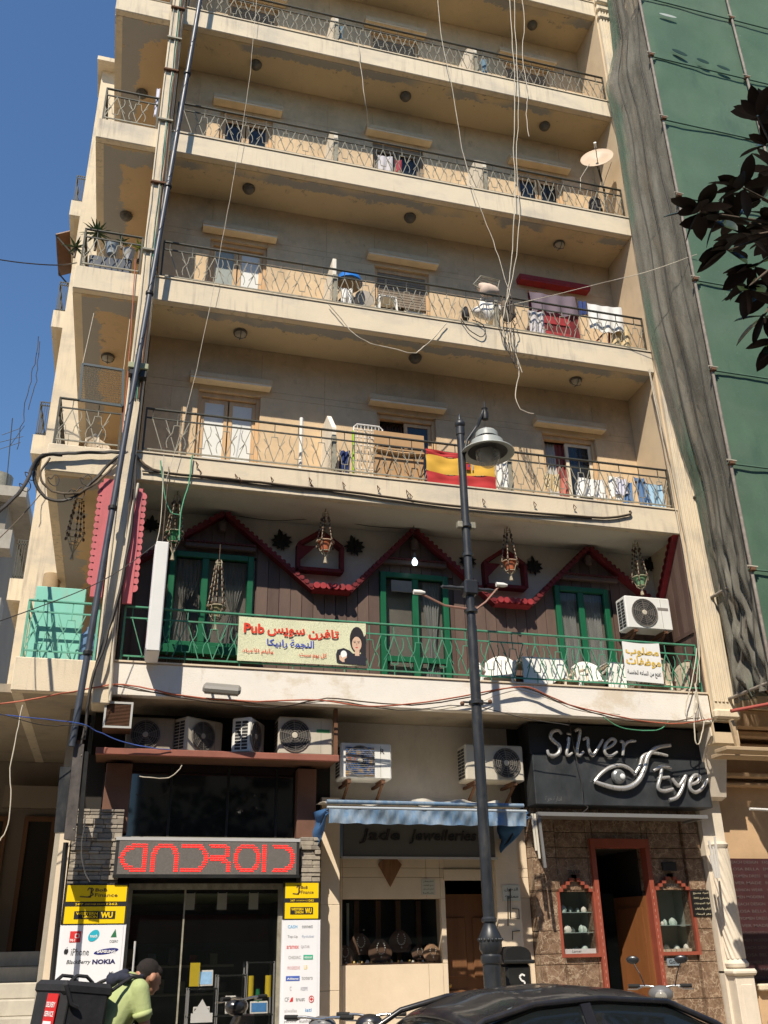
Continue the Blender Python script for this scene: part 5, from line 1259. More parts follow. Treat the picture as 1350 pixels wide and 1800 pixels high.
def display(Wd, nm, goods, lit):
    x0,x1,z0,z1 = Wd; t = se
    fr = MB(); q = .045
    fr.box((x0-q,yM-.05,z0-q),(x0,yM+.02,z1)); fr.box((x1,yM-.05,z0-q),(x1+q,yM+.02,z1)); fr.box((x0,yM-.05,z0-q),(x1,yM+.02,z0))
    wd = x1-x0; st_ = 5
    for i in range(st_):     # stepped head
        f0 = i/(2*st_-1); 
        for e in (0,1):
            a = x0+wd*(f0 if e==0 else 1-(i+1)/(2*st_-1)); fr.box((a-(.0),yM-.05,z1+i*.045),(a+wd/(2*st_-1),yM+.02,z1+i*.045+.045))
    wn = fr.build('display_window', rw, t)
    MB().box((x0,yM+.004,z0),(x1,yM+.008,z1)).build('pane', M['shopglass'], wn)
    for i in range(st_-1):
        pass
    s = MB(); s.pxz([(x0,z1)]+[(x0+wd*(i+1 if k else i)/(2*st_-1)+ (0 if True else 0), z1+i*.045+(0.0 if not k else .0)) for i in range(st_) for k in (0,1)]+[(x1-wd*(i+1 if k==0 else i)/(2*st_-1), z1+i*.045) for i in range(st_-1,-1,-1) for k in (0,1)], yM+.003, yM+.008); s.build('pane', M['shopglass'], wn)
    bb = MB(); bb.box((x0-.02,yM+.45,z0-.02),(x1+.02,yM+.47,z1+.22)); bb.box((x0-.03,yM+.2,z0-.02),(x0-.01,yM+.45,z1+.22)); bb.box((x1+.01,yM+.2,z0-.02),(x1+.03,yM+.45,z1+.22)); bb.box((x0-.01,yM+.2,z0-.03),(x1+.01,yM+.45,z0-.01)); bb.box((x0-.01,yM+.2,z1+.23),(x1+.01,yM+.45,z1+.25))
    bb.build('cabinet_back', C('cabinet_grey',(.34,.36,.31)), wn)
    hs = (z1-z0)
    for zz in ((.33,.66) if nm=='silver' else (.42,)): MB().box((x0,yM+.06,z0+hs*zz),(x1,yM+.42,z0+hs*zz+.008)).build('glass_shelf', C('shelf_glass',(.35,.45,.42),.1), wn)
    mint = C('jewel_mint',(.50,.62,.56),.5); pc = C('jewel_pearl',(.70,.69,.62),.4)
    lv_ = ((0,'bottom'),(.33,'middle'),(.66,'top')) if nm=='silver' else ((0,'bottom'),(.42,'glass'))
    for lv, ln in lv_:
        n_ = 7
        for i in range(n_):
            x = x0+.05+(x1-x0-.1)*(i+.5)/n_+random.uniform(-.01,.01); y = yM+random.uniform(.12,.36); z = z0+hs*lv+.01; r = random.uniform(.028,.06)
            q = MB(); q.lathe([(0,0),(r*.8,0),(r,r*.6),(r*.7,r*1.3),(r*.25,r*1.6),(0,r*1.7)],(x,y,z),8,sx=random.uniform(.6,1.2)); k_m = random.random()<.5
            q.build('jewellery', mint if k_m else pc, label='%s jewellery pad, %s shelf of the %s marble window, %s from left'%('mint' if k_m else 'pearl white', ln, 'left' if nm=='silver' else 'right', ORD[i]), cat='jewellery', group='jewellery in the '+nm+' window', smooth=40)
    return wn
w1_ = display(W1,'silver',22,1); w2_ = display(W2,'gold',16,1)
MB().box((W1[0],yM+.03,W1[2]),(W1[1],yM+.05,W1[2]+.06)).build('name_strip', wht, w1_); 
letters(w1_,'Lancer',(W1[0]+.15,yM+.029,W1[2]+.015),.14,.03,ink,depth=.001)
s = MB()
for i in range(6): s.box((W2[0]+.02+i*.085,yM+.05,W2[2]+.0),(W2[0]+.085+i*.085,yM+.30,W2[2]+.03+.002*i))
s.build('ring_tray', C('tray_cream',(.66,.56,.42)), w2_)
letters(w2_,'GOLD',((W2[0]+W2[1])/2-.10,yM-.052,W2[3]+.03),.2,.055,ink,bold=.04,depth=.002)
letters(w1_,'SILVER',((W1[0]+W1[1])/2-.10,yM-.052,W1[3]+.24),.2,.05,ink,bold=.04,depth=.002)
MB().bev(((W2[0]+W2[1])/2-.11,yM-.05,W2[3]+.26),((W2[0]+W2[1])/2+.12,yM-.003,W2[3]+.38),.008).build('black_plate', ink, se)
gp = at(1173,1698,y=yM-.01); gs = thing('gold_plate','small grey plate reading Gold below the right display window','sign',(gp.x+.1,yM,gp.z))
MB().bev((gp.x,yM-.02,gp.z),(gp.x+.21,yM-.003,gp.z+.10),.004).build('plate', C('plate_grey',(.20,.24,.27),.4), gs); letters(gs,'Gold',(gp.x+.03,yM-.021,gp.z+.025),.15,.055,ink,bold=.01,depth=.002)
paper(1219,1565,1248,1611,yM-.052,'small black plaque with gold Arabic lettering right of the Gold window',['شراء ومبيع','وتصليح كافة','انواع المجوهرات','الماس والساعات','حفر اسماء'],C('plaque_black',(.015,.014,.014),.35))
# door
dz = D_[3]
s = MB(); q=.07
s.box((D_[0]-q,yM-.06,.15),(D_[0],yM+.1,dz+.12)); s.box((D_[1],yM-.06,.15),(D_[1]+q,yM+.1,dz+.12)); s.box((D_[0],yM-.06,dz),(D_[1],yM+.1,dz+.12)); dn_ = s.build('door', rw, se)
s = MB()
for e in (0,1):
    x = D_[0]-.036 if e==0 else D_[1]+.034
    for i in range(22): s.box((x-.004,yM-.0635,.5+i*.085),(x+.004,yM-.0605,.54+i*.085))
s.build('frame_flecks', C('fleck',(.45,.2,.15)), dn_)['kind'] = 'stuff'
lw = mat('open_door_wood',(.19,.075,.028),.35,.2,6,stretch=(1,1,.12))
s = MB(); a = V((D_[1]-.01,yM+.08,0)); b_ = V((D_[1]-.17,yM+.72,0)); s.bar(a+V((0,0,1.2)), b_+V((0,0,1.2)),.045,2.1,up=(0,0,1)); s.build('door_leaf', lw, dn_)
s = MB(); a2=a.lerp(b_,.12)+V((-.03,-.015,0)); b2_=a.lerp(b_,.88)+V((-.03,-.015,0)); s.bar(a2+V((0,0,1.2)), b2_+V((0,0,1.2)),.02,1.8,up=(0,0,1)); s.build('leaf_panel', lw, dn_)
room_box('interior_wall', D_[0],D_[1],yM+.2,yM+3.2,.12,dz,M['dark'],se)
MB().box((D_[0]+.02,yM+.5,.15),(D_[0]+.5,yM+.55,2.3)).build('inner_door', M['shopglass'], dn_)
# canopy frame and side slats
cm = C('canopy_metal',(.17,.17,.17),.45); ch = thing('shop_canopy','grey metal canopy frame with hanging white side slats under the eye sign','canopy',(9.8,.4,2.7))
yS = .38; cz0 = at(1000,1432,y=yS).z; 
cx0,cx1 = at(944,1440,y=.2)[0], at(1243,1450,y=.2)[0]
s = MB(); s.box((cx0,.15,cz0-.05),(cx1,.22,cz0)); s.box((cx0,.22,cz0-.05),(cx0+.05,.75,cz0)); s.box((cx1-.05,.22,cz0-.05),(cx1,.75,cz0)); s.box((cx0,.22,cz0-.02),(cx1,.75,cz0-.0)); s.build('frame', cm, ch)
MB().bar((cx0+.02,.18,cz0-.05),(cx0+.05,.18,cz0-.72),.035).build('side_rail', cm, ch)
for i,(dx_,h) in enumerate(((0,.50),(.045,.42),(.09,.55),(-.04,.3))):
    MB().bar((cx1-.03+dx_*.5,.14-i*.01,cz0-.85+.0),(cx1-.05+dx_,.14-i*.01,cz0-.85+h),.03,.012).build('side_slat', C('slat_white',(.55,.53,.50)), ch)
for i,(dx_,h) in enumerate(((-.03,.6),(-.07,.5))):
    MB().bar((cx0+dx_,.2,cz0-.02),(cx0+dx_+.02,.2,cz0-h),.03,.012).build('side_slat', M['cr_cl'], ch)
# big sign
eye = thing('eye_sign','large dark metal sign reading Silver Eye in raised chrome script with an eye emblem','sign',(9.8,yS,3.4))
e00 = at(945,1413,y=yS); e10 = at(1258,1421,y=yS); zb0 = (e00.z+e10.z)/2; ztE = 4.56
M['sigm'] = mat('w_dark_brushed_metal',(.05,.055,.06),.42,.25,3,spec=.5,metal=.35,dirt=(.14,.13,.12),dscale=2.5,damt=.5)
MB().bev((e00.x-.02,yS,zb0),(e10.x-.04,.76,4.12),.01).build('board', M['sigm'], eye)
MB().box((e00.x-.04,yS+.02,4.12),(e10.x-.08,.76,ztE)).build('upper_board', C('upper_black',(.02,.02,.022),.5), eye)  # black colour paints the slab's shadow across the top of the sign
chrome = mat('brushed_chrome',(.55,.54,.52),.28,.08,5,metal=.55,spec=.6)
def ribbon(pts, r, nm='letter', flat=.6, mtl=None, yy=None):
    """raised stroke letter: rounded ribbon in front of the board"""
    yy = yS-.055 if yy is None else yy
    P = [at(px,py,y=yy) for px,py in pts]
    # smooth by catmull-rom
    Q = []
    for i in range(len(P)-1):
        p0,p1,p2,p3 = P[max(0,i-1)],P[i],P[i+1],P[min(len(P)-1,i+2)]
        for k in range(4):
            t_=k/4; Q.append(.5*((2*p1)+(p2-p0)*t_+(2*p0-5*p1+4*p2-p3)*t_**2+(3*p1-p0-3*p2+p3)*t_**3))
    Q.append(P[-1]); n = len(Q); rr = [r*(.55+.45*sin(pi*min(1,max(0,(i+1)/(n+1))))**.5) for i in range(n)]
    s = MB(); s.tube(Q, rr, 8); s.build(nm, mtl or chrome, eye, smooth=50)
    s = MB()
    for q in (Q[n//4],Q[3*n//4]): s.tube([q,(q.x,yS,q.z)],.008,5)
    s.build('standoff', M['black'], eye)
def zc(x,y): return (900+x/3, 1260+y/3)
S_ = lambda L: [zc(*q) for q in L]
ribbon(S_([(262,92),(245,72),(215,78),(203,105),(222,130),(248,152),(250,185),(225,205),(195,200),(187,175)]),.030)
ribbon(S_([(292,125),(300,110),(296,150),(288,190),(296,205),(318,190)]),.024); ribbon(S_([(287,88),(312,92)]),.018)
ribbon(S_([(330,75),(358,68),(352,120),(342,180),(352,205),(378,185)]),.026)
ribbon(S_([(372,122),(398,112),(402,160),(422,205),(450,170),(478,120)]),.026)
ribbon(S_([(490,170),(530,150),(545,125),(520,118),(492,150),(490,190),(518,208),(555,185)]),.026)
ribbon(S_([(570,130),(588,140),(584,205)]),.026); ribbon(S_([(586,160),(612,132),(652,128)]),.024)
# Eye word
ribbon(S_([(840,270),(790,262),(745,285)]),.026); ribbon(S_([(790,270),(782,320),(770,375),(800,392),(850,380)]),.030); ribbon(S_([(768,325),(830,318)]),.024)
ribbon(S_([(845,325),(858,345),(880,365),(905,330),(918,308)]),.030); ribbon(S_([(912,312),(900,370),(870,425),(830,438)]),.030)
ribbon(S_([(935,360),(975,345),(990,318),(965,308),(940,340),(940,380),(970,398),(1005,375),(1032,328)]),.030)
# emblem
ribbon(S_([(435,342),(470,300),(520,266),(575,256),(620,275),(650,305)]),.030,'emblem_lid'); ribbon(S_([(435,342),(490,362),(550,376),(610,374),(665,340),(700,270),(715,210),(760,165),(835,150)]),.040,'emblem_lash')
ribbon(S_([(650,300),(675,255),(690,210),(740,190),(820,205)]),.028,'emblem_lash')
pc_ = at(*zc(560,315),y=yS-.03)
MB().lathe([(0,-.06),(.07,-.058),(.098,-.04),(.11,0)],pc_,24,axis='y').build('emblem_iris', C('iris_grey',(.22,.23,.24),.3,metal=.4), eye, smooth=30)
MB().ball((pc_.x+.035,yS-.10,pc_.z-.01),.042,12,8,(1,.4,1)).build('emblem_pupil', C('pupil_white',(.70,.72,.72),.3), eye, smooth='all')
c_ = at(*zc(178,448),y=yS-.01); letters(eye,'إدارة حرة'.replace('إ','ا'),(c_.x,yS-.001,c_.z),.25,.08,C('faint_grey',(.14,.14,.14)),ar=True,depth=.003)
# ================================================================ scaffolded neighbour on the right
nb = thing('neighbour_building','pale neighbouring building wrapped in green scaffold netting at the right','building',(15,0,0))
yN = .50
s = MB(); s.box((11.62,.25,4.9),(24,8,24)); s.build('wall', M['wallcream'], nb)
M['peach'] = mat('w_peach_render',(.50,.34,.20),.85,.1,3,bump=.2,dirt=(.36,.25,.16),dscale=2)
s = MB(); s.box((11.15,yN+.35,.15),(24,8,4.9)); s.build('shop_wall', M['peach'], nb)
for z,d,h in ((4.62,.55,.28),(4.50,.42,.10),(4.30,.34,.12),(3.92,.22,.08),(3.80,.16,.06)):
    MB().bev((11.58,yN+.35-d,z),(24,yN+.348,z+h),.02).build('cornice', M['peach'], nb)
# inscribed maroon panel
p0 = at(1276,1509,y=yN+.3); p1 = at(1303,1725,y=yN+.3)
pn = thing('lettered_panel','maroon wall panel covered with rows of small pale raised lettering','sign',(12.3,yN+.3,p1.z))
MB().box((p0.x-.02,yN+.29,p1.z),(13.6,yN+.345,p0.z)).build('panel', mat('maroon_panel',(.055,.022,.024),.45,.15,5), pn)
pal = C('pale_letters',(.11,.08,.08)); words = ['BEACH DESIGN','EMEN MODERN','FASHION WEAR','EVER MADE','WOMEN DRESS','ROSA BELLA']
nrow = 17; hh = (p0.z-p1.z)/nrow
for i in range(nrow):
    q = MB()
    x = p0.x+.03
    for k in range(2):
        letters(None, words[(i*5+k*2)%6], (x,yN+.289,p0.z-hh*(i+.75)), .50, hh*.42, pal, depth=.003, mb=q, bold=.01); x += .57
    q.build('lettering', pal, pn)
MB().bev((11.62,yN+.15,.15),(24,yN+.348,p1.z-.03),.02).build('plinth', M['peach'], nb)
MB().bev((11.60,yN+.05,p1.z-.12),(24,yN+.149,p1.z-.03),.02).build('plinth_moulding', M['cream'], nb)
# twisted pilaster at the shop corner and console above
tp = thing('twisted_pilaster','cream pilaster with spiral fluting and square base at the right end of the shops','pilaster',(11.3,.6,.15))
ca = at(1262,1500,y=.62); cb = at(1292,1700,y=.62)
xc0,xc1 = ca.x-.12, cb.x
xcm = 11.33
wp = mat('w_white_stone',(.64,.57,.47),.7,.08,5,bump=.2)
MB().box((xcm-.19,.66,.15),(xcm+.17,.95,3.7)).build('back_strip', wp, tp)
zb1 = at(1290,1702,y=.6).z; zt1 = at(1258,1495,y=.6).z
s = MB(); N_ = 90; ns = 24
def tw(u,v):
    a = u*2*pi; r = .135+.007*sin(12*(a+v*3.2)); return V((xcm+r*cos(a), .62+r*sin(a), zb1+.12+(zt1-zb1-.1)*v))
s.grid(tw, 150, 90); s.build('spiral_shaft', wp, tp, smooth='all')
MB().lathe([(.13,0),(.16,.02),(.17,.06),(.14,.10),(.12,.13)],(xcm,.62,zb1),20).build('shaft_base', wp, tp, smooth=40)
MB().lathe([(.11,0),(.13,.03),(.15,.08),(.12,.12)],(xcm,.62,zt1),20).build('shaft_capital', wp, tp, smooth=40)
MB().bev((xcm-.19,.42,zb1-.09),(xcm+.19,.82,zb1-.005),.03).build('cap_slab', wp, tp)
s = MB(); s.bev((xcm-.15,.47,.15),(xcm+.15,.80,zb1-.09),.01); s.bev((xcm-.09,.455,.4),(xcm+.09,.47,zb1-.2),.006); s.build('pedestal', wp, tp)
s = MB(); prof_ = [(0.0,4.60),(0.0,4.46),(.10,4.40),(.22,4.30),(.34,4.12),(.42,3.86),(.50,3.60),(.64,3.56),(.64,4.60)]
s.prism([(11.17,y,z) for y,z in prof_],(.36,0,0)); s.build('console', wp, tp)
s = MB(); s.prism([(11.13,y+.05,z-.05) for y,z in prof_[:-1]]+[(11.13,.6,4.5)],(.04,0,0)); s.build('console_scroll', wp, tp)
# ---------------------------------------------------------------- scaffold and netting
M['net'] = mat('w_green_netting',(.085,.155,.10),.75,.14,1.6,stretch=(1,1,.6),bump=.3,bscale=200)
N, L, g, sp = wpos(M['net'])
mixin(M['net'], ramp(N, L, nz(N, L, g, .8, 6, (1,1,1.4), (3,1,6)), .42, .68, 0, .5), (.115,.165,.125))
mixin(M['net'], ramp(N, L, nz(N, L, g, .35, 2, (1,1,1.6), (13,1,6)), .48, .52, 0, .35), (.055,.12,.078))
sc = math_node(N, L, 'MULTIPLY', ramp(N, L, nz(N, L, g, 14, 3, (2.5,1,.8)), .70, .74), ramp(N, L, nz(N, L, g, .9, 2, loc=(4,0,4)), .5, .6)); mixin(M['net'], sc, (.28,.34,.30))
M['net'].node_tree.nodes['Principled BSDF'].inputs['Alpha'].default_value = .88
mixin(M['net'], ramp(N, L, nz(N, L, g, 24, 4, (1,1,1.5), rough=.8), .52, .7, 0, .35), (.15,.20,.155))
mixin(M['net'], ramp(N, L, nz(N, L, g, 1.7, 8, (1.2,1,.35), (6,6,6), .75), .56, .66, 0, .4), (.045,.095,.07))
M['netdk'] = mat('w_grey_side_netting',(.19,.18,.15),.85,.12,2.0,stretch=(1,1,.25),alpha=.78)  # side netting in grey-brown, greener towards the wall
N, L, g, sp = wpos(M['netdk'])
mixin(M['netdk'], ramp(N, L, nz(N, L, g, 4, 9, (2,2,.5), (1,4,2), .75), .5, .7, 0, .40), (.09,.09,.075))
mixin(M['netdk'], ramp(N, L, nz(N, L, g, 5, 9, (2,2,.35), (8,4,2), .75), .56, .68, 0, .5), (.27,.27,.23))
gn = ramp(N, L, math_node(N, L, 'ADD', nz(N, L, g, .5, 3, (2,2,.5), (8,0,2)), math_node(N, L, 'MULTIPLY', sp.outputs['Y'], .24)), .43, .51); mixin(M['netdk'], math_node(N, L, 'MULTIPLY', gn, .75), (.08,.155,.11))
al = ramp(N, L, nz(N, L, g, 3.5, 8, (2,2,.35), (5,5,5), .75), .35, .62, .92, .35); L.new(al, N['Principled BSDF'].inputs['Alpha'])
netg = thing('scaffold_netting','green construction netting stretched over the scaffold, with a grey-brown side face','netting',(11.4,-1.2,4.8))
YF = -1.22
def cornerx(z): return 11.40
LB = [(1066,-160),(1067,0),(1078,95),(1064,155),(1080,215),(1110,405),(1136,560),(1143,600),(1168,690),(1196,790),(1218,850),(1241,960),(1262,1060),(1280,1150),(1292,1245)]
Lp = [at(px,py,y=-.16) for px,py in LB]; Lp.reverse()
def Lx(z):
    for a,b_ in zip(Lp,Lp[1:]):
        if a.z <= z <= b_.z: t_=(z-a.z)/(b_.z-a.z); return a.x+(b_.x-a.x)*t_
    return Lp[0].x if z < Lp[0].z else Lp[-1].x
z0n, z1n = 4.86, 22.5
def sidefn(u,v):
    z = z0n+(z1n-z0n)*v; a = V((Lx(z),-.16,z)); b_ = V((11.40,YF,z)); p = a.lerp(b_,u)
    e = sin(u*pi); low = max(0,1-(z-4.9)/3.2)
    nx = noise.noise(V((u*4.0,z*.35,1.0)))*.07 + noise.noise(V((u*11,z*.22,5)))*.022 + low*noise.noise(V((u*9,z*2.2,3)))*.20
    return p + V((nx*e*(1+low), nx*.3*e, 0))
MB().sheet(sidefn, 64, 180, .004).build('side_netting', M['netdk'], netg, smooth=80)
for uu in (.30,.52,.80):
    MB().tube([sidefn(uu+.02*sin(k*.7),k/60)+V((-.015,-.01,0)) for k in range(61)],.011,5).build('seam_cord', C('seam_dark',(.035,.033,.028)), netg)
lifts = [4.95,6.57,8.33,10.05,11.88,13.75,15.65,17.35,19.1,20.9]
def frontfn(u,v):
    x = 11.40+8.6*u; z = z0n+(z1n-z0n)*v
    d = min(abs(z-l) for l in lifts); 
    bulge = .03*noise.noise(V((x*.9,z*.5,0)))+.01*noise.noise(V((x*4,z*2,7)))-.0*d
    pull = .015*max(0,1-d/.4)
    return V((x, YF-.02-bulge+pull*.5+.015*min(1,d), z)) if u>0 else V((11.40,YF,z))
MB().sheet(frontfn, 90, 200, .004).build('front_netting', M['net'], netg, smooth=80)
s = MB()
def lens(px,py,w_,h,a):
    c = at(px,py,y=YF-.09); return [(c.x+w_*cos(t_)*cos(a)-h*sin(t_)*abs(sin(t_))**.6*sin(a)*1, c.y, c.z+w_*cos(t_)*sin(a)+h*sin(t_)*cos(a)) for t_ in [k*pi/8 for k in range(16)]]
for px,py,w_,h,a in ((1195,92,.17,.05,-.25),(1236,107,.14,.045,-.2),(1272,119,.15,.04,-.2)):
    s = MB(); s.prism(lens(px,py,w_,h,a),(0,.006,0)); s.build('torn_slit', M['grille'] if 0 else C('slit_dark',(.012,.04,.03)), netg)
s = MB(); s.prism(lens(1174,27,.20,.035,.0),(0,.006,0)); s.build('pale_patch', C('patch_pale',(.38,.42,.38)), netg)
scf = thing('scaffold','steel tube scaffold with wooden boards standing before the neighbouring building','scaffold',(11.4,-1.2,0))
M['tubed'] = mat('splattered_scaffold_tube',(.23,.20,.17),.7,.3,12,dirt=(.45,.40,.34),dscale=9,damt=.7); M['tubeg'] = mat('net_covered_tube',(.075,.135,.095),.8,.15,6)
for x in (11.36,13.5,15.6): 
    MB().tube([(x,-1.30 if x>11.4 else -1.27,.15),(x,-1.30 if x>11.4 else -1.27,22)],.026,8).build('standard', M['tubed'], scf, smooth=50)
for z in lifts: MB().tube([(11.3,-1.275,z),(19,-1.275,z)],.015,8).build('ledger', M['tubeg'], scf, smooth=50)
for x in (11.36,13.5):
    for z in [l for l in lifts]:
        MB().bev((x-.045,-1.335,z-.03),(x+.045,-1.245,z+.03),.008).build('coupler', M['rust'], scf)
        MB().tube([(x-.10,-1.33,z+.035),(x+.07,-1.33,z+.03)],.012,6).build('tie', M['cable_w'], scf)
for i in range(0,len(lifts)-1):
    MB().bar((11.47,-.3,lifts[i]),(11.47,-1.1,lifts[i+1]),.05,.03).build('diagonal_brace', M['tubed'], scf)
for z in lifts[:-1]: MB().box((11.55,-1.12,z+.05),(18.5,-.25,z+.09)).build('scaffold_deck', C('deck_brown',(.16,.11,.07)), scf)
for z in lifts: MB().tube([(11.46,-1.2,z),(11.46,.1,z)],.026,8).build('transom', M['tubed'], scf, smooth=50)
s0_ = at(1262,1320,y=-1.3); 
bw_ = mat('raw_board',(.42,.31,.19),.8,.15,6,stretch=(.2,1,1),bump=.3)
MB().bev((s0_.x,-1.50,s0_.z-.02),(15,-1.22,s0_.z+.03),.006).build('scaffold_board', bw_, scf)
MB().bev((s0_.x+.18,-1.15,s0_.z-.02),(15,-.86,s0_.z+.03),.006).build('scaffold_board', bw_, scf)
ra = at(1285,1250,y=-1.4); rb = at(1352,1228,y=-1.4)
MB().tube([ra,rb+V((.6,0,.05))],.024,8).build('red_tube', C('red_tube',(.35,.08,.06)), scf, smooth=50)
MB().tube([at(1318,1422,y=-1.3),at(1352,1425,y=-1.3)+V((.4,0,0))],.018,8).build('white_tube', C('white_tube',(.6,.58,.54)), scf, smooth=50)
MB().bar(at(1285,1265,y=-1.27),at(1298,1318,y=-1.27),.05).build('wood_packer', bw_, scf)
MB().lathe([(0,0),(.14,.03),(.17,.2),(.13,.42),(0,.5)],(12.0,-1.0,3.62),14).build('hanging_sack', C('dark_sack',(.03,.03,.03)), label='dark sack hanging under the scaffold boards at the right edge', cat='sack', smooth=60)

# ================================================================ satellite dish
dp = at(1050,283,y=.12)
dt = thing('satellite_dish','cream satellite dish aimed up left at the right end of the fourth balcony','satellite dish',(dp.x,.12,ZB[4]+TH))
s = MB(); s.M = Matrix.Translation(dp) @ V((-.50,-.80,.30)).normalized().to_track_quat('Z','Y').to_matrix().to_4x4()
s.lathe([(0,.0),(.12,.006),(.22,.03),(.32,.075),(.325,.08),(.315,.085),(.2,.04),(0,.012)],(0,0,0),28,sy=1.0); s.build('reflector', mat('dish_cream',(.50,.38,.27),.5,.08,4), dt, smooth=50)
s = MB(); dv = V((-.50,-.80,.30)).normalized(); tip = dp+dv*.30+V((0,0,.02)); s.tube([dp-V((0,0,.24)),tip-V((0,0,.06)),tip],.009,6); s.build('feed_arm', M['iron_pale'], dt)
s = MB(); s.tube([tip-dv*.03,tip+dv*.08],.028,8); s.build('feed_horn', M['plastic_w'], dt, smooth=40)
s = MB(); s.tube([dp-dv*.05,dp-dv*.10+V((0,0,-.05)),(dp.x+.05,.12,ZB[4]+TH+.75),(dp.x+.05,.12,ZB[4]+TH)],.02,8); s.build('mast', M['iron'], dt)
s = MB(); s.tube([dp+V((-.22,-.05,-.18)),dp+V((-.4,.05,-.5)),(dp.x-.45,.15,ZB[4]+TH+.72)],.008,5); s.build('lead', M['cable_w'], dt)

# ================================================================ things on the balconies
def hang(nm, lb, cat, px0,px1,py0,py1,y,m,wav=3,amp=.02,grp=None,thin=.006,taper=0,par=None,sl=0,rows=8):
    """a cloth hanging from the points (px0,py0)-(px1,py0+..) down to py1"""
    a = at(px0,py0,y=y); b_ = at(px1,py0+(px1-px0)*.13,y=y); h = a.z-at(px0,py1,y=y).z
    def f(u,v):
        p = a.lerp(b_,u); return V((p.x+sl*v+taper*(u-.5)*v*(b_.x-a.x), y+amp*sin(u*wav*2*pi+v*1.5)*(.35+.65*v), p.z-h*v*(1-.06*sin(u*7+px0))-.02*sin(u*pi)*(1-v)))
    kw = dict(parent=par) if par is not None else dict(label=lb, cat=cat, group=grp)
    return MB().sheet(f, max(10,int(wav*8)), rows, thin).build(nm, m, smooth=60, **kw)
cl = lambda n,c,r=.85: C('cloth_'+n,c,r)
# second floor (k=2)
zf = ZB[2]+.16
a = at(748,788,y=.03); b_ = at(868,802,y=.03); hF = a.z-at(746,850,y=.03).z
fg = thing('flag','Spanish flag with coat of arms draped on the railing behind the street lamp','flag',(a.x,.03,b_.z-hF))
def flagfn(v0,v1): return lambda u,v: V((a.x+(b_.x-a.x)*u, .03-.012*sin(u*15+v*2)-.02*noise.noise(V((u*4,v*3,2))), (a.z+(b_.z-a.z)*u)-hF*(1.0+.05*sin(u*6))*(v0+(v1-v0)*v)-.025*sin(u*pi)))
for v0,v1,c_ in ((0,.15,cl('flag_red',(.42,.035,.035))),(.15,.62,cl('flag_yellow',(.62,.36,.05))),(.62,1,cl('flag_red',(.42,.035,.035)))):
    MB().sheet(flagfn(v0,v1), 30, 6, .004).build('stripe', c_, fg, smooth=60)
q = MB(); cx_ = a.x+(b_.x-a.x)*.60; cz_ = a.z+(b_.z-a.z)*.6-hF*.40
for dx_,dz_,w_,h_,c_ in ((0,-.01,.07,.10,'flag_red'),(-.075,0,.02,.12,'arms_grey'),(.075,0,.02,.12,'arms_grey'),(0,.075,.07,.035,'arms_gold'),(.018,.01,.03,.04,'arms_purple')):
    MB().box((cx_+dx_-w_/2,.005-(.002 if c_=='arms_purple' else 0),cz_+dz_-h_/2),(cx_+dx_+w_/2,.009,cz_+dz_+h_/2)).build('coat_of_arms', C('cloth_'+c_,{'flag_red':(.42,.035,.035),'arms_grey':(.4,.35,.33),'arms_gold':(.5,.22,.03),'arms_purple':(.12,.04,.18)}[c_]), fg)
ra,rb = at(622,745,y=.25), at(672,752,y=.25); rz0 = zf
rk = thing('wire_rack','tall white wire rack with a lime green edge leaning beside the cardboard sheet','rack',((ra.x+rb.x)/2,.25,rz0))
s = MB(); s.tube([(ra.x,.22,rz0),(ra.x,.25,ra.z-.05),(ra.x+.05,.25,ra.z),(rb.x-.05,.25,ra.z),(rb.x,.25,ra.z-.05),(rb.x,.22,rz0)],.014,6)
for i in range(1,8): s.tube([(ra.x+(rb.x-ra.x)*i/8,.235,rz0),(ra.x+(rb.x-ra.x)*i/8,.25,ra.z)],.006,5)
for i in range(9): s.tube([(ra.x,.235,rz0+.1+i*.14),(rb.x,.235,rz0+.1+i*.14)],.006,5)
s.build('wire_frame', M['plastic_w'], rk)
MB().box((ra.x-.03,.20,rz0+.05),(ra.x-.01,.25,ra.z-.15)).build('green_edge', C('lime',(.35,.60,.03)), rk)
ca_,cb_ = at(658,757,y=.20), at(743,765,y=.20)
cb0 = mat('cardboard',(.42,.26,.13),.8,.08,5)
t = thing('cardboard_box','flattened brown cardboard box standing between the wire rack and the flag','box',(ca_.x,.2,zf))
MB().bev((ca_.x,.20,zf),(cb_.x,.28,ca_.z-.26),.004).build('box_body', cb0, t); MB().box((ca_.x-.01,.18,ca_.z-.25),(cb_.x+.01,.19,ca_.z)).build('top_flap', cb0, t)
MB().sheet(lambda u,v: V((ca_.x+(cb_.x-ca_.x)*u,.19-.04*sin(v*pi),ca_.z-.30-.08*v-.03*sin(u*pi))),8,4,.005).build('bent_flap', cb0, t)
q = at(530,735,y=.35); MB().tube([(q.x,.35,zf),(q.x,.35,q.z)],.03,8).build('white_pipe', M['plastic_w'], label='upright white pipe on the balcony left of the first divider, below', cat='pipe', smooth=50)
hang('blue_cloth','navy cloth on the floor right of the divider on the flag balcony','cloth',597,615,790,832,.3,cl('navy',(.03,.05,.16)),2,.05)
hang('white_cloth','white striped cloth hanging right of the Spanish flag','cloth',872,893,808,858,.12,cl('white',(.74,.73,.70)),2,.03)
LG='laundry on the balcony right of the flag'
hang('cream_blouse','cream patterned garment on the railing left of the white shirt','laundry',955,984,830,860,.14,cl('creamy',(.60,.47,.27)),2,.03,LG)
hang('red_towel','faded red towel hanging in front of the striped window','laundry',984,998,838,868,.16,cl('brick',(.50,.16,.12)),1,.02,LG)
hang('white_shirt','wide white shirt hanging under the striped window','laundry',1016,1060,838,872,.14,cl('white',(.74,.73,.70)),3,.03,LG,taper=.3)
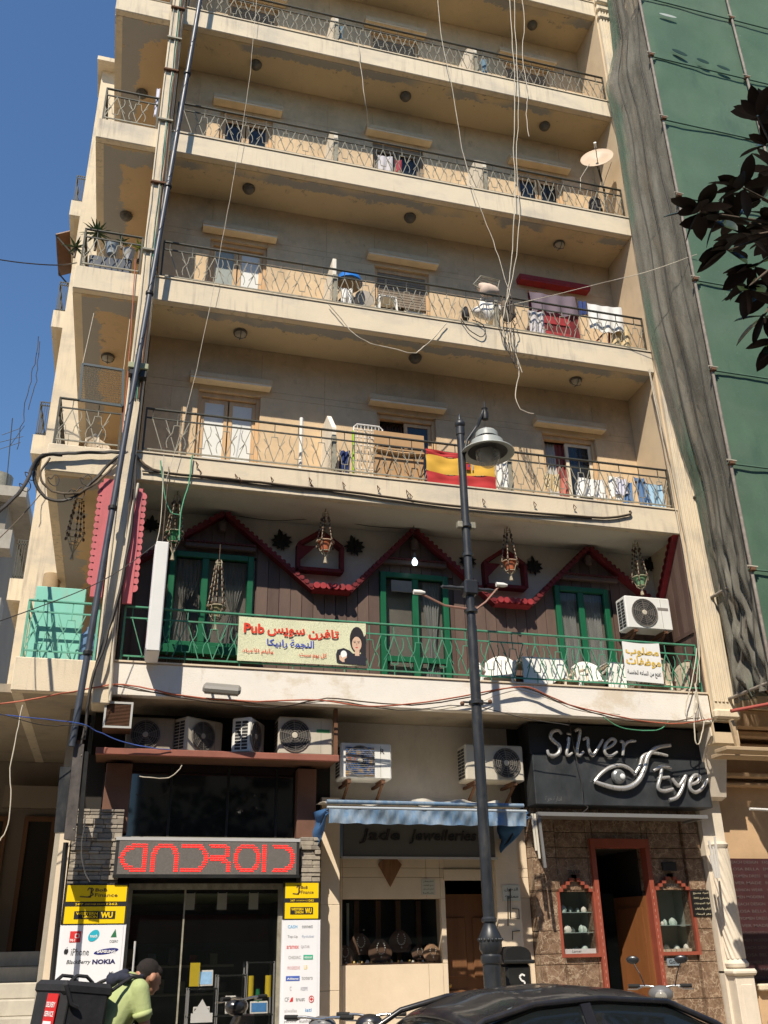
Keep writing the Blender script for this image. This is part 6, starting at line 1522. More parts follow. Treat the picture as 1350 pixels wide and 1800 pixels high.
hang('white_towel','white towel with dark clip left of the jeans','laundry',1068,1090,835,875,.16,cl('white',(.74,.73,.70)),2,.03,LG)
hang('lilac_shirt','pale lilac shirt between the white towel and the jeans','laundry',1083,1100,840,868,.12,cl('lilac',(.58,.58,.68)),2,.03,LG,taper=.4)
hang('jeans','blue jeans hung over the railing, left leg','laundry',1096,1111,846,884,.14,cl('denim',(.10,.19,.36)),1.5,.03,LG,sl=-.05)
hang('jeans','blue jeans hung over the railing, right leg','laundry',1114,1132,838,888,.14,cl('denim',(.10,.19,.36)),1.5,.03,LG,sl=.06)
hang('pale_blue_towel','pale blue towel at the right end of the laundry','laundry',1133,1163,848,890,.14,cl('sky',(.34,.52,.68)),1.5,.02,LG)
# third floor (k=3)
zf = ZB[3]+.16; bz = at(613,490,y=.35)
t = thing('blue_basin','blue plastic basin turned over a pile beside the divider','basin',(bz.x,.35,bz.z-.12))
MB().lathe([(.23,-.12),(.24,-.11),(.21,-.02),(.19,.02),(.0,.03)],(bz.x,.35,bz.z),22).build('basin', C('basin_blue',(.02,.16,.52),.35), t, smooth=40)
MB().lathe([(.20,-.16),(.22,-.13),(.22,-.12),(0,-.12)],(bz.x,.35,bz.z),22).build('orange_rim', C('rim_orange',(.40,.30,.20)), t, smooth=40)
MB().lathe([(0,0),(.17,0),(.20,.55),(.19,.62),(0,.62)],(bz.x,.35,zf),18).build('dark_drum', C('drum',(.09,.08,.075)), label='dark drum under the blue basin', cat='drum', smooth=40)
hang('striped_cloth','white and navy cloth bundled against the drum under the blue basin','cloth',600,620,505,535,.16,cl('white',(.74,.73,.70)),2,.04)
fp = at(640,527,y=.45); t = thing('pedestal_fan','pale round fan standing right of the blue basin','fan',(fp.x,.45,zf))
MB().lathe([(0,0),(.16,0),(.17,-.04),(0,-.05)],(fp.x,.45,fp.z),20,axis='y').build('fan_cage', C('fan_grey',(.36,.32,.27)), t, smooth=40); MB().tube([(fp.x,.5,fp.z),(fp.x,.5,zf)],.02,8).build('stand', M['plastic_w'], t); MB().lathe([(0,0),(.15,0),(.13,.03),(0,.04)],(fp.x,.5,zf),16).build('base', M['plastic_w'], t)
st = at(678,528,y=.3); t = thing('plastic_stool','white plastic stool in front of the half-lowered blind','stool',(st.x,.3,zf))
MB().bev((st.x-.17,.15,st.z-.04),(st.x+.17,.45,st.z),.015).build('seat', M['plastic_w'], t)
for e in (-1,1):
    for f_ in (-1,1): MB().bar((st.x+e*.14,.3+f_*.12,st.z-.04),(st.x+e*.18,.3+f_*.15,zf),.035).build('leg', M['plastic_w'], t)
da = at(832,500,y=.15); db = at(880,490,y=.25)
t = thing('drying_rack','small wire drying rack clipped above the railing under the hanging cables','rack',(da.x,.15,da.z-.1))
s = MB(); P = [da, at(845,485,y=.15), at(878,493,y=.15), at(872,520,y=.15)]; s.tube(P,.012,6)
for i in range(5): s.tube([da.lerp(P[1],i/5+.1), P[3].lerp(P[2],i/5+.1)],.006,5)
s.tube([P[0],at(868,522,y=.15)],.012,6); s.build('wire_frame', M['iron_pale'], t)
def lump(nm,lb,cat,px,py,y,rx,rz_,m,sd=0,ry=.1):
    c = at(px,py,y=y); q = MB(); q.ball(c,1,18,12,(rx,ry,rz_)); q.v = [v+(v-c)*(.45*noise.noise((v-c)*7+V((sd,0,0)))) for v in q.v]; return q.build(nm,m,label=lb,cat=cat,smooth=70)
lump('bundled_cloth','cream and brown cloth bundled over the drying rack','cloth',858,510,.15,.20,.14,cl('creampink',(.60,.47,.38)),3)
lump('white_laundry_heap','white laundry heap behind the railing under the drying rack','laundry',858,545,.25,.26,.20,cl('white',(.74,.73,.70)),8)
lump('cable_coil','tangled coil of grey cables hanging on the railing at the drying rack','cable',893,545,.0,.13,.24,M['cable_b'],5,.06)
LG='laundry before the red doorway'
hang('purple_sheet','sheer mauve sheet hung across the red doorway','laundry',930,1010,512,545,.25,cl('mauve',(.17,.13,.155)),3,.03,LG,sl=.05)
hang('grey_towel','pale grey towel left of the red doorway','laundry',929,955,545,590,.2,cl('paleg',(.52,.50,.52)),2,.03,LG)
hang('navy_garment','navy garment at the right jamb of the red doorway','laundry',1016,1030,528,552,.2,cl('navy',(.03,.05,.16)),2,.04,LG)
hang('white_sheet','large white sheet on the line right of the red doorway','laundry',1032,1092,533,578,.22,cl('white',(.74,.73,.70)),3,.02,LG)
hang('cream_cloth','cream cloth low behind the railing at the right end','laundry',1072,1105,570,610,.3,cl('creamy',(.60,.47,.27)),2,.03,LG)
t = thing('folding_chair','dark red folding chair leaning behind the railing right of the red doorway','chair',(at(1060,600,y=.3)[0],.3,zf))
s = MB(); s.bar(at(1042,607,y=.3),at(1072,575,y=.3),.03); s.bar(at(1048,602,y=.3),at(1071,606,y=.3),.03); s.bar(at(1071,575,y=.3),at(1071,608,y=.3),.03); s.build('frame', C('dk_red',(.18,.04,.03)), t)
lump('dark_bag','dark round bag at the foot of the red doorway','bag',933,585,.35,.11,.16,cl('brown',(.06,.03,.025)),2)
lump('bottle_group','black and blue bottles on the floor left of the white laundry heap','bottle',818,552,.2,.06,.16,cl('blackish',(.03,.03,.035)),4)
# fourth floor
lump('black_bag','tall black bag standing at the right end of the satellite dish balcony','bag',1048,365,.3,.13,.26,cl('blackish',(.03,.03,.035)),6)
hang('striped_towel','black and white striped towel in the middle window of the satellite dish row','towel',664,690,272,303,.4,cl('paleg',(.52,.50,.52)),2,.02)
hang('red_cloth','dark red cloth beside the striped towel','cloth',695,706,280,300,.45,cl('brick2',(.30,.04,.06)),1,.02)
hang('violet_cloth','small violet and white cloth on the side gallery railing at the pillar','cloth',276,282,155,205,.1,cl('lilac',(.58,.58,.68)),1,.02)
# fifth floor blue plastic crates
for px,lb in ((593,'blue plastic sheet folded behind the first divider near the top'),(845,'blue plastic sheet folded behind the second divider near the top')):
    hang('blue_sheet',lb,'sheet',px,px+10,45 if px<700 else 103,68 if px<700 else 130,.25,cl('tarp',(.12,.20,.26)),1,.02,'blue sheets behind the dividers')
# planters in the side gallery
zf = ZB[3]+TH
t = thing('planter_box','long dark blue planter box behind the side gallery railing','planter',(1.80,.25,ZB[3]+.3))
MB().bev((1.45,.14,ZB[3]+.42),(2.10,.42,ZB[3]+TH+.36),.02).build('trough', C('trough_blue',(.06,.075,.10),.4), t)
def spiky(px,py,y,n,L_,m,lb,nm='yucca_plant',stem=.35):
    c = at(px,py,y=y); t = thing(nm, lb, 'plant', (c.x,y,c.z-stem))
    MB().tube([(c.x,y,c.z-stem),(c.x+.01,y,c.z)],.022,6).build('stem', C('stem_brown',(.12,.08,.05)), t)
    for i in range(n):
        a = i*2.4; el = radians(-25+100*(i/n)); l = L_*random.uniform(.8,1.1); d = V((cos(a)*cos(el),sin(a)*cos(el),sin(el))); sd_ = d.cross(V((0,0,1))).normalized()
        q = MB(); pts = [c+d*l*k/4+V((0,0,-.12*l*(k/4)**2)) for k in range(5)]; ws = [.012,.022,.018,.011,.001]
        vs = [];
        for p,w_ in zip(pts,ws): vs += [p-sd_*w_, p+sd_*w_+V((0,0,.0)), p+V((0,0,-.006))]
        fs = []
        for k in range(4):
            b0=k*3; fs += [(b0,b0+3,b0+5,b0+2),(b0+2,b0+5,b0+4,b0+1),(b0,b0+1,b0+4,b0+3)]
        q.add(vs,fs); q.build('leaf', m, t)
    return t
gl = mat('yucca_leaf',(.055,.10,.035),.5,.25,8); gl2 = mat('bright_leaf',(.22,.30,.04),.5,.2,8)
spiky(171,410,.22,26,.27,gl,'yucca with dark pointed leaves above the blue planter'); spiky(133,435,.3,14,.2,gl,'trailing spiky plant at the outer left corner of the gallery','dracaena_plant',.2)
spiky(215,425,.3,10,.16,gl,'small spiky plant between the pots','aloe_plant',.15); spiky(245,437,.3,9,.22,gl2,'yellow-green leafy plant beside the pillar','banana_plant',.3)
for px,py,c_,lb in ((197,438,(.30,.36,.42),'pale blue pot between the railing bars'),(226,450,(.42,.42,.44),'white pot right of the planter box')):
    c = at(px,py,y=.2); MB().lathe([(0,-.11),(.07,-.11),(.10,.09),(.105,.10),(.09,.10),(0,.08)],c,16).build('plant_pot', C('pot%d'%px,c_,.4), label=lb, cat='plant pot', smooth=40, group='pots on the gallery railing')
# hanging mesh frame, chair in the gallery of floor 2
f0,f1,f2_,f3 = at(145,640,y=.02),at(217,651,y=.02),at(140,703,y=.02),at(215,714,y=.02)
t = thing('mesh_frame','dark square mesh frame hanging over the side gallery railing, above the flag level','frame',(f2_.x,.02,f2_.z))
s = MB()
for a,b_ in ((f0,f1),(f1,f3),(f3,f2_),(f2_,f0)): s.bar(a,b_,.035,.03)
s.build('frame', C('frame_slate',(.07,.09,.10)), t)
s = MB()
for i in range(1,16): s.tube([f0.lerp(f1,i/16),f2_.lerp(f3,i/16)],.0025,4); s.tube([f0.lerp(f2_,i/16),f1.lerp(f3,i/16)],.0025,4)
s.build('mesh', M['iron'], t)
s = MB(); s.tube([f0,f0+V((.05,.1,1.0))],.005,4); s.tube([f1,f1+V((0,.1,1.0))],.005,4); s.build('cord', M['cable_w'], t)['kind'] = 'stuff'
chair(2.02,.6,.6,M['plastic_c'],'cream plastic chair in the side gallery level with the flag', ZB[2]+.16)['group'] = 'plastic chairs in the side gallery'
c_ = bpy.context.scene.objects[-1] if 0 else None
# ================================================================ street lamp
LY = -1.7
lb_ = at(862,1740,y=LY); LX = at(838,1250,y=LY).x
lampt = thing('street_lamp','tall black street lamp with grey bell shade hanging from its hooked top','street lamp',(LX,LY,.15))
zf1, zf2, zf3 = at(850,1622,y=LY).z, at(855,1650,y=LY).z, at(858,1668,y=LY).z
ztop = at(805,752,y=LY).z
MB().lathe([(.17,0),(.17,.06),(.13,.10),(.098,.25),(.098,zf3-.30),(.11,zf3-.29),(.115,zf3-.27),(.115,zf3-.22),(.098,zf3-.20)],(LX,LY,.15),24).build('base', M['pole'], lampt, smooth=35)
MB().lathe([(.098,zf3-.05),(.125,zf3),(.125,zf2+.02),(.095,zf2+.08),(.070,zf1-.02),(.070,zf1),(.085,zf1+.01),(.085,zf1+.04),(.065,zf1+.06)],(LX,LY,0),24).build('flare', M['pole'], lampt, smooth=35)
s = MB()
for k in range(18): s.ball((LX+.124*cos(k*pi/9),LY+.124*sin(k*pi/9),zf2-.01),.018,6,5)
s.build('bead_ring', M['pole'], lampt, smooth=60)
MB().lathe([(.066,zf1+.05),(.064,(zf1+5.2)/2),(.062,5.25)],(LX,LY,0),20).build('lower_shaft', M['pole'], lampt, smooth=35)
MB().lathe([(.055,5.2),(.052,ztop-.12),(.062,ztop-.11),(.062,ztop)],(LX,LY,0),20).build('upper_shaft', M['pole'], lampt, smooth=35)
MB().lathe([(.045,0),(.07,.03),(.075,.07),(.05,.115),(.03,.12),(.012,.21),(0,.23)],(LX,LY,ztop),16).build('finial', M['pole'], lampt, smooth=50)
zc_ = at(825,1035,y=LY).z
MB().bev((LX-.09,LY-.09,zc_-.10),(LX+.09,LY+.09,zc_+.10),.02).build('crosspiece_hub', M['pole'], lampt)
for e in (-1,1):
    MB().lathe([(.03,0),(.02,.08),(.028,.16),(.018,.24),(.026,.27),(0,.30)] if e>0 else [(0,-.30),(.026,-.27),(.018,-.24),(.028,-.16),(.02,-.08),(.03,0)],(LX+e*.09,LY,zc_),10,axis='x').build('cross_arm', M['pole'], lampt, smooth=50)
    q = at(735 if e<0 else 880,1041 if e<0 else 1028,y=LY-.1)
    MB().lathe([(.0,-.06),(.03,-.06),(.03,.04),(.015,.09),(0,.09)],q,10,axis='x').build('lamp_holder', M['plastic_w'], lampt, smooth=40)
    MB().tube([q, q.lerp(V((LX,LY,zc_-.28)),.5)+V((0,0,-.06)), V((LX+e*.06,LY-.02,zc_-.28))],.014,6).build('holder_cable', mat('pinkish_cable',(.30,.16,.12),.6) if 'pinkc' not in M else M['pinkc'], lampt)
for zz,r_ in ((zc_-.30,.085),(at(836,1235,y=LY).z,.09),(at(817,925,y=LY).z,.08),(at(812,975,y=LY).z,.07)):
    MB().lathe([(r_-.02,-.03),(r_,-.02),(r_,.02),(r_-.02,.03)],(LX,LY,zz),16).build('collar', M['pole'], lampt, smooth=40)
zz = at(836,1235,y=LY).z; MB().tube([(LX-.17,LY,zz),(LX+.17,LY,zz)],.012,6).build('ball_bar', M['pole'], lampt)
for e in (-1,1): MB().ball((LX+e*.18,LY,zz+e*.02),.028,8,6).build('ball_end', M['rust'], lampt, smooth='all')
zz = at(817,925,y=LY).z
for e in (-1,1): MB().bev((LX+e*.09-.035,LY-.05,zz-.04),(LX+e*.09+.035,LY+.03,zz+.05),.008).build('clamp', M['iron_pale'], lampt)
ht = at(852,722,y=LY-.1); hb = at(858,790,y=LY-.1)
MB().tube([(LX+.02,LY-.01,ztop-.45),(LX+.08,LY-.04,ztop-.2),(ht.x-.10,LY-.08,ht.z-.22),(ht.x-.02,LY-.1,ht.z)],.022,8).build('bracket_arm', M['pole'], lampt, smooth=50)
MB().bar((LX+.0,LY-.02,ztop-.50),(ht.x-.03,LY-.12,ht.z-.03),.02,.05).build('stay_bar', M['pole'], lampt)
MB().lathe([(0,-.16),(.045,-.14),(.05,-.05),(.035,.0),(.045,.03),(.02,.06),(.012,.14),(0,.16)],(ht.x,LY-.1,ht.z),14).build('hook_head', M['black'], lampt, smooth=50)
gm = mat('grey_blue_enamel',(.34,.36,.34),.4,.06,4,spec=.5)
hz = hb.z
MB().lathe([(.0,.34),(.02,.34),(.02,.28),(.13,.27),(.155,.24),(.16,.17)],(ht.x,LY-.1,hz),28).build('upper_cap', gm, lampt, smooth=30)
MB().lathe([(.150,.168),(.150,.125)],(ht.x,LY-.1,hz),28).build('cap_band', M['black'], lampt, smooth=30)
s = MB(); s.lathe([(.17,.13),(.22,.11),(.24,.0),(.36,-.05),(.365,-.065),(.35,-.07),(.24,-.03),(.16,.02),(.12,.06),(.0,.07)],(ht.x,LY-.1,hz),32); s.build('bell_shade', gm, lampt, smooth=30)
s = MB(); s.lathe([(.25,-.036),(.27,-.046),(.255,-.05)],(ht.x,LY-.1,hz),32); s.build('rim_ring', M['black'], lampt)
M['globe'] = mat('lamp_globe',(.55,.52,.45),.12,.05,3,spec=.6,alpha=.42)
MB().lathe([(.165,.0),(.175,-.06),(.165,-.13),(.12,-.22),(.06,-.27),(0,-.285)],(ht.x,LY-.1,hz),28).build('globe', M['globe'], lampt, smooth='all')
MB().lathe([(0,.05),(.05,.05),(.05,-.02),(.04,-.03),(.06,-.1),(.03,-.17),(0,-.18)],(ht.x,LY-.1,hz),14).build('inner_bulb', C('bulb_dim',(.25,.24,.22),.2), lampt, smooth=50)

# ---------------------------------------------------------------- leaning pole and steel boxes by the pillar
yq = -.35; pa_ = at(126,1312,y=yq); pb_ = at(362,-60,y=yq)
t = thing('leaning_pole','long dark blue pipe leaning up the facade past the pillar','pole',(pa_.x,yq,pa_.z))
MB().tube([pa_,pa_.lerp(pb_,.3),pa_.lerp(pb_,.6),pb_],.042,12).build('pipe', M['pipe'], t, smooth=50)
s = MB()
for i in range(46):
    q = pa_.lerp(pb_,.28+i*.013); q2 = pa_.lerp(pb_,.28+(i+.6)*.013); a=i*1.1; s.tube([q+V((.04*cos(a),.04*sin(a),0)),q2+V((.04*cos(a+1),.04*sin(a+1),0))],.009,5)
s.build('wrapped_cord', M['black'], t)['kind'] = 'stuff'
for f in (.08,.22,.47,.62,.8):
    q = pa_.lerp(pb_,f); MB().lathe([(.055,-.03),(.06,-.02),(.06,.02),(.055,.03)],q,12).build('joint_band', M['black'], t)
t = thing('steel_channel','dark steel channel boxes fixed below the pillar at the phone shop corner','steel box',(2.1,-.3,2.6))
c0,c1,c2,c3 = at(130,1308,y=-.30),at(148,1308,y=-.30),at(112,1474,y=-.30),at(131,1478,y=-.30)
s = MB(); s.prism([c0,c1,c3,c2],(0,.12,0)); s.build('front_channel', mat('worn_steel',(.085,.075,.07),.45,.35,8,dirt=(.18,.15,.13),dscale=10), t)
s = MB(); s.prism([c0+V((-.13,.1,-.25)),c0+V((-.005,.1,-.25)),c2+V((-.005,.1,.08)),c2+V((-.12,.1,.08))],(0,.14,0)); s.build('side_box', M['pole'], t)
s = MB(); s.prism([c1+V((.01,.03,-.08)),c1+V((.06,.03,-.08)),c3+V((.07,.03,.08)),c3+V((.01,.03,.08))],(0,.2,0)); s.build('side_flange', M['black'], t)
MB().box((c0.x+.03,-.28,c0.z),(c0.x+.1,-.2,c0.z+.05)).build('cap', M['rust'], t)
for q in (c0.lerp(c2,.12)+V((.1,-.006,0)), c0.lerp(c2,.9)+V((.1,-.006,0))): MB().ball(q,.008,6,5).build('bolt', M['iron_pale'], t)
MB().tube([c3+V((-.1,.2,0)),(c3.x-.05,-.1,.15)],.03,8).build('leg', M['black'], t)

# ---------------------------------------------------------------- rubbish bin
b0 = at(902,1690,y=-1.25)
t = thing('litter_bin','black street bin with domed lid and a white mark beside the lamp post','bin',(b0.x,-1.25,.15))
zt_ = at(902,1694,y=-1.25).z
MB().bev((b0.x-.15,-1.40,.45),(b0.x+.15,-1.10,zt_),.03).build('body', M['black'], t)
s = MB(); s.bev((b0.x-.19,-1.44,zt_),(b0.x+.19,-1.06,zt_+.04),.012); s.build('lid_rim', M['black'], t)
s = MB(); s.prism([(b0.x-.16,-1.41,zt_+.04)]+[(b0.x-.16*cos(k*pi/10)*(1 if 1 else 0),-1.41,zt_+.05+.13*sin(k*pi/10)**.7) for k in range(1,10)]+[(b0.x+.16,-1.41,zt_+.04)],(0,.32,0)); s.build('lid', M['black'], t, smooth=40)
MB().tube([(b0.x-.05,-1.0,.15),(b0.x-.05,-1.0,1.0)],.03,8).build('post', M['black'], t)
s = MB(); Z = zt_-.22
P = [(.035,.10),(.0,.115),(-.03,.09),(-.01,.055),(.025,.04),(.03,.01),(-.005,-.01),(-.035,.0)]
for a,b_ in zip(P,P[1:]): s.bar((b0.x+.03+a[0],-1.404,Z+a[1]),(b0.x+.03+b_[0],-1.404,Z+b_[1]),.018,.004)
for a in ((.045,-.03),(.01,-.05)): s.box((b0.x+.03+a[0],-1.406,Z+a[1]),(b0.x+.05+a[0],-1.402,Z+a[1]+.018))
s.build('white_mark', wht, t)

# ---------------------------------------------------------------- scooters
M['scb'] = mat('scooter_black',(.02,.02,.022),.3,.1,4,spec=.5,coat=.3); M['scg'] = mat('scooter_grey',(.13,.13,.135),.4,.08,4,coat=.3); M['rubber'] = mat('tyre_rubber',(.02,.02,.02),.85,.2,10); M['chrm'] = mat('chrome_part',(.5,.5,.5),.18,0,metal=.9)
def scooter(lb, loc, rz, m, group='parked scooters', mirrors=True):
    t = thing('scooter', lb, 'scooter', loc, group, rz=rz); b0 = V(loc)
    def P(mb, nm, mt, par=t, **k): mb.v = [v+b0 for v in mb.v]; return mb.build(nm, mt, par, **k)
    # front towards +x
    for x in (.62,-.60):
        q = MB(); q.tube([(x+.20*cos(k*pi/12),0,.24+.20*sin(k*pi/12)) for k in range(25)],.045,8,cap=False); wv_ = P(q,'wheel',M['rubber'],smooth=50)
        P(MB().lathe([(0,-.04),(.14,-.03),(.155,0),(.14,.03),(0,.04)],(x,0,.24),18,axis='y'),'rim',M['chrm'],wv_,smooth=40)
    P(MB().sheet(lambda u,v: V((.62+.27*cos(pi*(.15+.8*u)), (v-.5)*.16, .24+.27*sin(pi*(.15+.8*u)))),14,4,.01),'front_mudguard',m,smooth=50)
    P(MB().sheet(lambda u,v: V((.50-.17*v-.05*sin(u*pi)*-1, (u-.5)*(.30+.14*sin(v*pi)), .32+.55*v)),10,12,.03),'front_fairing',m,smooth=50)
    P(MB().bev((-.12,-.15,.26),(.36,.15,.31),.02),'footboard',M['scb'])
    q = MB(); q.sheet(lambda u,v: V((-.80+.75*u, .17*cos(pi*v)*(.6+.4*sin(u*pi*.9+.2)), .34+.32*sin(pi*v)*(.75+.25*sin(u*3)))),14,12,.02); P(q,'rear_body',m,smooth=60)
    P(MB().bev((-.78,-.13,.68),(-.02,.13,.77),.05),'seat',M['scb'],smooth=40)
    P(MB().tube([(.60,0,.30),(.44,0,.80),(.37,0,1.0)],.025,8),'steering_stem',M['scb'])
    P(MB().ball((.44,0,.95),1,14,10,(.10,.14,.09)),'headlamp_cowl',m,smooth='all'); P(MB().ball((.52,0,.93),1,12,8,(.03,.07,.055)),'headlamp',M['globe'],smooth='all')
    P(MB().tube([(.34,-.33,1.03),(.36,-.14,1.03),(.38,0,1.01),(.36,.14,1.03),(.34,.33,1.03)],.013,8),'handlebar',M['chrm'],smooth=50)
    for e in (-1,1):
        P(MB().tube([(.35,e*.22,1.03),(.34,e*.35,1.03)],.021,8),'grip',M['rubber'],smooth=50)
        P(MB().tube([(.36,e*.20,1.02),(.42,e*.26,1.0),(.41,e*.36,1.0)],.008,6),'brake_lever',M['chrm'])
        if not mirrors: continue
        P(MB().tube([(.37,e*.17,1.04),(.36,e*.21,1.16),(.33,e*.26,1.26)],.007,6),'mirror_stalk',M['scb'])
        P(MB().ball((.32,e*.27,1.30),1,12,8,(.02,.075,.045)),'mirror',M['scb'],smooth='all'); P(MB().box((.296,e*.27-.05,1.275),(.30,e*.27+.05,1.325)),'mirror_glass',M['chrm'])
    P(MB().tube([(-.3,-.18,.25),(-.75,-.2,.32),(-.85,-.2,.34)],[.02,.04,.04],8),'exhaust',M['chrm'],smooth=50)
    return t
g_ = 0.0
def hb_at(px,py,zr=1.03):
    """ground spot whose handlebar height is seen at this pixel"""
    d = _F + _R*((px-675)/FPX) - _U*((py-900)/FPX); k = (zr-CAM.z)/d.z; p = CAM+d*k; return p
for px,py,rz,m,lb,mir in ((425,1775,2.3,'scb','black scooter before the phone shop window, handlebar towards the window',False),(562,1788,1.0,'scg','grey scooter in front of the pale pillar by the jeweller, only its bars in view',False),(652,1783,-2.0,'scb','black scooter at the front corner of the black car',False),(1160,1733,-2.1,'scg','grey scooter with round mirrors before the marble jewellery shop',True)):
    p = hb_at(px,py,1.18); gz = .15
    if p.y < -2.2: p = hb_at(px,py,1.03); gz = 0
    if p.y < -3.2: p = at(px,py,y=-2.9); gz = 0
    if p.y > -.6: p = at(px,py,y=-1.3); gz = .15
    print('scooter', px, p)
    scooter(lb,(p.x-.37*cos(rz),p.y-.37*sin(rz),gz),rz,M[m],mirrors=mir)

# ---------------------------------------------------------------- cars
M['carb'] = mat('car_black',(.012,.012,.016),.30,.06,3,spec=.5,coat=.45,dirt=(.05,.045,.04),dscale=4,damt=.6); M['carglass'] = mat('car_glass',(.010,.013,.014),.04,0,spec=.5,alpha=.8)
def car(lb, loc, rz):
    t = thing('parked_car', lb, 'car', loc, 'parked black cars', rz=rz); b0 = V(loc)
    def P(mb, nm, mt, par=t, **k): mb.v = [v+b0 for v in mb.v]; return mb.build(nm, mt, par, **k)
    xs = [-2.2,-2.15,-1.9,-1.5,-1.0,-.4,.3,.9,1.5,1.95,2.12,2.18]           # front at -x
    zt = [.50,.66,.76,.83,.90,.92,.93,.93,.93,.91,.80,.60]; hw = [.55,.70,.80,.85,.87,.88,.88,.88,.86,.82,.74,.62]
    def body(u,v):
        f = u*(len(xs)-1); i = min(int(f),len(xs)-2); q = f-i
        x = xs[i]+(xs[i+1]-xs[i])*q; z1_ = zt[i]+(zt[i+1]-zt[i])*q; w_ = hw[i]+(hw[i+1]-hw[i])*q
        a = pi*v; c = cos(a); s_ = sin(a); yy = w_*(abs(c)**.45)*(1 if c>0 else -1); return V((x, yy, .22+(z1_-.22)*s_**.42))
    P(MB().grid(body,44,26),'body',M['carb'],smooth='all')
    def roofz(x):
        pts = [(-1.12,.90),(-.80,1.12),(-.42,1.33),(-.1,1.41),(.35,1.435),(.85,1.40),(1.2,1.27),(1.55,1.05),(1.75,.93)]
        for (a,b_),(c,d) in zip(pts,pts[1:]):
            if a<=x<=c:
                q=(x-a)/(c-a); return b_+(d-b_)*q
        return .9
    def roof(u,v):
        x = -.50+1.60*u; zr = roofz(x)+.012*sin(u*pi); w_ = .62; y = (v-.5)*2*w_; return V((x,y,zr-.075*abs(v-.5)**2.4*5.3))
    P(MB().sheet(roof,20,14,.03),'roof',M['carb'],smooth='all')
    P(MB().sheet(lambda u,v: V((-1.12+.63*u, (v-.5)*2*(.74-.13*u), roofz(-1.12+.63*u)-.055*(abs(v-.5)*2)**2.5-.006)),10,12,.008),'windscreen',M['carglass'],smooth='all')
    P(MB().sheet(lambda u,v: V((1.09+.60*u, (v-.5)*2*(.61+.12*u), roofz(1.09+.60*u)-.055*(abs(v-.5)*2)**2.5-.006)),10,12,.008),'rear_window',M['carglass'],smooth='all')
    for e in (-1,1):
        def side_(u,v,e=e):
            x0_ = -1.08+.62*v; x1_ = 1.66-.58*v; x = x0_+(x1_-x0_)*u; zr = min(roofz(x)-.07, 1.36)
            zz = .90+(max(.905,zr)-.90)*v; return V((x,e*(.835-.20*v**1.2*(1)),zz))
        P(MB().sheet(side_,24,8,.008),'side_window',M['carglass'],smooth='all')
        P(MB().bar((.28,e*.84,.90),(.24,e*.645,1.37),.07,.02),'door_pillar',M['carb'])
        P(MB().tube([(-1.14,e*.80,.90),(-.80,e*.72,1.11),(-.46,e*.645,1.30),(-.1,e*.63,1.375),(.35,e*.63,1.395),(.85,e*.63,1.365),(1.2,e*.64,1.235),(1.7,e*.80,.92)],.020,8),'roof_rail',M['carb'],smooth='all')
        P(MB().tube([(-1.0,e*.845,.915),(0,e*.853,.925),(1.6,e*.845,.925)],.010,6),'chrome_strip',M['chrm'])
        P(MB().bev((-.95,e*.86,.92),(-.80,e*1.02,1.04),.03),'wing_mirror',M['carb'])
        P(MB().bev((-2.14,e*.45,.58),(-2.0,e*.72,.70),.03),'headlight',M['globe'])
        for k,x in enumerate((-1.35,1.35)):
            q = P(MB().lathe([(.20,0),(.30,.01),(.315,.05),(.315,.17),(.30,.20),(.20,.20)],(x,e*.88-(.20 if e>0 else 0),.315),24,axis='y'),'wheel',M['rubber'],smooth=30)
            P(MB().lathe([(0,.08),(.10,.02),(.19,.01),(.21,.03),(.21,.19),(0,.19)],(x,e*.88-(.20 if e>0 else 0),.315),20,axis='y'),'rim',M['chrm'],q,smooth=30)
        for x in (-.15,.85): P(MB().bev((x,e*.865,.78),(x+.16,e*.895,.81),.008),'door_handle',M['carb'])
    P(MB().bev((-2.24,-.45,.40),(-2.17,.45,.55),.01),'grille',M['grille'])
    P(MB().bev((-.9,-.45,.86),(-.6,.3,.91),.03),'dashboard',C('dash_pale',(.25,.32,.26)))
    P(MB().bev((-1.02,-.50,.905),(-.72,.05,.915),.003),'reflection_sheet',C('sheet_green',(.45,.55,.45)))  # pale green sheet paints the reflection in the windscreen
    for y in (-.38,.38): P(MB().bev((-.1,y-.24,.45),(.1,y+.24,1.12),.05),'seat',C('seat_dark',(.03,.03,.03)))
    P(MB().box((.48,-.04,1.424),(.58,.06,1.434)),'roof_sticker',C('dust_grey',(.18,.18,.17)))
    t.scale = (.90,1,.955)
    return t
q = at(962,1742,y=-6.15)
car('black saloon car parked in front of the jeweller, roof rising into the view',(q.x-.32,-6.15,0),.07)
q = at(1345,1790,y=-6.3)
car('second black car behind the first, only its front corner in view at the right edge',(q.x+2.35,-5.9,0),.05)

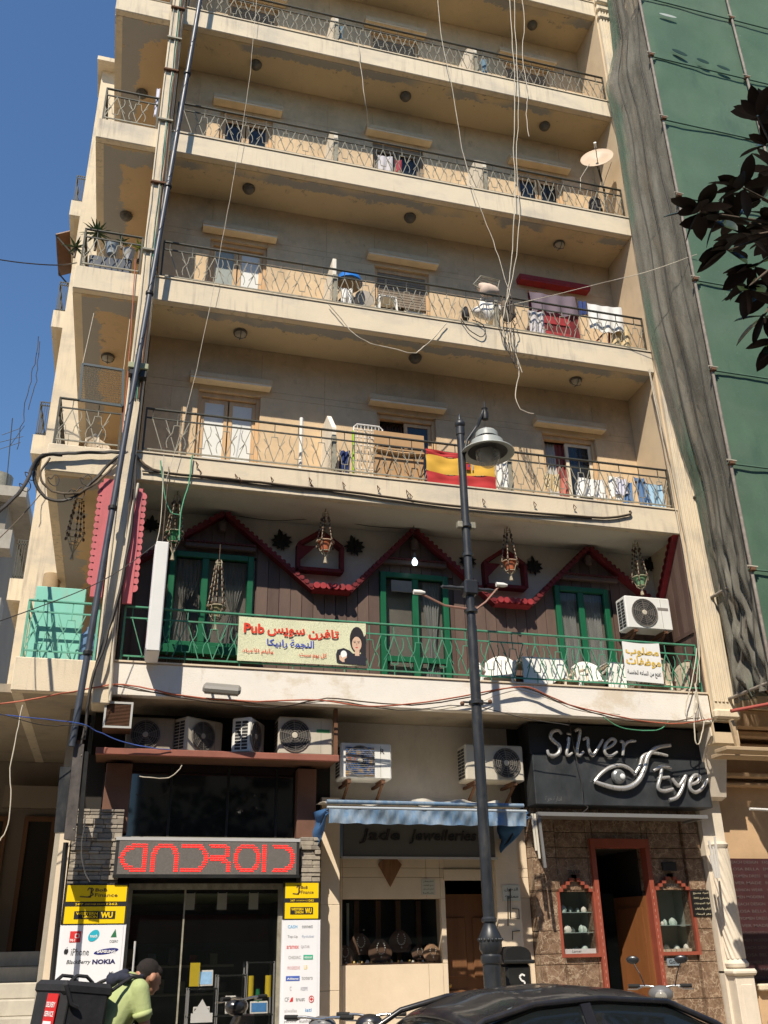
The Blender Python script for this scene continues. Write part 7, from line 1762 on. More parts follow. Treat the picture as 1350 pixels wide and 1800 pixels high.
# ---------------------------------------------------------------- delivery rider
hp = at(262,1716,y=-3.6)
RZ = radians(28)
def rloc(p): return V((p[0]*cos(RZ)-p[1]*sin(RZ), p[0]*sin(RZ)+p[1]*cos(RZ), p[2]))
hl = (.30,0,hp.z)                                   # head centre in the rider's own frame
o_ = V((hp.x,hp.y,0)) - V((rloc(hl).x, rloc(hl).y, 0))
per = thing('person','person in a lime green polo shirt bending forward with head bowed, wearing a delivery bag','person',(o_.x,o_.y,0),rz=RZ)
skm = mat('skin',(.40,.20,.125),.55,.08,8,spec=.35)
skm.node_tree.nodes['Principled BSDF'].inputs['Subsurface Weight'].default_value = .08; skm.node_tree.nodes['Principled BSDF'].inputs['Subsurface Radius'].default_value = (.02,.008,.005)
def PB(mb,nm,mt,vox=.011,sm=3,**k):
    mb.v = [v+o_ for v in mb.v]; o = mb.build(nm,mt,per,smooth='all',**k)
    if vox:
        r = o.modifiers.new('remesh','REMESH'); r.mode='VOXEL'; r.voxel_size=vox; r.use_smooth_shade=True
        q = o.modifiers.new('smooth','SMOOTH'); q.factor=.5; q.iterations=sm
    return o
def limb(s,pts,rs,n=12):
    # subdivided tapered tube with round ends
    P=[];R_=[]
    for i in range(len(pts)-1):
        for k in range(4): P.append(V(pts[i]).lerp(V(pts[i+1]),k/4)); R_.append(rs[i]+(rs[i+1]-rs[i])*k/4)
    P.append(V(pts[-1])); R_.append(rs[-1]); s.tube(P,R_,n); s.ball(P[0],R_[0],12,8); s.ball(P[-1],R_[-1],12,8)
hz_ = hp.z; pel = (-.12,0,.93); wai=(-.06,0,1.06); che=(.05,0,1.24); ups=(.12,0,1.37); nb_=(.17,0,1.42); hd=V(hl)
bd = MB()
limb(bd,[pel,wai,che,ups],[.145,.125,.14,.09]); limb(bd,[(.13,-.15,1.36),(.13,.15,1.36)],[.06,.06])
limb(bd,[ups,nb_,(.25,0,hz_-.04)],[.075,.06,.055])
hq = MB(); hq.M = Matrix.Translation(hd) @ Matrix.Rotation(radians(30),4,'Y') @ Matrix.Translation(-hd)
bd_main, bd = bd, hq
bd.ball(hd+V((0,0,0)),1,20,14,(.105,.078,.10)); bd.ball(hd+V((-.025,0,.012)),1,18,12,(.095,.077,.098)); bd.ball(hd+V((.055,0,-.055)),1,14,10,(.058,.055,.062)); bd.ball(hd+V((.085,0,-.085)),1,10,8,(.025,.03,.022))
bd.ball(hd+V((.112,0,-.035)),1,8,6,(.024,.013,.022)); bd.ball(hd+V((.098,0,.0)),1,8,6,(.02,.045,.014)); 
for dz_ in (-.062,-.072): bd.ball(hd+V((.103,0,dz_)),1,8,6,(.010,.024,.006))
bd = bd_main
for e in (-1,1):
    hq.ball(hd+V((-.005,e*.086,-.016)),1,12,8,(.024,.013,.036)); hq.ball(hd+V((.09,e*.028,-.018)),1,8,6,(.010,.014,.010))
    limb(bd,[(.13,e*.19,1.35),(.15,e*.22,1.18),(.17,e*.23,1.07)],[.052,.046,.040]); limb(bd,[(.17,e*.23,1.07),(.27,e*.21,.94),(.34,e*.18,.85)],[.039,.032,.026])
    limb(bd,[(.34,e*.18,.85),(.39,e*.165,.79)],[.028,.033])
    for k in range(4):
        b_=V((.40+.006*k,e*(.145+.014*k),.775+.008*k)); ln=(.030,.034,.032,.024)[k]; limb(bd,[b_,b_+V((.012,0,-ln)),b_+V((.0,0,-ln*1.8))],[.0095,.009,.0075],8)
    limb(bd,[(.375,e*.145,.81),(.40,e*.115,.79),(.41,e*.11,.765)],[.012,.010,.009],8)
    limb(bd,[(-.12,e*.10,.90),(-.06,e*.11,.50),(-.10,e*.11,.12)],[.095,.062,.042]); limb(bd,[(-.10,e*.11,.07),(.06,e*.12,.04)],[.045,.038])
bd.v += []; n0_ = len(bd.v); bd.v += hq.v; bd.f += [tuple(i+n0_ for i in f) for f in hq.f]
PB(bd,'body',skm,.008,2)
sh_ = MB()
limb(sh_,[(-.12,0,.90),wai,che,ups],[.165,.15,.165,.115]); limb(sh_,[(-.12,-.06,.92),(-.05,-.07,1.1),(.06,-.09,1.28)],[.12,.115,.11]); limb(sh_,[(-.12,.06,.92),(-.05,.07,1.1),(.06,.09,1.28)],[.12,.115,.11])
limb(sh_,[(.12,-.17,1.36),(.12,.17,1.36)],[.075,.075])
for e in (-1,1): limb(sh_,[(.12,e*.18,1.35),(.145,e*.22,1.19)],[.078,.068])
PB(sh_,'polo_shirt',mat('lime_cloth',(.36,.42,.19),.9,.06,10,bump=.3,bscale=40),.012,3)
lc_ = mat('lime_cuff',(.40,.46,.21),.9)
for e in (-1,1): PB(MB().tube([(.138,e*.215,1.205),(.146,e*.222,1.165)],.074,16),'sleeve_cuff',lc_,0)
co = MB(); co.tube([(.13+.085*cos(k*pi/9),.095*sin(k*pi/9),1.425+.02*cos(k*pi/9)) for k in range(19)],.024,8,cap=False); limb(co,[(.03,-.13,1.44),(.03,.13,1.44)],[.035,.035]); limb(co,[(-.02,0,1.42),(.08,0,1.46)],[.05,.045])
PB(co,'dark_collar',C('collar_navy',(.025,.028,.045),.9),.010,3)
tr = MB(); limb(tr,[(-.12,-.06,.93),(-.12,.06,.93)],[.14,.14])
for e in (-1,1): limb(tr,[(-.12,e*.10,.90),(-.055,e*.11,.50),(-.10,e*.11,.12)],[.115,.085,.072])
PB(tr,'trousers',C('trouser_dark',(.03,.035,.05),.9),.014,3)
for e in (-1,1):
    q = MB(); limb(q,[(-.12,e*.115,.055),(.10,e*.125,.045)],[.055,.048]); PB(q,'shoe',M['black'],.012,2)
hr = MB(); hr.M = hq.M; hr.ball(hd+V((-.030,0,.026)),1,28,20,(.098,.0815,.094)); hr.ball(hd+V((-.058,0,-.035)),1,16,12,(.050,.066,.052)); hr.ball(hd+V((.03,0,.052)),1,16,12,(.064,.070,.052))
hr.v = [v+(v-hd).normalized()*.006*noise.noise(v*60) for v in hr.v]
PB(hr,'hair',mat('short_dark_hair',(.022,.017,.015),.85,.4,60,bump=.8,bscale=220),.009,2)
for e in (-1,1): PB(MB().tube([(.02,e*.13,1.46),(.13,e*.16,1.44),(.20,e*.15,1.30),(.12,e*.17,1.12),(-.08,e*.19,1.02)],.018,8),'strap',M['black'],0)
# the bag on the rider's back
bg_ = thing('delivery_bag','big black cubic delivery bag with red and white strip on the rider\'s back','bag',(o_.x,o_.y,.8),rz=RZ)
bgo = V((o_.x,o_.y,.8))
tl = Matrix.Rotation(radians(6),4,'Y')
def PG(mb,nm,mt,par=bg_,**k): mb.v = [ (tl @ (v-V((-.15,0,1.1))))+V((-.15,0,1.1))+o_ for v in mb.v]; return mb.build(nm,mt,par,**k)
bm = mat('black_nylon',(.022,.022,.025),.75,.25,8,bump=.5,bscale=14)
bx_,bX,bz_,bZ = -.56,-.17,.83,1.39
q = MB(); q.bev((bx_,-.24,bz_),(bX,.24,bZ),.04); PG(q,'body',bm,smooth=25)
PG(MB().bev((bx_-.012,-.246,bZ-.09),(bX+.012,.246,bZ+.012),.03),'lid',bm,smooth=25)
for y in (-.244,.244): PG(MB().box((bx_+.04,y-.004,bz_),(bx_+.05,y+.004,bZ-.09)),'zip',M['rubber'])
for a_1 in (-.12,.12):
    PG(MB().tube([(-.46,a_1,bZ+.01),(-.42,a_1,bZ+.05),(-.34,a_1,bZ+.05),(-.28,a_1,bZ+.01)],.014,6),'handle',bm,smooth=50)
PG(MB().tube([(-.56,-.255,bZ-.02),(-.50,-.262,bZ-.14),(-.44,-.262,bZ-.16)],.016,6),'handle',bm,smooth=50)
PG(MB().tube([(bX-.01,-.2,bZ-.05),(-.06,-.18,bZ+.03),(.04,-.14,1.47)],.015,6),'strap',bm,smooth=50); PG(MB().tube([(bX-.01,.2,bZ-.05),(-.06,.18,bZ+.03),(.04,.14,1.47)],.015,6),'strap',bm,smooth=50)
rs_ = MB().box((bx_-.018,-.20,bz_+.02),(bx_-.013,-.03,bZ-.08)); rso = PG(rs_,'red_strip',C('strip_red',(.60,.02,.02),.5))
def bagtext(s_,y0,z,w_,h,**k):
    q = MB(); letters(None,s_,(bx_-.019,y0,z),w_,h,wht,u=(0,-1,0),v=(0,0,1),depth=.002,mb=q,**k); PG(q,'lettering',wht)
bagtext('DELIVERY',-.045,1.22,.14,.035,bold=.02); bagtext('SERVICE',-.045,1.16,.14,.035,bold=.02)
q = MB(); letters(None,'1595',(bx_-.019,-.15,bz_+.05),.24,.11,wht,u=(0,0,1),v=(0,1,0),depth=-.002,mb=q,bold=.05)
q2 = MB(); letters(None,'1595',(bx_-.019,-.19,bz_+.05),.24,.11,wht,u=(0,0,1),v=(0,1,0),depth=0,mb=q2,bold=.05)
# number runs up the strip: normal must face -x
vs,fs = text_mesh('1595',.05); x0_=min(p.x for p in vs); x1_=max(p.x for p in vs); y1_=max(p.y for p in vs)
q = MB(); q.add([V((bx_-.021, -.055-(p.y/y1_)*.12, bz_+.30-(p.x-x0_)/(x1_-x0_)*.26)) for p in vs],[f[::-1] for f in fs]); PG(q,'lettering',wht)

# ================================================================ magnolia branch at the right
mt_ = thing('magnolia_tree','dark glossy-leaved tree branch reaching in from the right edge before the green netting','tree',(9.2,-8.8,.0))
bark = mat('bark',(.10,.075,.055),.9,.3,8,bump=.8,bscale=20)
leafm = mat('magnolia_leaf',(.026,.042,.014),.28,.5,6,spec=.5,coat=.25); leafb = mat('rusty_leaf_underside',(.030,.016,.012),.7,.25,8)
TY = -8.8
MB().tube([(9.2,TY,0),(9.15,TY,2),(9.0,TY,4.2),(8.9,TY+.1,6.2),(8.8,TY,7.6)],[.17,.14,.11,.07,.03],12).build('trunk', bark, mt_, smooth=60)
def tw_(pts,r0,r1): 
    n=len(pts); MB().tube(pts,[r0+(r1-r0)*i/(n-1) for i in range(n)],7).build('branch', bark, mt_, smooth=60)
ros = [(1318,205,-8.9),(1335,255,-8.7),(1292,330,-9.0),(1325,350,-8.8),(1245,388,-9.0),(1215,372,-9.1),(1300,415,-8.8),(1340,420,-8.6),(1265,440,-8.9),(1310,470,-8.8),(1345,505,-8.7),(1300,505,-9.0),(1330,555,-8.8),(1350,600,-8.7),(1350,300,-8.6),(1330,120+90,-8.7),(1345,385,-8.9),(1280,385,-8.7)]
hub = at(1420,400,y=-8.8)
tw_([V((8.98,TY,4.4)),hub.lerp(V((8.98,TY,4.4)),.4)+V((0,0,.1)),hub],.05,.03)
lv = []
def leafmesh(L_,W_):
    vs=[];fs=[]
    n=6
    for i in range(n+1):
        t_=i/n; w_=W_*sin(pi*min(1,t_*.93+.05))**.75*(1 if t_<1 else 0)+.0005; zc=-.10*L_*t_*t_
        vs += [(L_*t_,-w_,zc+.22*w_),(L_*t_,0,zc),(L_*t_,w_,zc+.22*w_)]
    for i in range(n):
        a=i*3; fs += [(a,a+3,a+4,a+1),(a+1,a+4,a+5,a+2)]
    k=len(vs); vs += [(x,y,z-.0015) for x,y,z in vs]; fs += [tuple(j+k for j in f[::-1]) for f in fs]
    return vs,fs
lmesh = []
for j in range(3):
    vs,fs = leafmesh(.150+.02*j,.032+.004*j); me = bpy.data.meshes.new('leaf'); me.from_pydata(vs,[],fs); me.materials.append(leafm); me.materials.append(leafb)
    for p in me.polygons[len(fs)//2:]: p.material_index = 1
    me.polygons.foreach_set('use_smooth',[True]*len(me.polygons)); lmesh.append(me)
L0 = world_loc(mt_)
def put_leaf(p,d,roll,sc=1):
    o = bpy.data.objects.new('leaf', random.choice(lmesh)); COL.objects.link(o); o.parent = mt_; o.location = p-L0
    q = d.to_track_quat('X','Z'); o.rotation_mode='QUATERNION'; from mathutils import Quaternion
    o.rotation_quaternion = q @ Quaternion((1,0,0),roll); o.scale=(sc,sc,sc)
random.seed(11)
for i,(px,py,y) in enumerate(ros):
    p = at(px,py,y=y); px += 14; p = at(px,py,y=y); st_ = at(min(1400,px+45),py+random.uniform(-10,45),y=y+.05)
    tw_([hub, hub.lerp(p,.55)+V((random.uniform(-.04,.04),0,random.uniform(-.06,.03))), p],.012,.005)
    n = 9
    for k in range(n):
        a = k*2.4+i; el = random.uniform(-.5,.7); out = (p-hub).normalized()
        d = (V((cos(a),sin(a)*.8,sin(el)*.9+.0))+out*.8).normalized(); put_leaf(p+d*.01,d,random.uniform(-.8,.8),random.uniform(.85,1.12))
# unseen crown added overhead and to the right to shade the branch leaves
cm_ = MB()
for i in range(2600):
    a = random.uniform(0,2*pi); r = random.uniform(0,1)**.5
    c = V((8.6+2.2*r*cos(a)*1.0, -9.8+1.9*r*sin(a), 6.9+1.9*random.uniform(-1,1)*sqrt(1-r*r*.8)))
    dd = c-CAM; zz = dd.dot(_F); px_ = 675+FPX*dd.dot(_R)/zz; py_ = 900-FPX*dd.dot(_U)/zz
    if px_ < 1390 and py_ > -40 and zz > 0: continue
    d = V((random.uniform(-1,1),random.uniform(-1,1),random.uniform(-.6,.6))).normalized(); n_ = d.orthogonal().normalized()
    l=.19; w_=.05; cm_.add([c-d*l/2,c-n_*w_+V((0,0,-.01)),c+d*l/2,c+n_*w_+V((0,0,-.01))],[(0,1,2,3)])
cm_.build('unseen_shade_crown', leafm, mt_, kind=None)['kind'] = 'stuff'

# ================================================================ left entrance and stairs under the gallery
en = thing('side_entrance','dim entrance with pale stairs under the side gallery at the left','entrance',(.2,3,0))
pst = mat('w_pale_step',(.46,.43,.37),.8,.12,3,dirt=(.22,.2,.17),dscale=3)
for i in range(8):
    z = .15+.19*i; y = .9+.32*i
    MB().bev((-5,y,z),(1.95,y+.36 if i<7 else 5,z+.19),.012).build('stair_step', pst, en)
MB().box((1.98,.9,.15),(2.08,5,4.59)).build('side_wall', M['conc'], en)
MB().box((-8,4.95,1.6),(1.99,5.1,4.59)).build('back_wall', C('dim_wall',(.22,.18,.14)), en)
MB().box((-8,0.13,4.595),(XF,5.0,4.70)).build('porch_soffit', M['soffit_g'], en)
MB().box((-8,0.0,4.595),(XF-.003,.13,4.95)).build('porch_fascia', M['conc'], en) if 0 else None
for x0_,x1_,lb in ((.1,1.0,'dark double door'),(1.25,1.75,'narrow framed window')):
    q = MB(); t_=.07; q.box((x0_,4.86,1.6),(x0_+t_,4.945,3.7)); q.box((x1_-t_,4.86,1.6),(x1_,4.945,3.7)); q.box((x0_+t_,4.86,3.62),(x1_-t_,4.945,3.7)); fr = q.build('door_frame' if x0_<.5 else 'window_frame', M['wood_dk'], en, label=lb)
    MB().box((x0_+t_,4.9,1.62),(x1_-t_,4.93,3.62)).build('panel', M['dark'], fr)
MB().box((.9,4.6,3.8),(1.9,4.75,4.15)).build('name_board', C('dim_board',(.25,.2,.15)), en)

# ================================================================ far background
fb = thing('distant_building','distant grey concrete block seen beyond the left corner','building',(-9,30,0))
q0 = at(0,865,y=30); q1 = at(24,835,y=30)
MB().box((q1.x-14,30,0),(q1.x,42,q0.z)).build('wall', mat('w_far_concrete',(.25,.22,.18),.9,.12,.6,dirt=(.2,.17,.14),dscale=.5), fb)
MB().box((q1.x-14,29.2,q0.z-.5),(q1.x+.8,42,q0.z)).build('roof_edge', M['conc'], fb)
for k in range(5):
    MB().box((q1.x-14,28.9,q0.z-3.2*(k+1)),(q1.x+.5,30,q0.z-3.2*(k+1)+.9)).build('balcony_wall', M['conc'], fb)
    MB().box((q1.x-1.8,29.93,q0.z-3.2*(k+1)+1.0),(q1.x-.6,29.99,q0.z-3.2*(k+1)+2.4)).build('window', M['dark'], fb)
MB().lathe([(0,0),(.7,0),(.7,1.5),(0,1.6)],(q1.x-.9,31.5,q0.z),14).build('water_tank', M['iron_pale'], fb, smooth=40)
an = thing('roof_antenna','thin television antenna on the distant roof against the sky','antenna',(at(15,840,y=31).x,31,q0.z))
a0 = at(12,845,y=31); a1 = at(22,735,y=31); s = MB(); s.tube([(a0.x,31,q0.z),a0,a1],.025,5)
for f,l in ((.55,.9),(.65,1.1),(.78,.8)): c = a0.lerp(a1,f); s.tube([c-V((l/2,0,.25)),c+V((l/2,0,.25))],.016,5)
c = a0.lerp(a1,.55); s.tube([c,c+V((.5,0,1.2))],.016,5); s.build('mast', M['iron'], an)
# houses across the street (behind the viewer, seen in the glass and shading the street)
for i,(x0_,x1_,h) in enumerate(((-40,-14,19),(-13.5,3,15),(3.5,20,18),(20.5,46,16))):
    ob = thing('opposite_building','building across the street, %s from the left'%('first','second','third','fourth')[i],'building',((x0_+x1_)/2,-23,0),'buildings across the street')
    MB().box((x0_,-34,0),(x1_,-23,h)).build('wall', mat('w_opposite_%d'%i,[(.52,.43,.30),(.45,.38,.29),(.56,.45,.30),(.50,.42,.31)][i],.9,.1,1), ob)
    n = int((x1_-x0_)/3.2)
    wm = MB().box((0,0,0),(1.4,.06,1.6)); pr0 = None
    for k in range(int(h/3.2)):
        for j in range(n):
            loc = V((x0_+.9+j*3.2, -22.99, .9+k*3.2))
            if pr0 is None: q = MB().box((loc.x,loc.y,loc.z),(loc.x+1.4,loc.y+.06,loc.z+1.6)); pr0 = q.build('window', M['glass_dk'], ob); p00 = loc
            else: inst(pr0, loc-p00, ob)
for i,x in enumerate((-7,-1,5.5,13)):
    st_ = thing('street_tree','street tree across the road behind the viewer, %s from the left'%('first','second','third','fourth')[i],'tree',(x,-19,0),'street trees across the road')
    MB().tube([(x,-19,0),(x+.1,-19,2.5),(x,-19.1,4.2)],[.2,.15,.1],8).build('trunk', bark, st_, smooth=50)
    q = MB()
    for k in range(500):
        c = V((random.gauss(0,1),random.gauss(0,1),random.gauss(0,.8))); c = V((x,-19,5.2))+c*.95
        d = V((random.uniform(-1,1),random.uniform(-1,1),random.uniform(-1,1))).normalized(); n_=d.orthogonal().normalized(); q.add([c-d*.2,c-n_*.11,c+d*.2,c+n_*.11],[(0,1,2,3)])
    q.build('crown', mat('tree_leaf_%d'%i,(.05,.085,.03),.7,.3,5), st_)['kind'] = 'stuff'
# ================================================================ cables, ropes and wires
random.seed(5)
def cable(lb, pts, y, r, m, jit=.0, nm='cable', grp=None, cat='cable', sub=4):
    P = []
    for i,q in enumerate(pts):
        yy = y[i] if isinstance(y,(list,tuple)) else y; P.append(at(q[0],q[1],y=yy))
    Q = []
    for i in range(len(P)-1):
        p0,p1,p2,p3 = P[max(0,i-1)],P[i],P[i+1],P[min(len(P)-1,i+2)]
        for k in range(sub):
            t_=k/sub; v = .5*((2*p1)+(p2-p0)*t_+(2*p0-5*p1+4*p2-p3)*t_**2+(3*p1-p0-3*p2+p3)*t_**3)
            Q.append(v+V((random.uniform(-jit,jit),random.uniform(-jit,jit)*.5,random.uniform(-jit,jit))))
    Q.append(P[-1]); return MB().tube(Q,r,6).build(nm,m,label=lb,cat=cat,group=grp,smooth=60)
G1='pale cables hanging down the facade'
cable('pale rope hanging from the roof to the tangled coil, left strand',[(768,-40),(775,60),(790,130),(812,260),(835,340),(862,410),(880,465),(897,520)],-.15,.007,M['cable_w'],.01,grp=G1)
cable('pale double cable down the right third, left strand',[(893,-40),(900,60),(905,150),(903,260),(905,330),(902,420),(897,480),(890,540),(900,600),(912,650),(906,690),(915,718),(938,727)],-.14,.009,M['cable_w'],.012,grp=G1)
cable('pale double cable down the right third, right strand',[(902,-40),(907,80),(912,170),(908,280),(913,360),(908,450),(893,520),(882,575),(905,620),(918,655)],-.17,.008,M['cable_w'],.015,grp=G1)
cable('thin pale cable right of the double cable at the top',[(915,-40),(921,40),(918,100),(928,160),(925,200),(930,240)],-.12,.008,M['cable_w'],.012,grp=G1)
cable('thin cable hanging over the second balcony row to the lintel ledge',[(630,70),(633,110),(641,170),(647,215),(644,240)],[-.05,-.05,-.03,.3,.78],.007,M['cable_w'],.008,grp=G1)
cable('thin grey-green line running down from the top left window',[(455,-40),(446,60),(437,150),(413,300),(395,400),(375,510),(352,620),(322,745),(290,850)],-.13,.004,M['cable_w'],.006,grp=G1)
cable('pale cable loop sagging under the balcony with the blue basin',[(578,535),(600,560),(620,585),(650,603),(690,612),(725,621),(745,610),(765,590),(785,568)],-.05,.009,M['cable_w'],.008)
cable('black cable loops below the drying rack',[(810,560),(825,580),(845,592),(853,585),(848,570),(830,562)],-.05,.009,M['cable'],.004)
for i in range(5):
    cable('%s cable of the tangled bundle hanging at the drying rack'%('leftmost','second','middle','fourth','rightmost')[i],[(878+i*5,520),(872+i*9,545+i*4),(880+i*6,580),(890+i*4,610+i*8),(904+i*2,640)],-.1-.02*i,.008,M['cable_b'] if i%2 else M['cable'],.02,grp='tangled bundle at the drying rack')
cable('thin wire crossing from the drying rack to the green netting',[(880,540),(960,522),(1060,497),(1140,477),(1225,447)],[-.1,-.3,-.6,-.9,-1.3],.006,M['cable_w'],0)
# thick cable along the first fascia and clips
cable('thick brown cable clipped along the fascia under the flag',[(240,802),(262,822),(300,832),(400,842),(520,855),(640,868),(760,885),(880,897),(1000,906),(1060,910),(1105,905),(1107,898)],-.035,.02,M['cable_b'],.004)
cable('second thinner cable under the thick brown one',[(250,828),(330,836),(460,853),(600,867),(760,890),(900,903),(1040,912)],-.025,.012,M['cable'],.006)
s = MB(); 
for px,py in ((346,818),(352,832),(415,840),(422,846),(478,845),(545,846),(548,856),(604,854),(665,860),(716,868),(722,874),(850,883),(940,888),(1010,893)):
    p = at(px,py,y=-.03); s.tube([p+V((0,.03,.03)),p+V((-.02,-.02,.05)),p+V((.02,-.02,.0)),p+V((.0,.02,-.04))],.007,5)
s.build('cable_hooks', M['rust'], label='small rusty hooks along the fascia under the flag', cat='hook', kind='stuff')
# cable mess at the left corner
GL='looped black cables at the left corner of the flag level'
cable('thick black cable looping from the pillar to the left corner, upper',[(215,795),(170,795),(120,797),(80,800),(66,815),(60,835),(68,860),(85,877),(110,880),(140,868),(170,840),(200,808),(225,795)],-.08,.024,M['cable'],.006,grp=GL)
cable('thick black cable running from the loops off to the lower left',[(110,800),(75,800),(58,820),(45,850),(25,875),(-10,905)],[-.1,-.1,-.12,-.3,-.8,-1.5],.024,M['cable'],.006,grp=GL)
cable('brown cable looping below the corner',[(88,805),(72,830),(80,855),(110,868),(150,862),(190,830),(215,800)],-.12,.016,M['cable_b'],.008,grp=GL)
for i in range(6):
    cx,cy = ((50,832),(40,852),(90,842),(118,868),(135,864),(147,842))[i]
    cable('small cable ring hanging in the corner loops, %s from the left'%('second','first','third','fourth','fifth','sixth')[i],[(cx,cy),(cx+8,cy-8),(cx+14,cy+2),(cx+8,cy+12),(cx-2,cy+8),(cx-6,cy-2),(cx,cy)],-.1,.007,M['cable'],.003,grp='small rings of cable at the left corner')
cable('thin wire from the loops to the street at left, upper',[(72,868),(40,905),(0,945),(-20,960)],[-.1,-.4,-.9,-1.2],.007,M['cable_b'])
cable('thin wire from the sign box to the street at left',[(275,955),(215,1000),(150,1035),(60,1070),(-10,1095)],[-.4,-.6,-.9,-1.3,-1.8],.006,M['cable'])
cable('thin wire in the sky at far left',[(-10,455),(40,462),(100,466),(135,462)],[3,3,3,4.8],.012,M['cable'])
cable('hanging wires outside the rear wing, left',[(66,590),(60,640),(50,680),(40,740),(30,790)],4,.008,M['cable'],.03)
cable('hanging wires outside the rear wing, right',[(72,600),(66,650),(58,690),(50,720)],4,.008,M['cable'],.03)
# conduits on the pillar
GP='conduits running down the pillar'
for i,(xx,r,mm) in enumerate(((2.29,.006,'cable_w'),(2.385,.012,'cable_w'),(2.41,.006,'teal_iron'),(2.435,.012,'rust'),(2.468,.008,'cable_b'))):
    z_lo = 8.9 if i in (1,2,3) else 4.7
    pts = [(xx+random.uniform(-.012,.012), -.115-random.uniform(0,.015), z) for z in [z_lo+k*(20.5-z_lo)/24 for k in range(25)]]
    MB().tube(pts,r,6).build('conduit', M[mm], label='%s conduit on the pillar face'%('pale left','grey second','mint green middle','grey fourth','thin brown right')[i], cat='conduit', group=GP, smooth=60)
for i,z in enumerate((9.4,11.6,13.0,14.4,15.6,16.4,17.2)):
    MB().box((2.25,-.16,z),(2.50,-.10,z+.03)).build('pipe_clamp', M['iron_pale'] if i%2 else M['rust'], label='flat metal clamp across the pillar conduits, %s from the bottom'%('first','second','third','fourth','fifth','sixth','seventh')[i], cat='clamp', group='clamps on the pillar conduits')
t = thing('junction_box','pale green junction box on the pillar above the mesh frame','junction box',(2.38,-.2,9.2))
zj = at(236,650,y=-.2).z
MB().bev((2.24,-.26,zj),(2.53,-.12,zj+.10),.01).build('box', C('jb_green',(.30,.32,.2)), t); MB().bev((2.26,-.24,zj-.10),(2.38,-.12,zj-.01),.01).build('lower_box', M['black'], t); MB().bev((2.42,-.24,zj-.13),(2.52,-.12,zj-.01),.01).build('lower_box', M['black'], t)
cable('white pipe down the pillar beside the sign box',[(243,850),(232,900),(222,960),(205,1060),(196,1180),(193,1232)],-.13,.022,M['cable_w'],0,cat='pipe',nm='pipe')
cable('black cable down the pillar to the steel box, left',[(222,960),(215,1030),(190,1110),(165,1180),(152,1260),(143,1310)],[-.12,-.14,-.16,-.2,-.25,-.28],.016,M['cable'],.01,grp=GP)
cable('black cable down the pillar to the steel box, right',[(240,800),(238,870),(230,930),(210,1040),(185,1130),(160,1200),(148,1300)],[-.12,-.14,-.16,-.2,-.25,-.28,-.3],.018,M['cable'],.012,grp=GP)
cable('red-brown wire down the side gallery by the pillar',[(238,455),(232,560),(225,650),(215,760)],-.05,.008,M['cable_r'],.004)
cable('green cord with knot hanging from the flag-level railing to the basket, left',[(282,810),(290,870),(300,900),(315,905)],-.05,.009,M['cable_g'],.004)
cable('green cord hanging from the flag-level railing to the basket, right',[(338,800),(332,850),(320,890),(316,930),(315,950)],-.05,.011,M['cable_g'],.004)
cable('green cord from the railing knot down to the sign box',[(288,800),(284,900),(275,960)],-.2,.007,M['cable_w'],.004)
# wires on the pub fascia
GF='wires strung along the pub fascia'
cable('pinkish wire along the pub fascia, upper strand',[(-20,1240),(60,1228),(150,1212),(205,1203),(260,1210),(330,1224),(450,1233),(560,1231),(660,1242),(780,1230),(900,1208),(940,1212),(1000,1238),(1100,1262),(1180,1272),(1250,1264)],-.12,.010,M['cable_r'],.006,grp=GF)
cable('brown wire along the pub fascia, middle strand',[(200,1205),(300,1222),(400,1232),(500,1240),(575,1228),(650,1235),(750,1238),(850,1220),(915,1207),(980,1232),(1060,1258),(1140,1270),(1230,1262)],-.10,.009,M['cable_b'],.007,grp=GF)
cable('thin dark wire along the pub fascia, lower strand',[(205,1203),(330,1228),(470,1244),(580,1232),(700,1248),(820,1240),(920,1262),(1000,1275)],-.09,.006,M['cable'],.006,grp=GF)
cable('pale wire along the pub fascia',[(575,1230),(640,1240),(730,1250),(830,1238),(900,1214),(950,1222),(1020,1250),(1090,1256)],-.08,.006,M['cable_w'],.008,grp=GF)
cable('green wire sagging above the eye sign',[(1060,1260),(1090,1278),(1130,1284),(1160,1282),(1175,1268)],-.1,.007,M['cable_g'],.003)
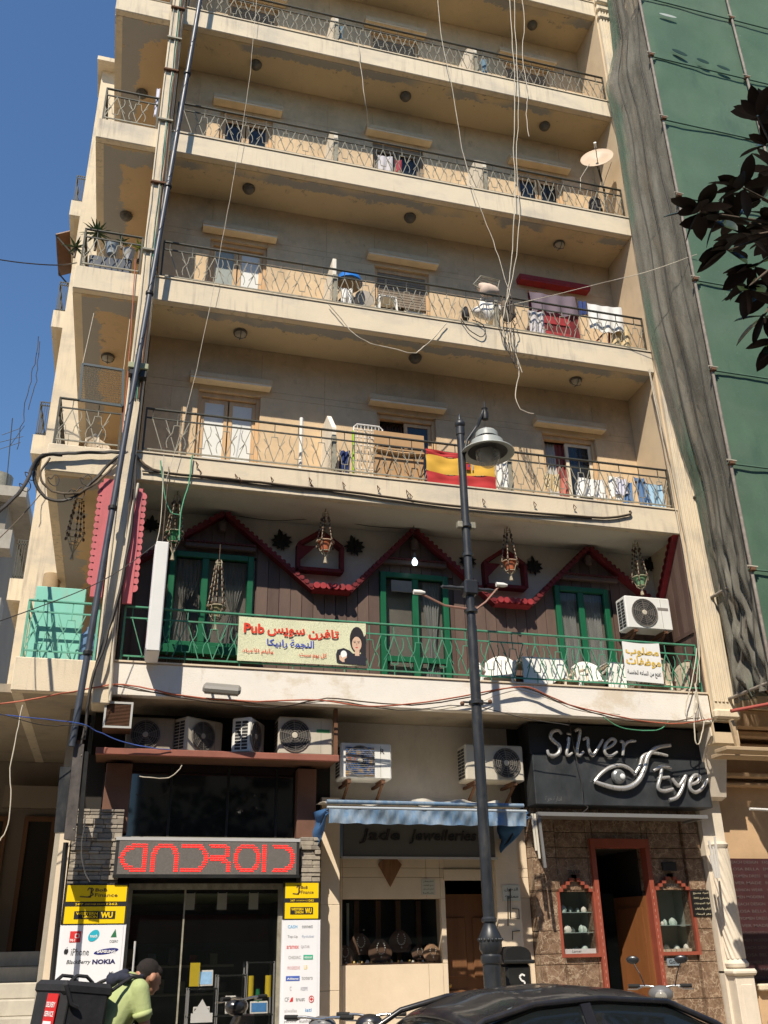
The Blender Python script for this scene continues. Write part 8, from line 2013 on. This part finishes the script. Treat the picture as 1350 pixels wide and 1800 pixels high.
cable('white wire loops at the right end of the pub fascia, larger',[(1225,1140),(1218,1190),(1205,1245),(1210,1262),(1225,1245),(1222,1200),(1235,1260),(1245,1262)],-.1,.009,M['cable_w'],.006,grp='white wire loops at the right end')
cable('white wire loops at the right end of the pub fascia, hanging',[(1222,1215),(1220,1260),(1222,1300),(1228,1308),(1234,1290),(1240,1265),(1250,1268)],-.12,.010,M['cable_w'],.004,grp='white wire loops at the right end')
cable('pale wires down the party wall, left strand',[(1140,650),(1155,720),(1170,800),(1188,900),(1200,960),(1215,1050),(1226,1130),(1230,1200)],-.06,.008,M['cable_w'],.006,grp='wires down the party wall')
cable('pale wires down the party wall, right strand',[(1142,650),(1160,730),(1178,810),(1196,905),(1208,965),(1220,1040),(1230,1130),(1222,1210)],-.08,.009,M['cable_w'],.008,grp='wires down the party wall')
cable('blue wire sagging across the old air conditioners',[(-10,1255),(60,1262),(140,1272),(170,1285),(220,1305),(270,1315),(300,1318)],[-.8,-.6,-.4,-.2,0,.05,.08],.006,M['cable_u'],.003)
cable('dark wire over the phone shop ledge',[(0,1255),(80,1275),(145,1275),(145,1300)],[-.8,-.6,-.4,-.3],.006,M['cable'],.003)
cable('long pale wire hanging at the far left over the dim entrance',[(40,1240),(30,1290),(18,1350),(20,1400),(14,1450),(0,1478)],-.2,.008,M['cable_w'],.006)
cable('pale cable loop under the steel ledge',[(245,1365),(290,1368),(310,1358),(320,1345)],.05,.006,M['cable_w'],.004)
cable('grey cable down the stone pier',[(150,1440),(143,1490),(148,1530),(158,1550)],.33,.008,M['cable_w'],.003)
cable('thin black wire looping over the eye sign',[(1000,1265),(1010,1320),(1022,1370),(1025,1410),(1034,1420),(1020,1430),(1008,1424)],.25,.005,M['cable'],.004)
cable('washing line on the satellite dish balcony',[(1075,285),(1060,330),(1068,345)],.1,.005,M['cable_b'],.0)
cable('thin wire along the upper wall of the pub',[(395,903),(480,915),(570,912),(650,925),(725,930)],.8,.005,M['cable'],.0)
# foil star of plastic chairs etc. already above
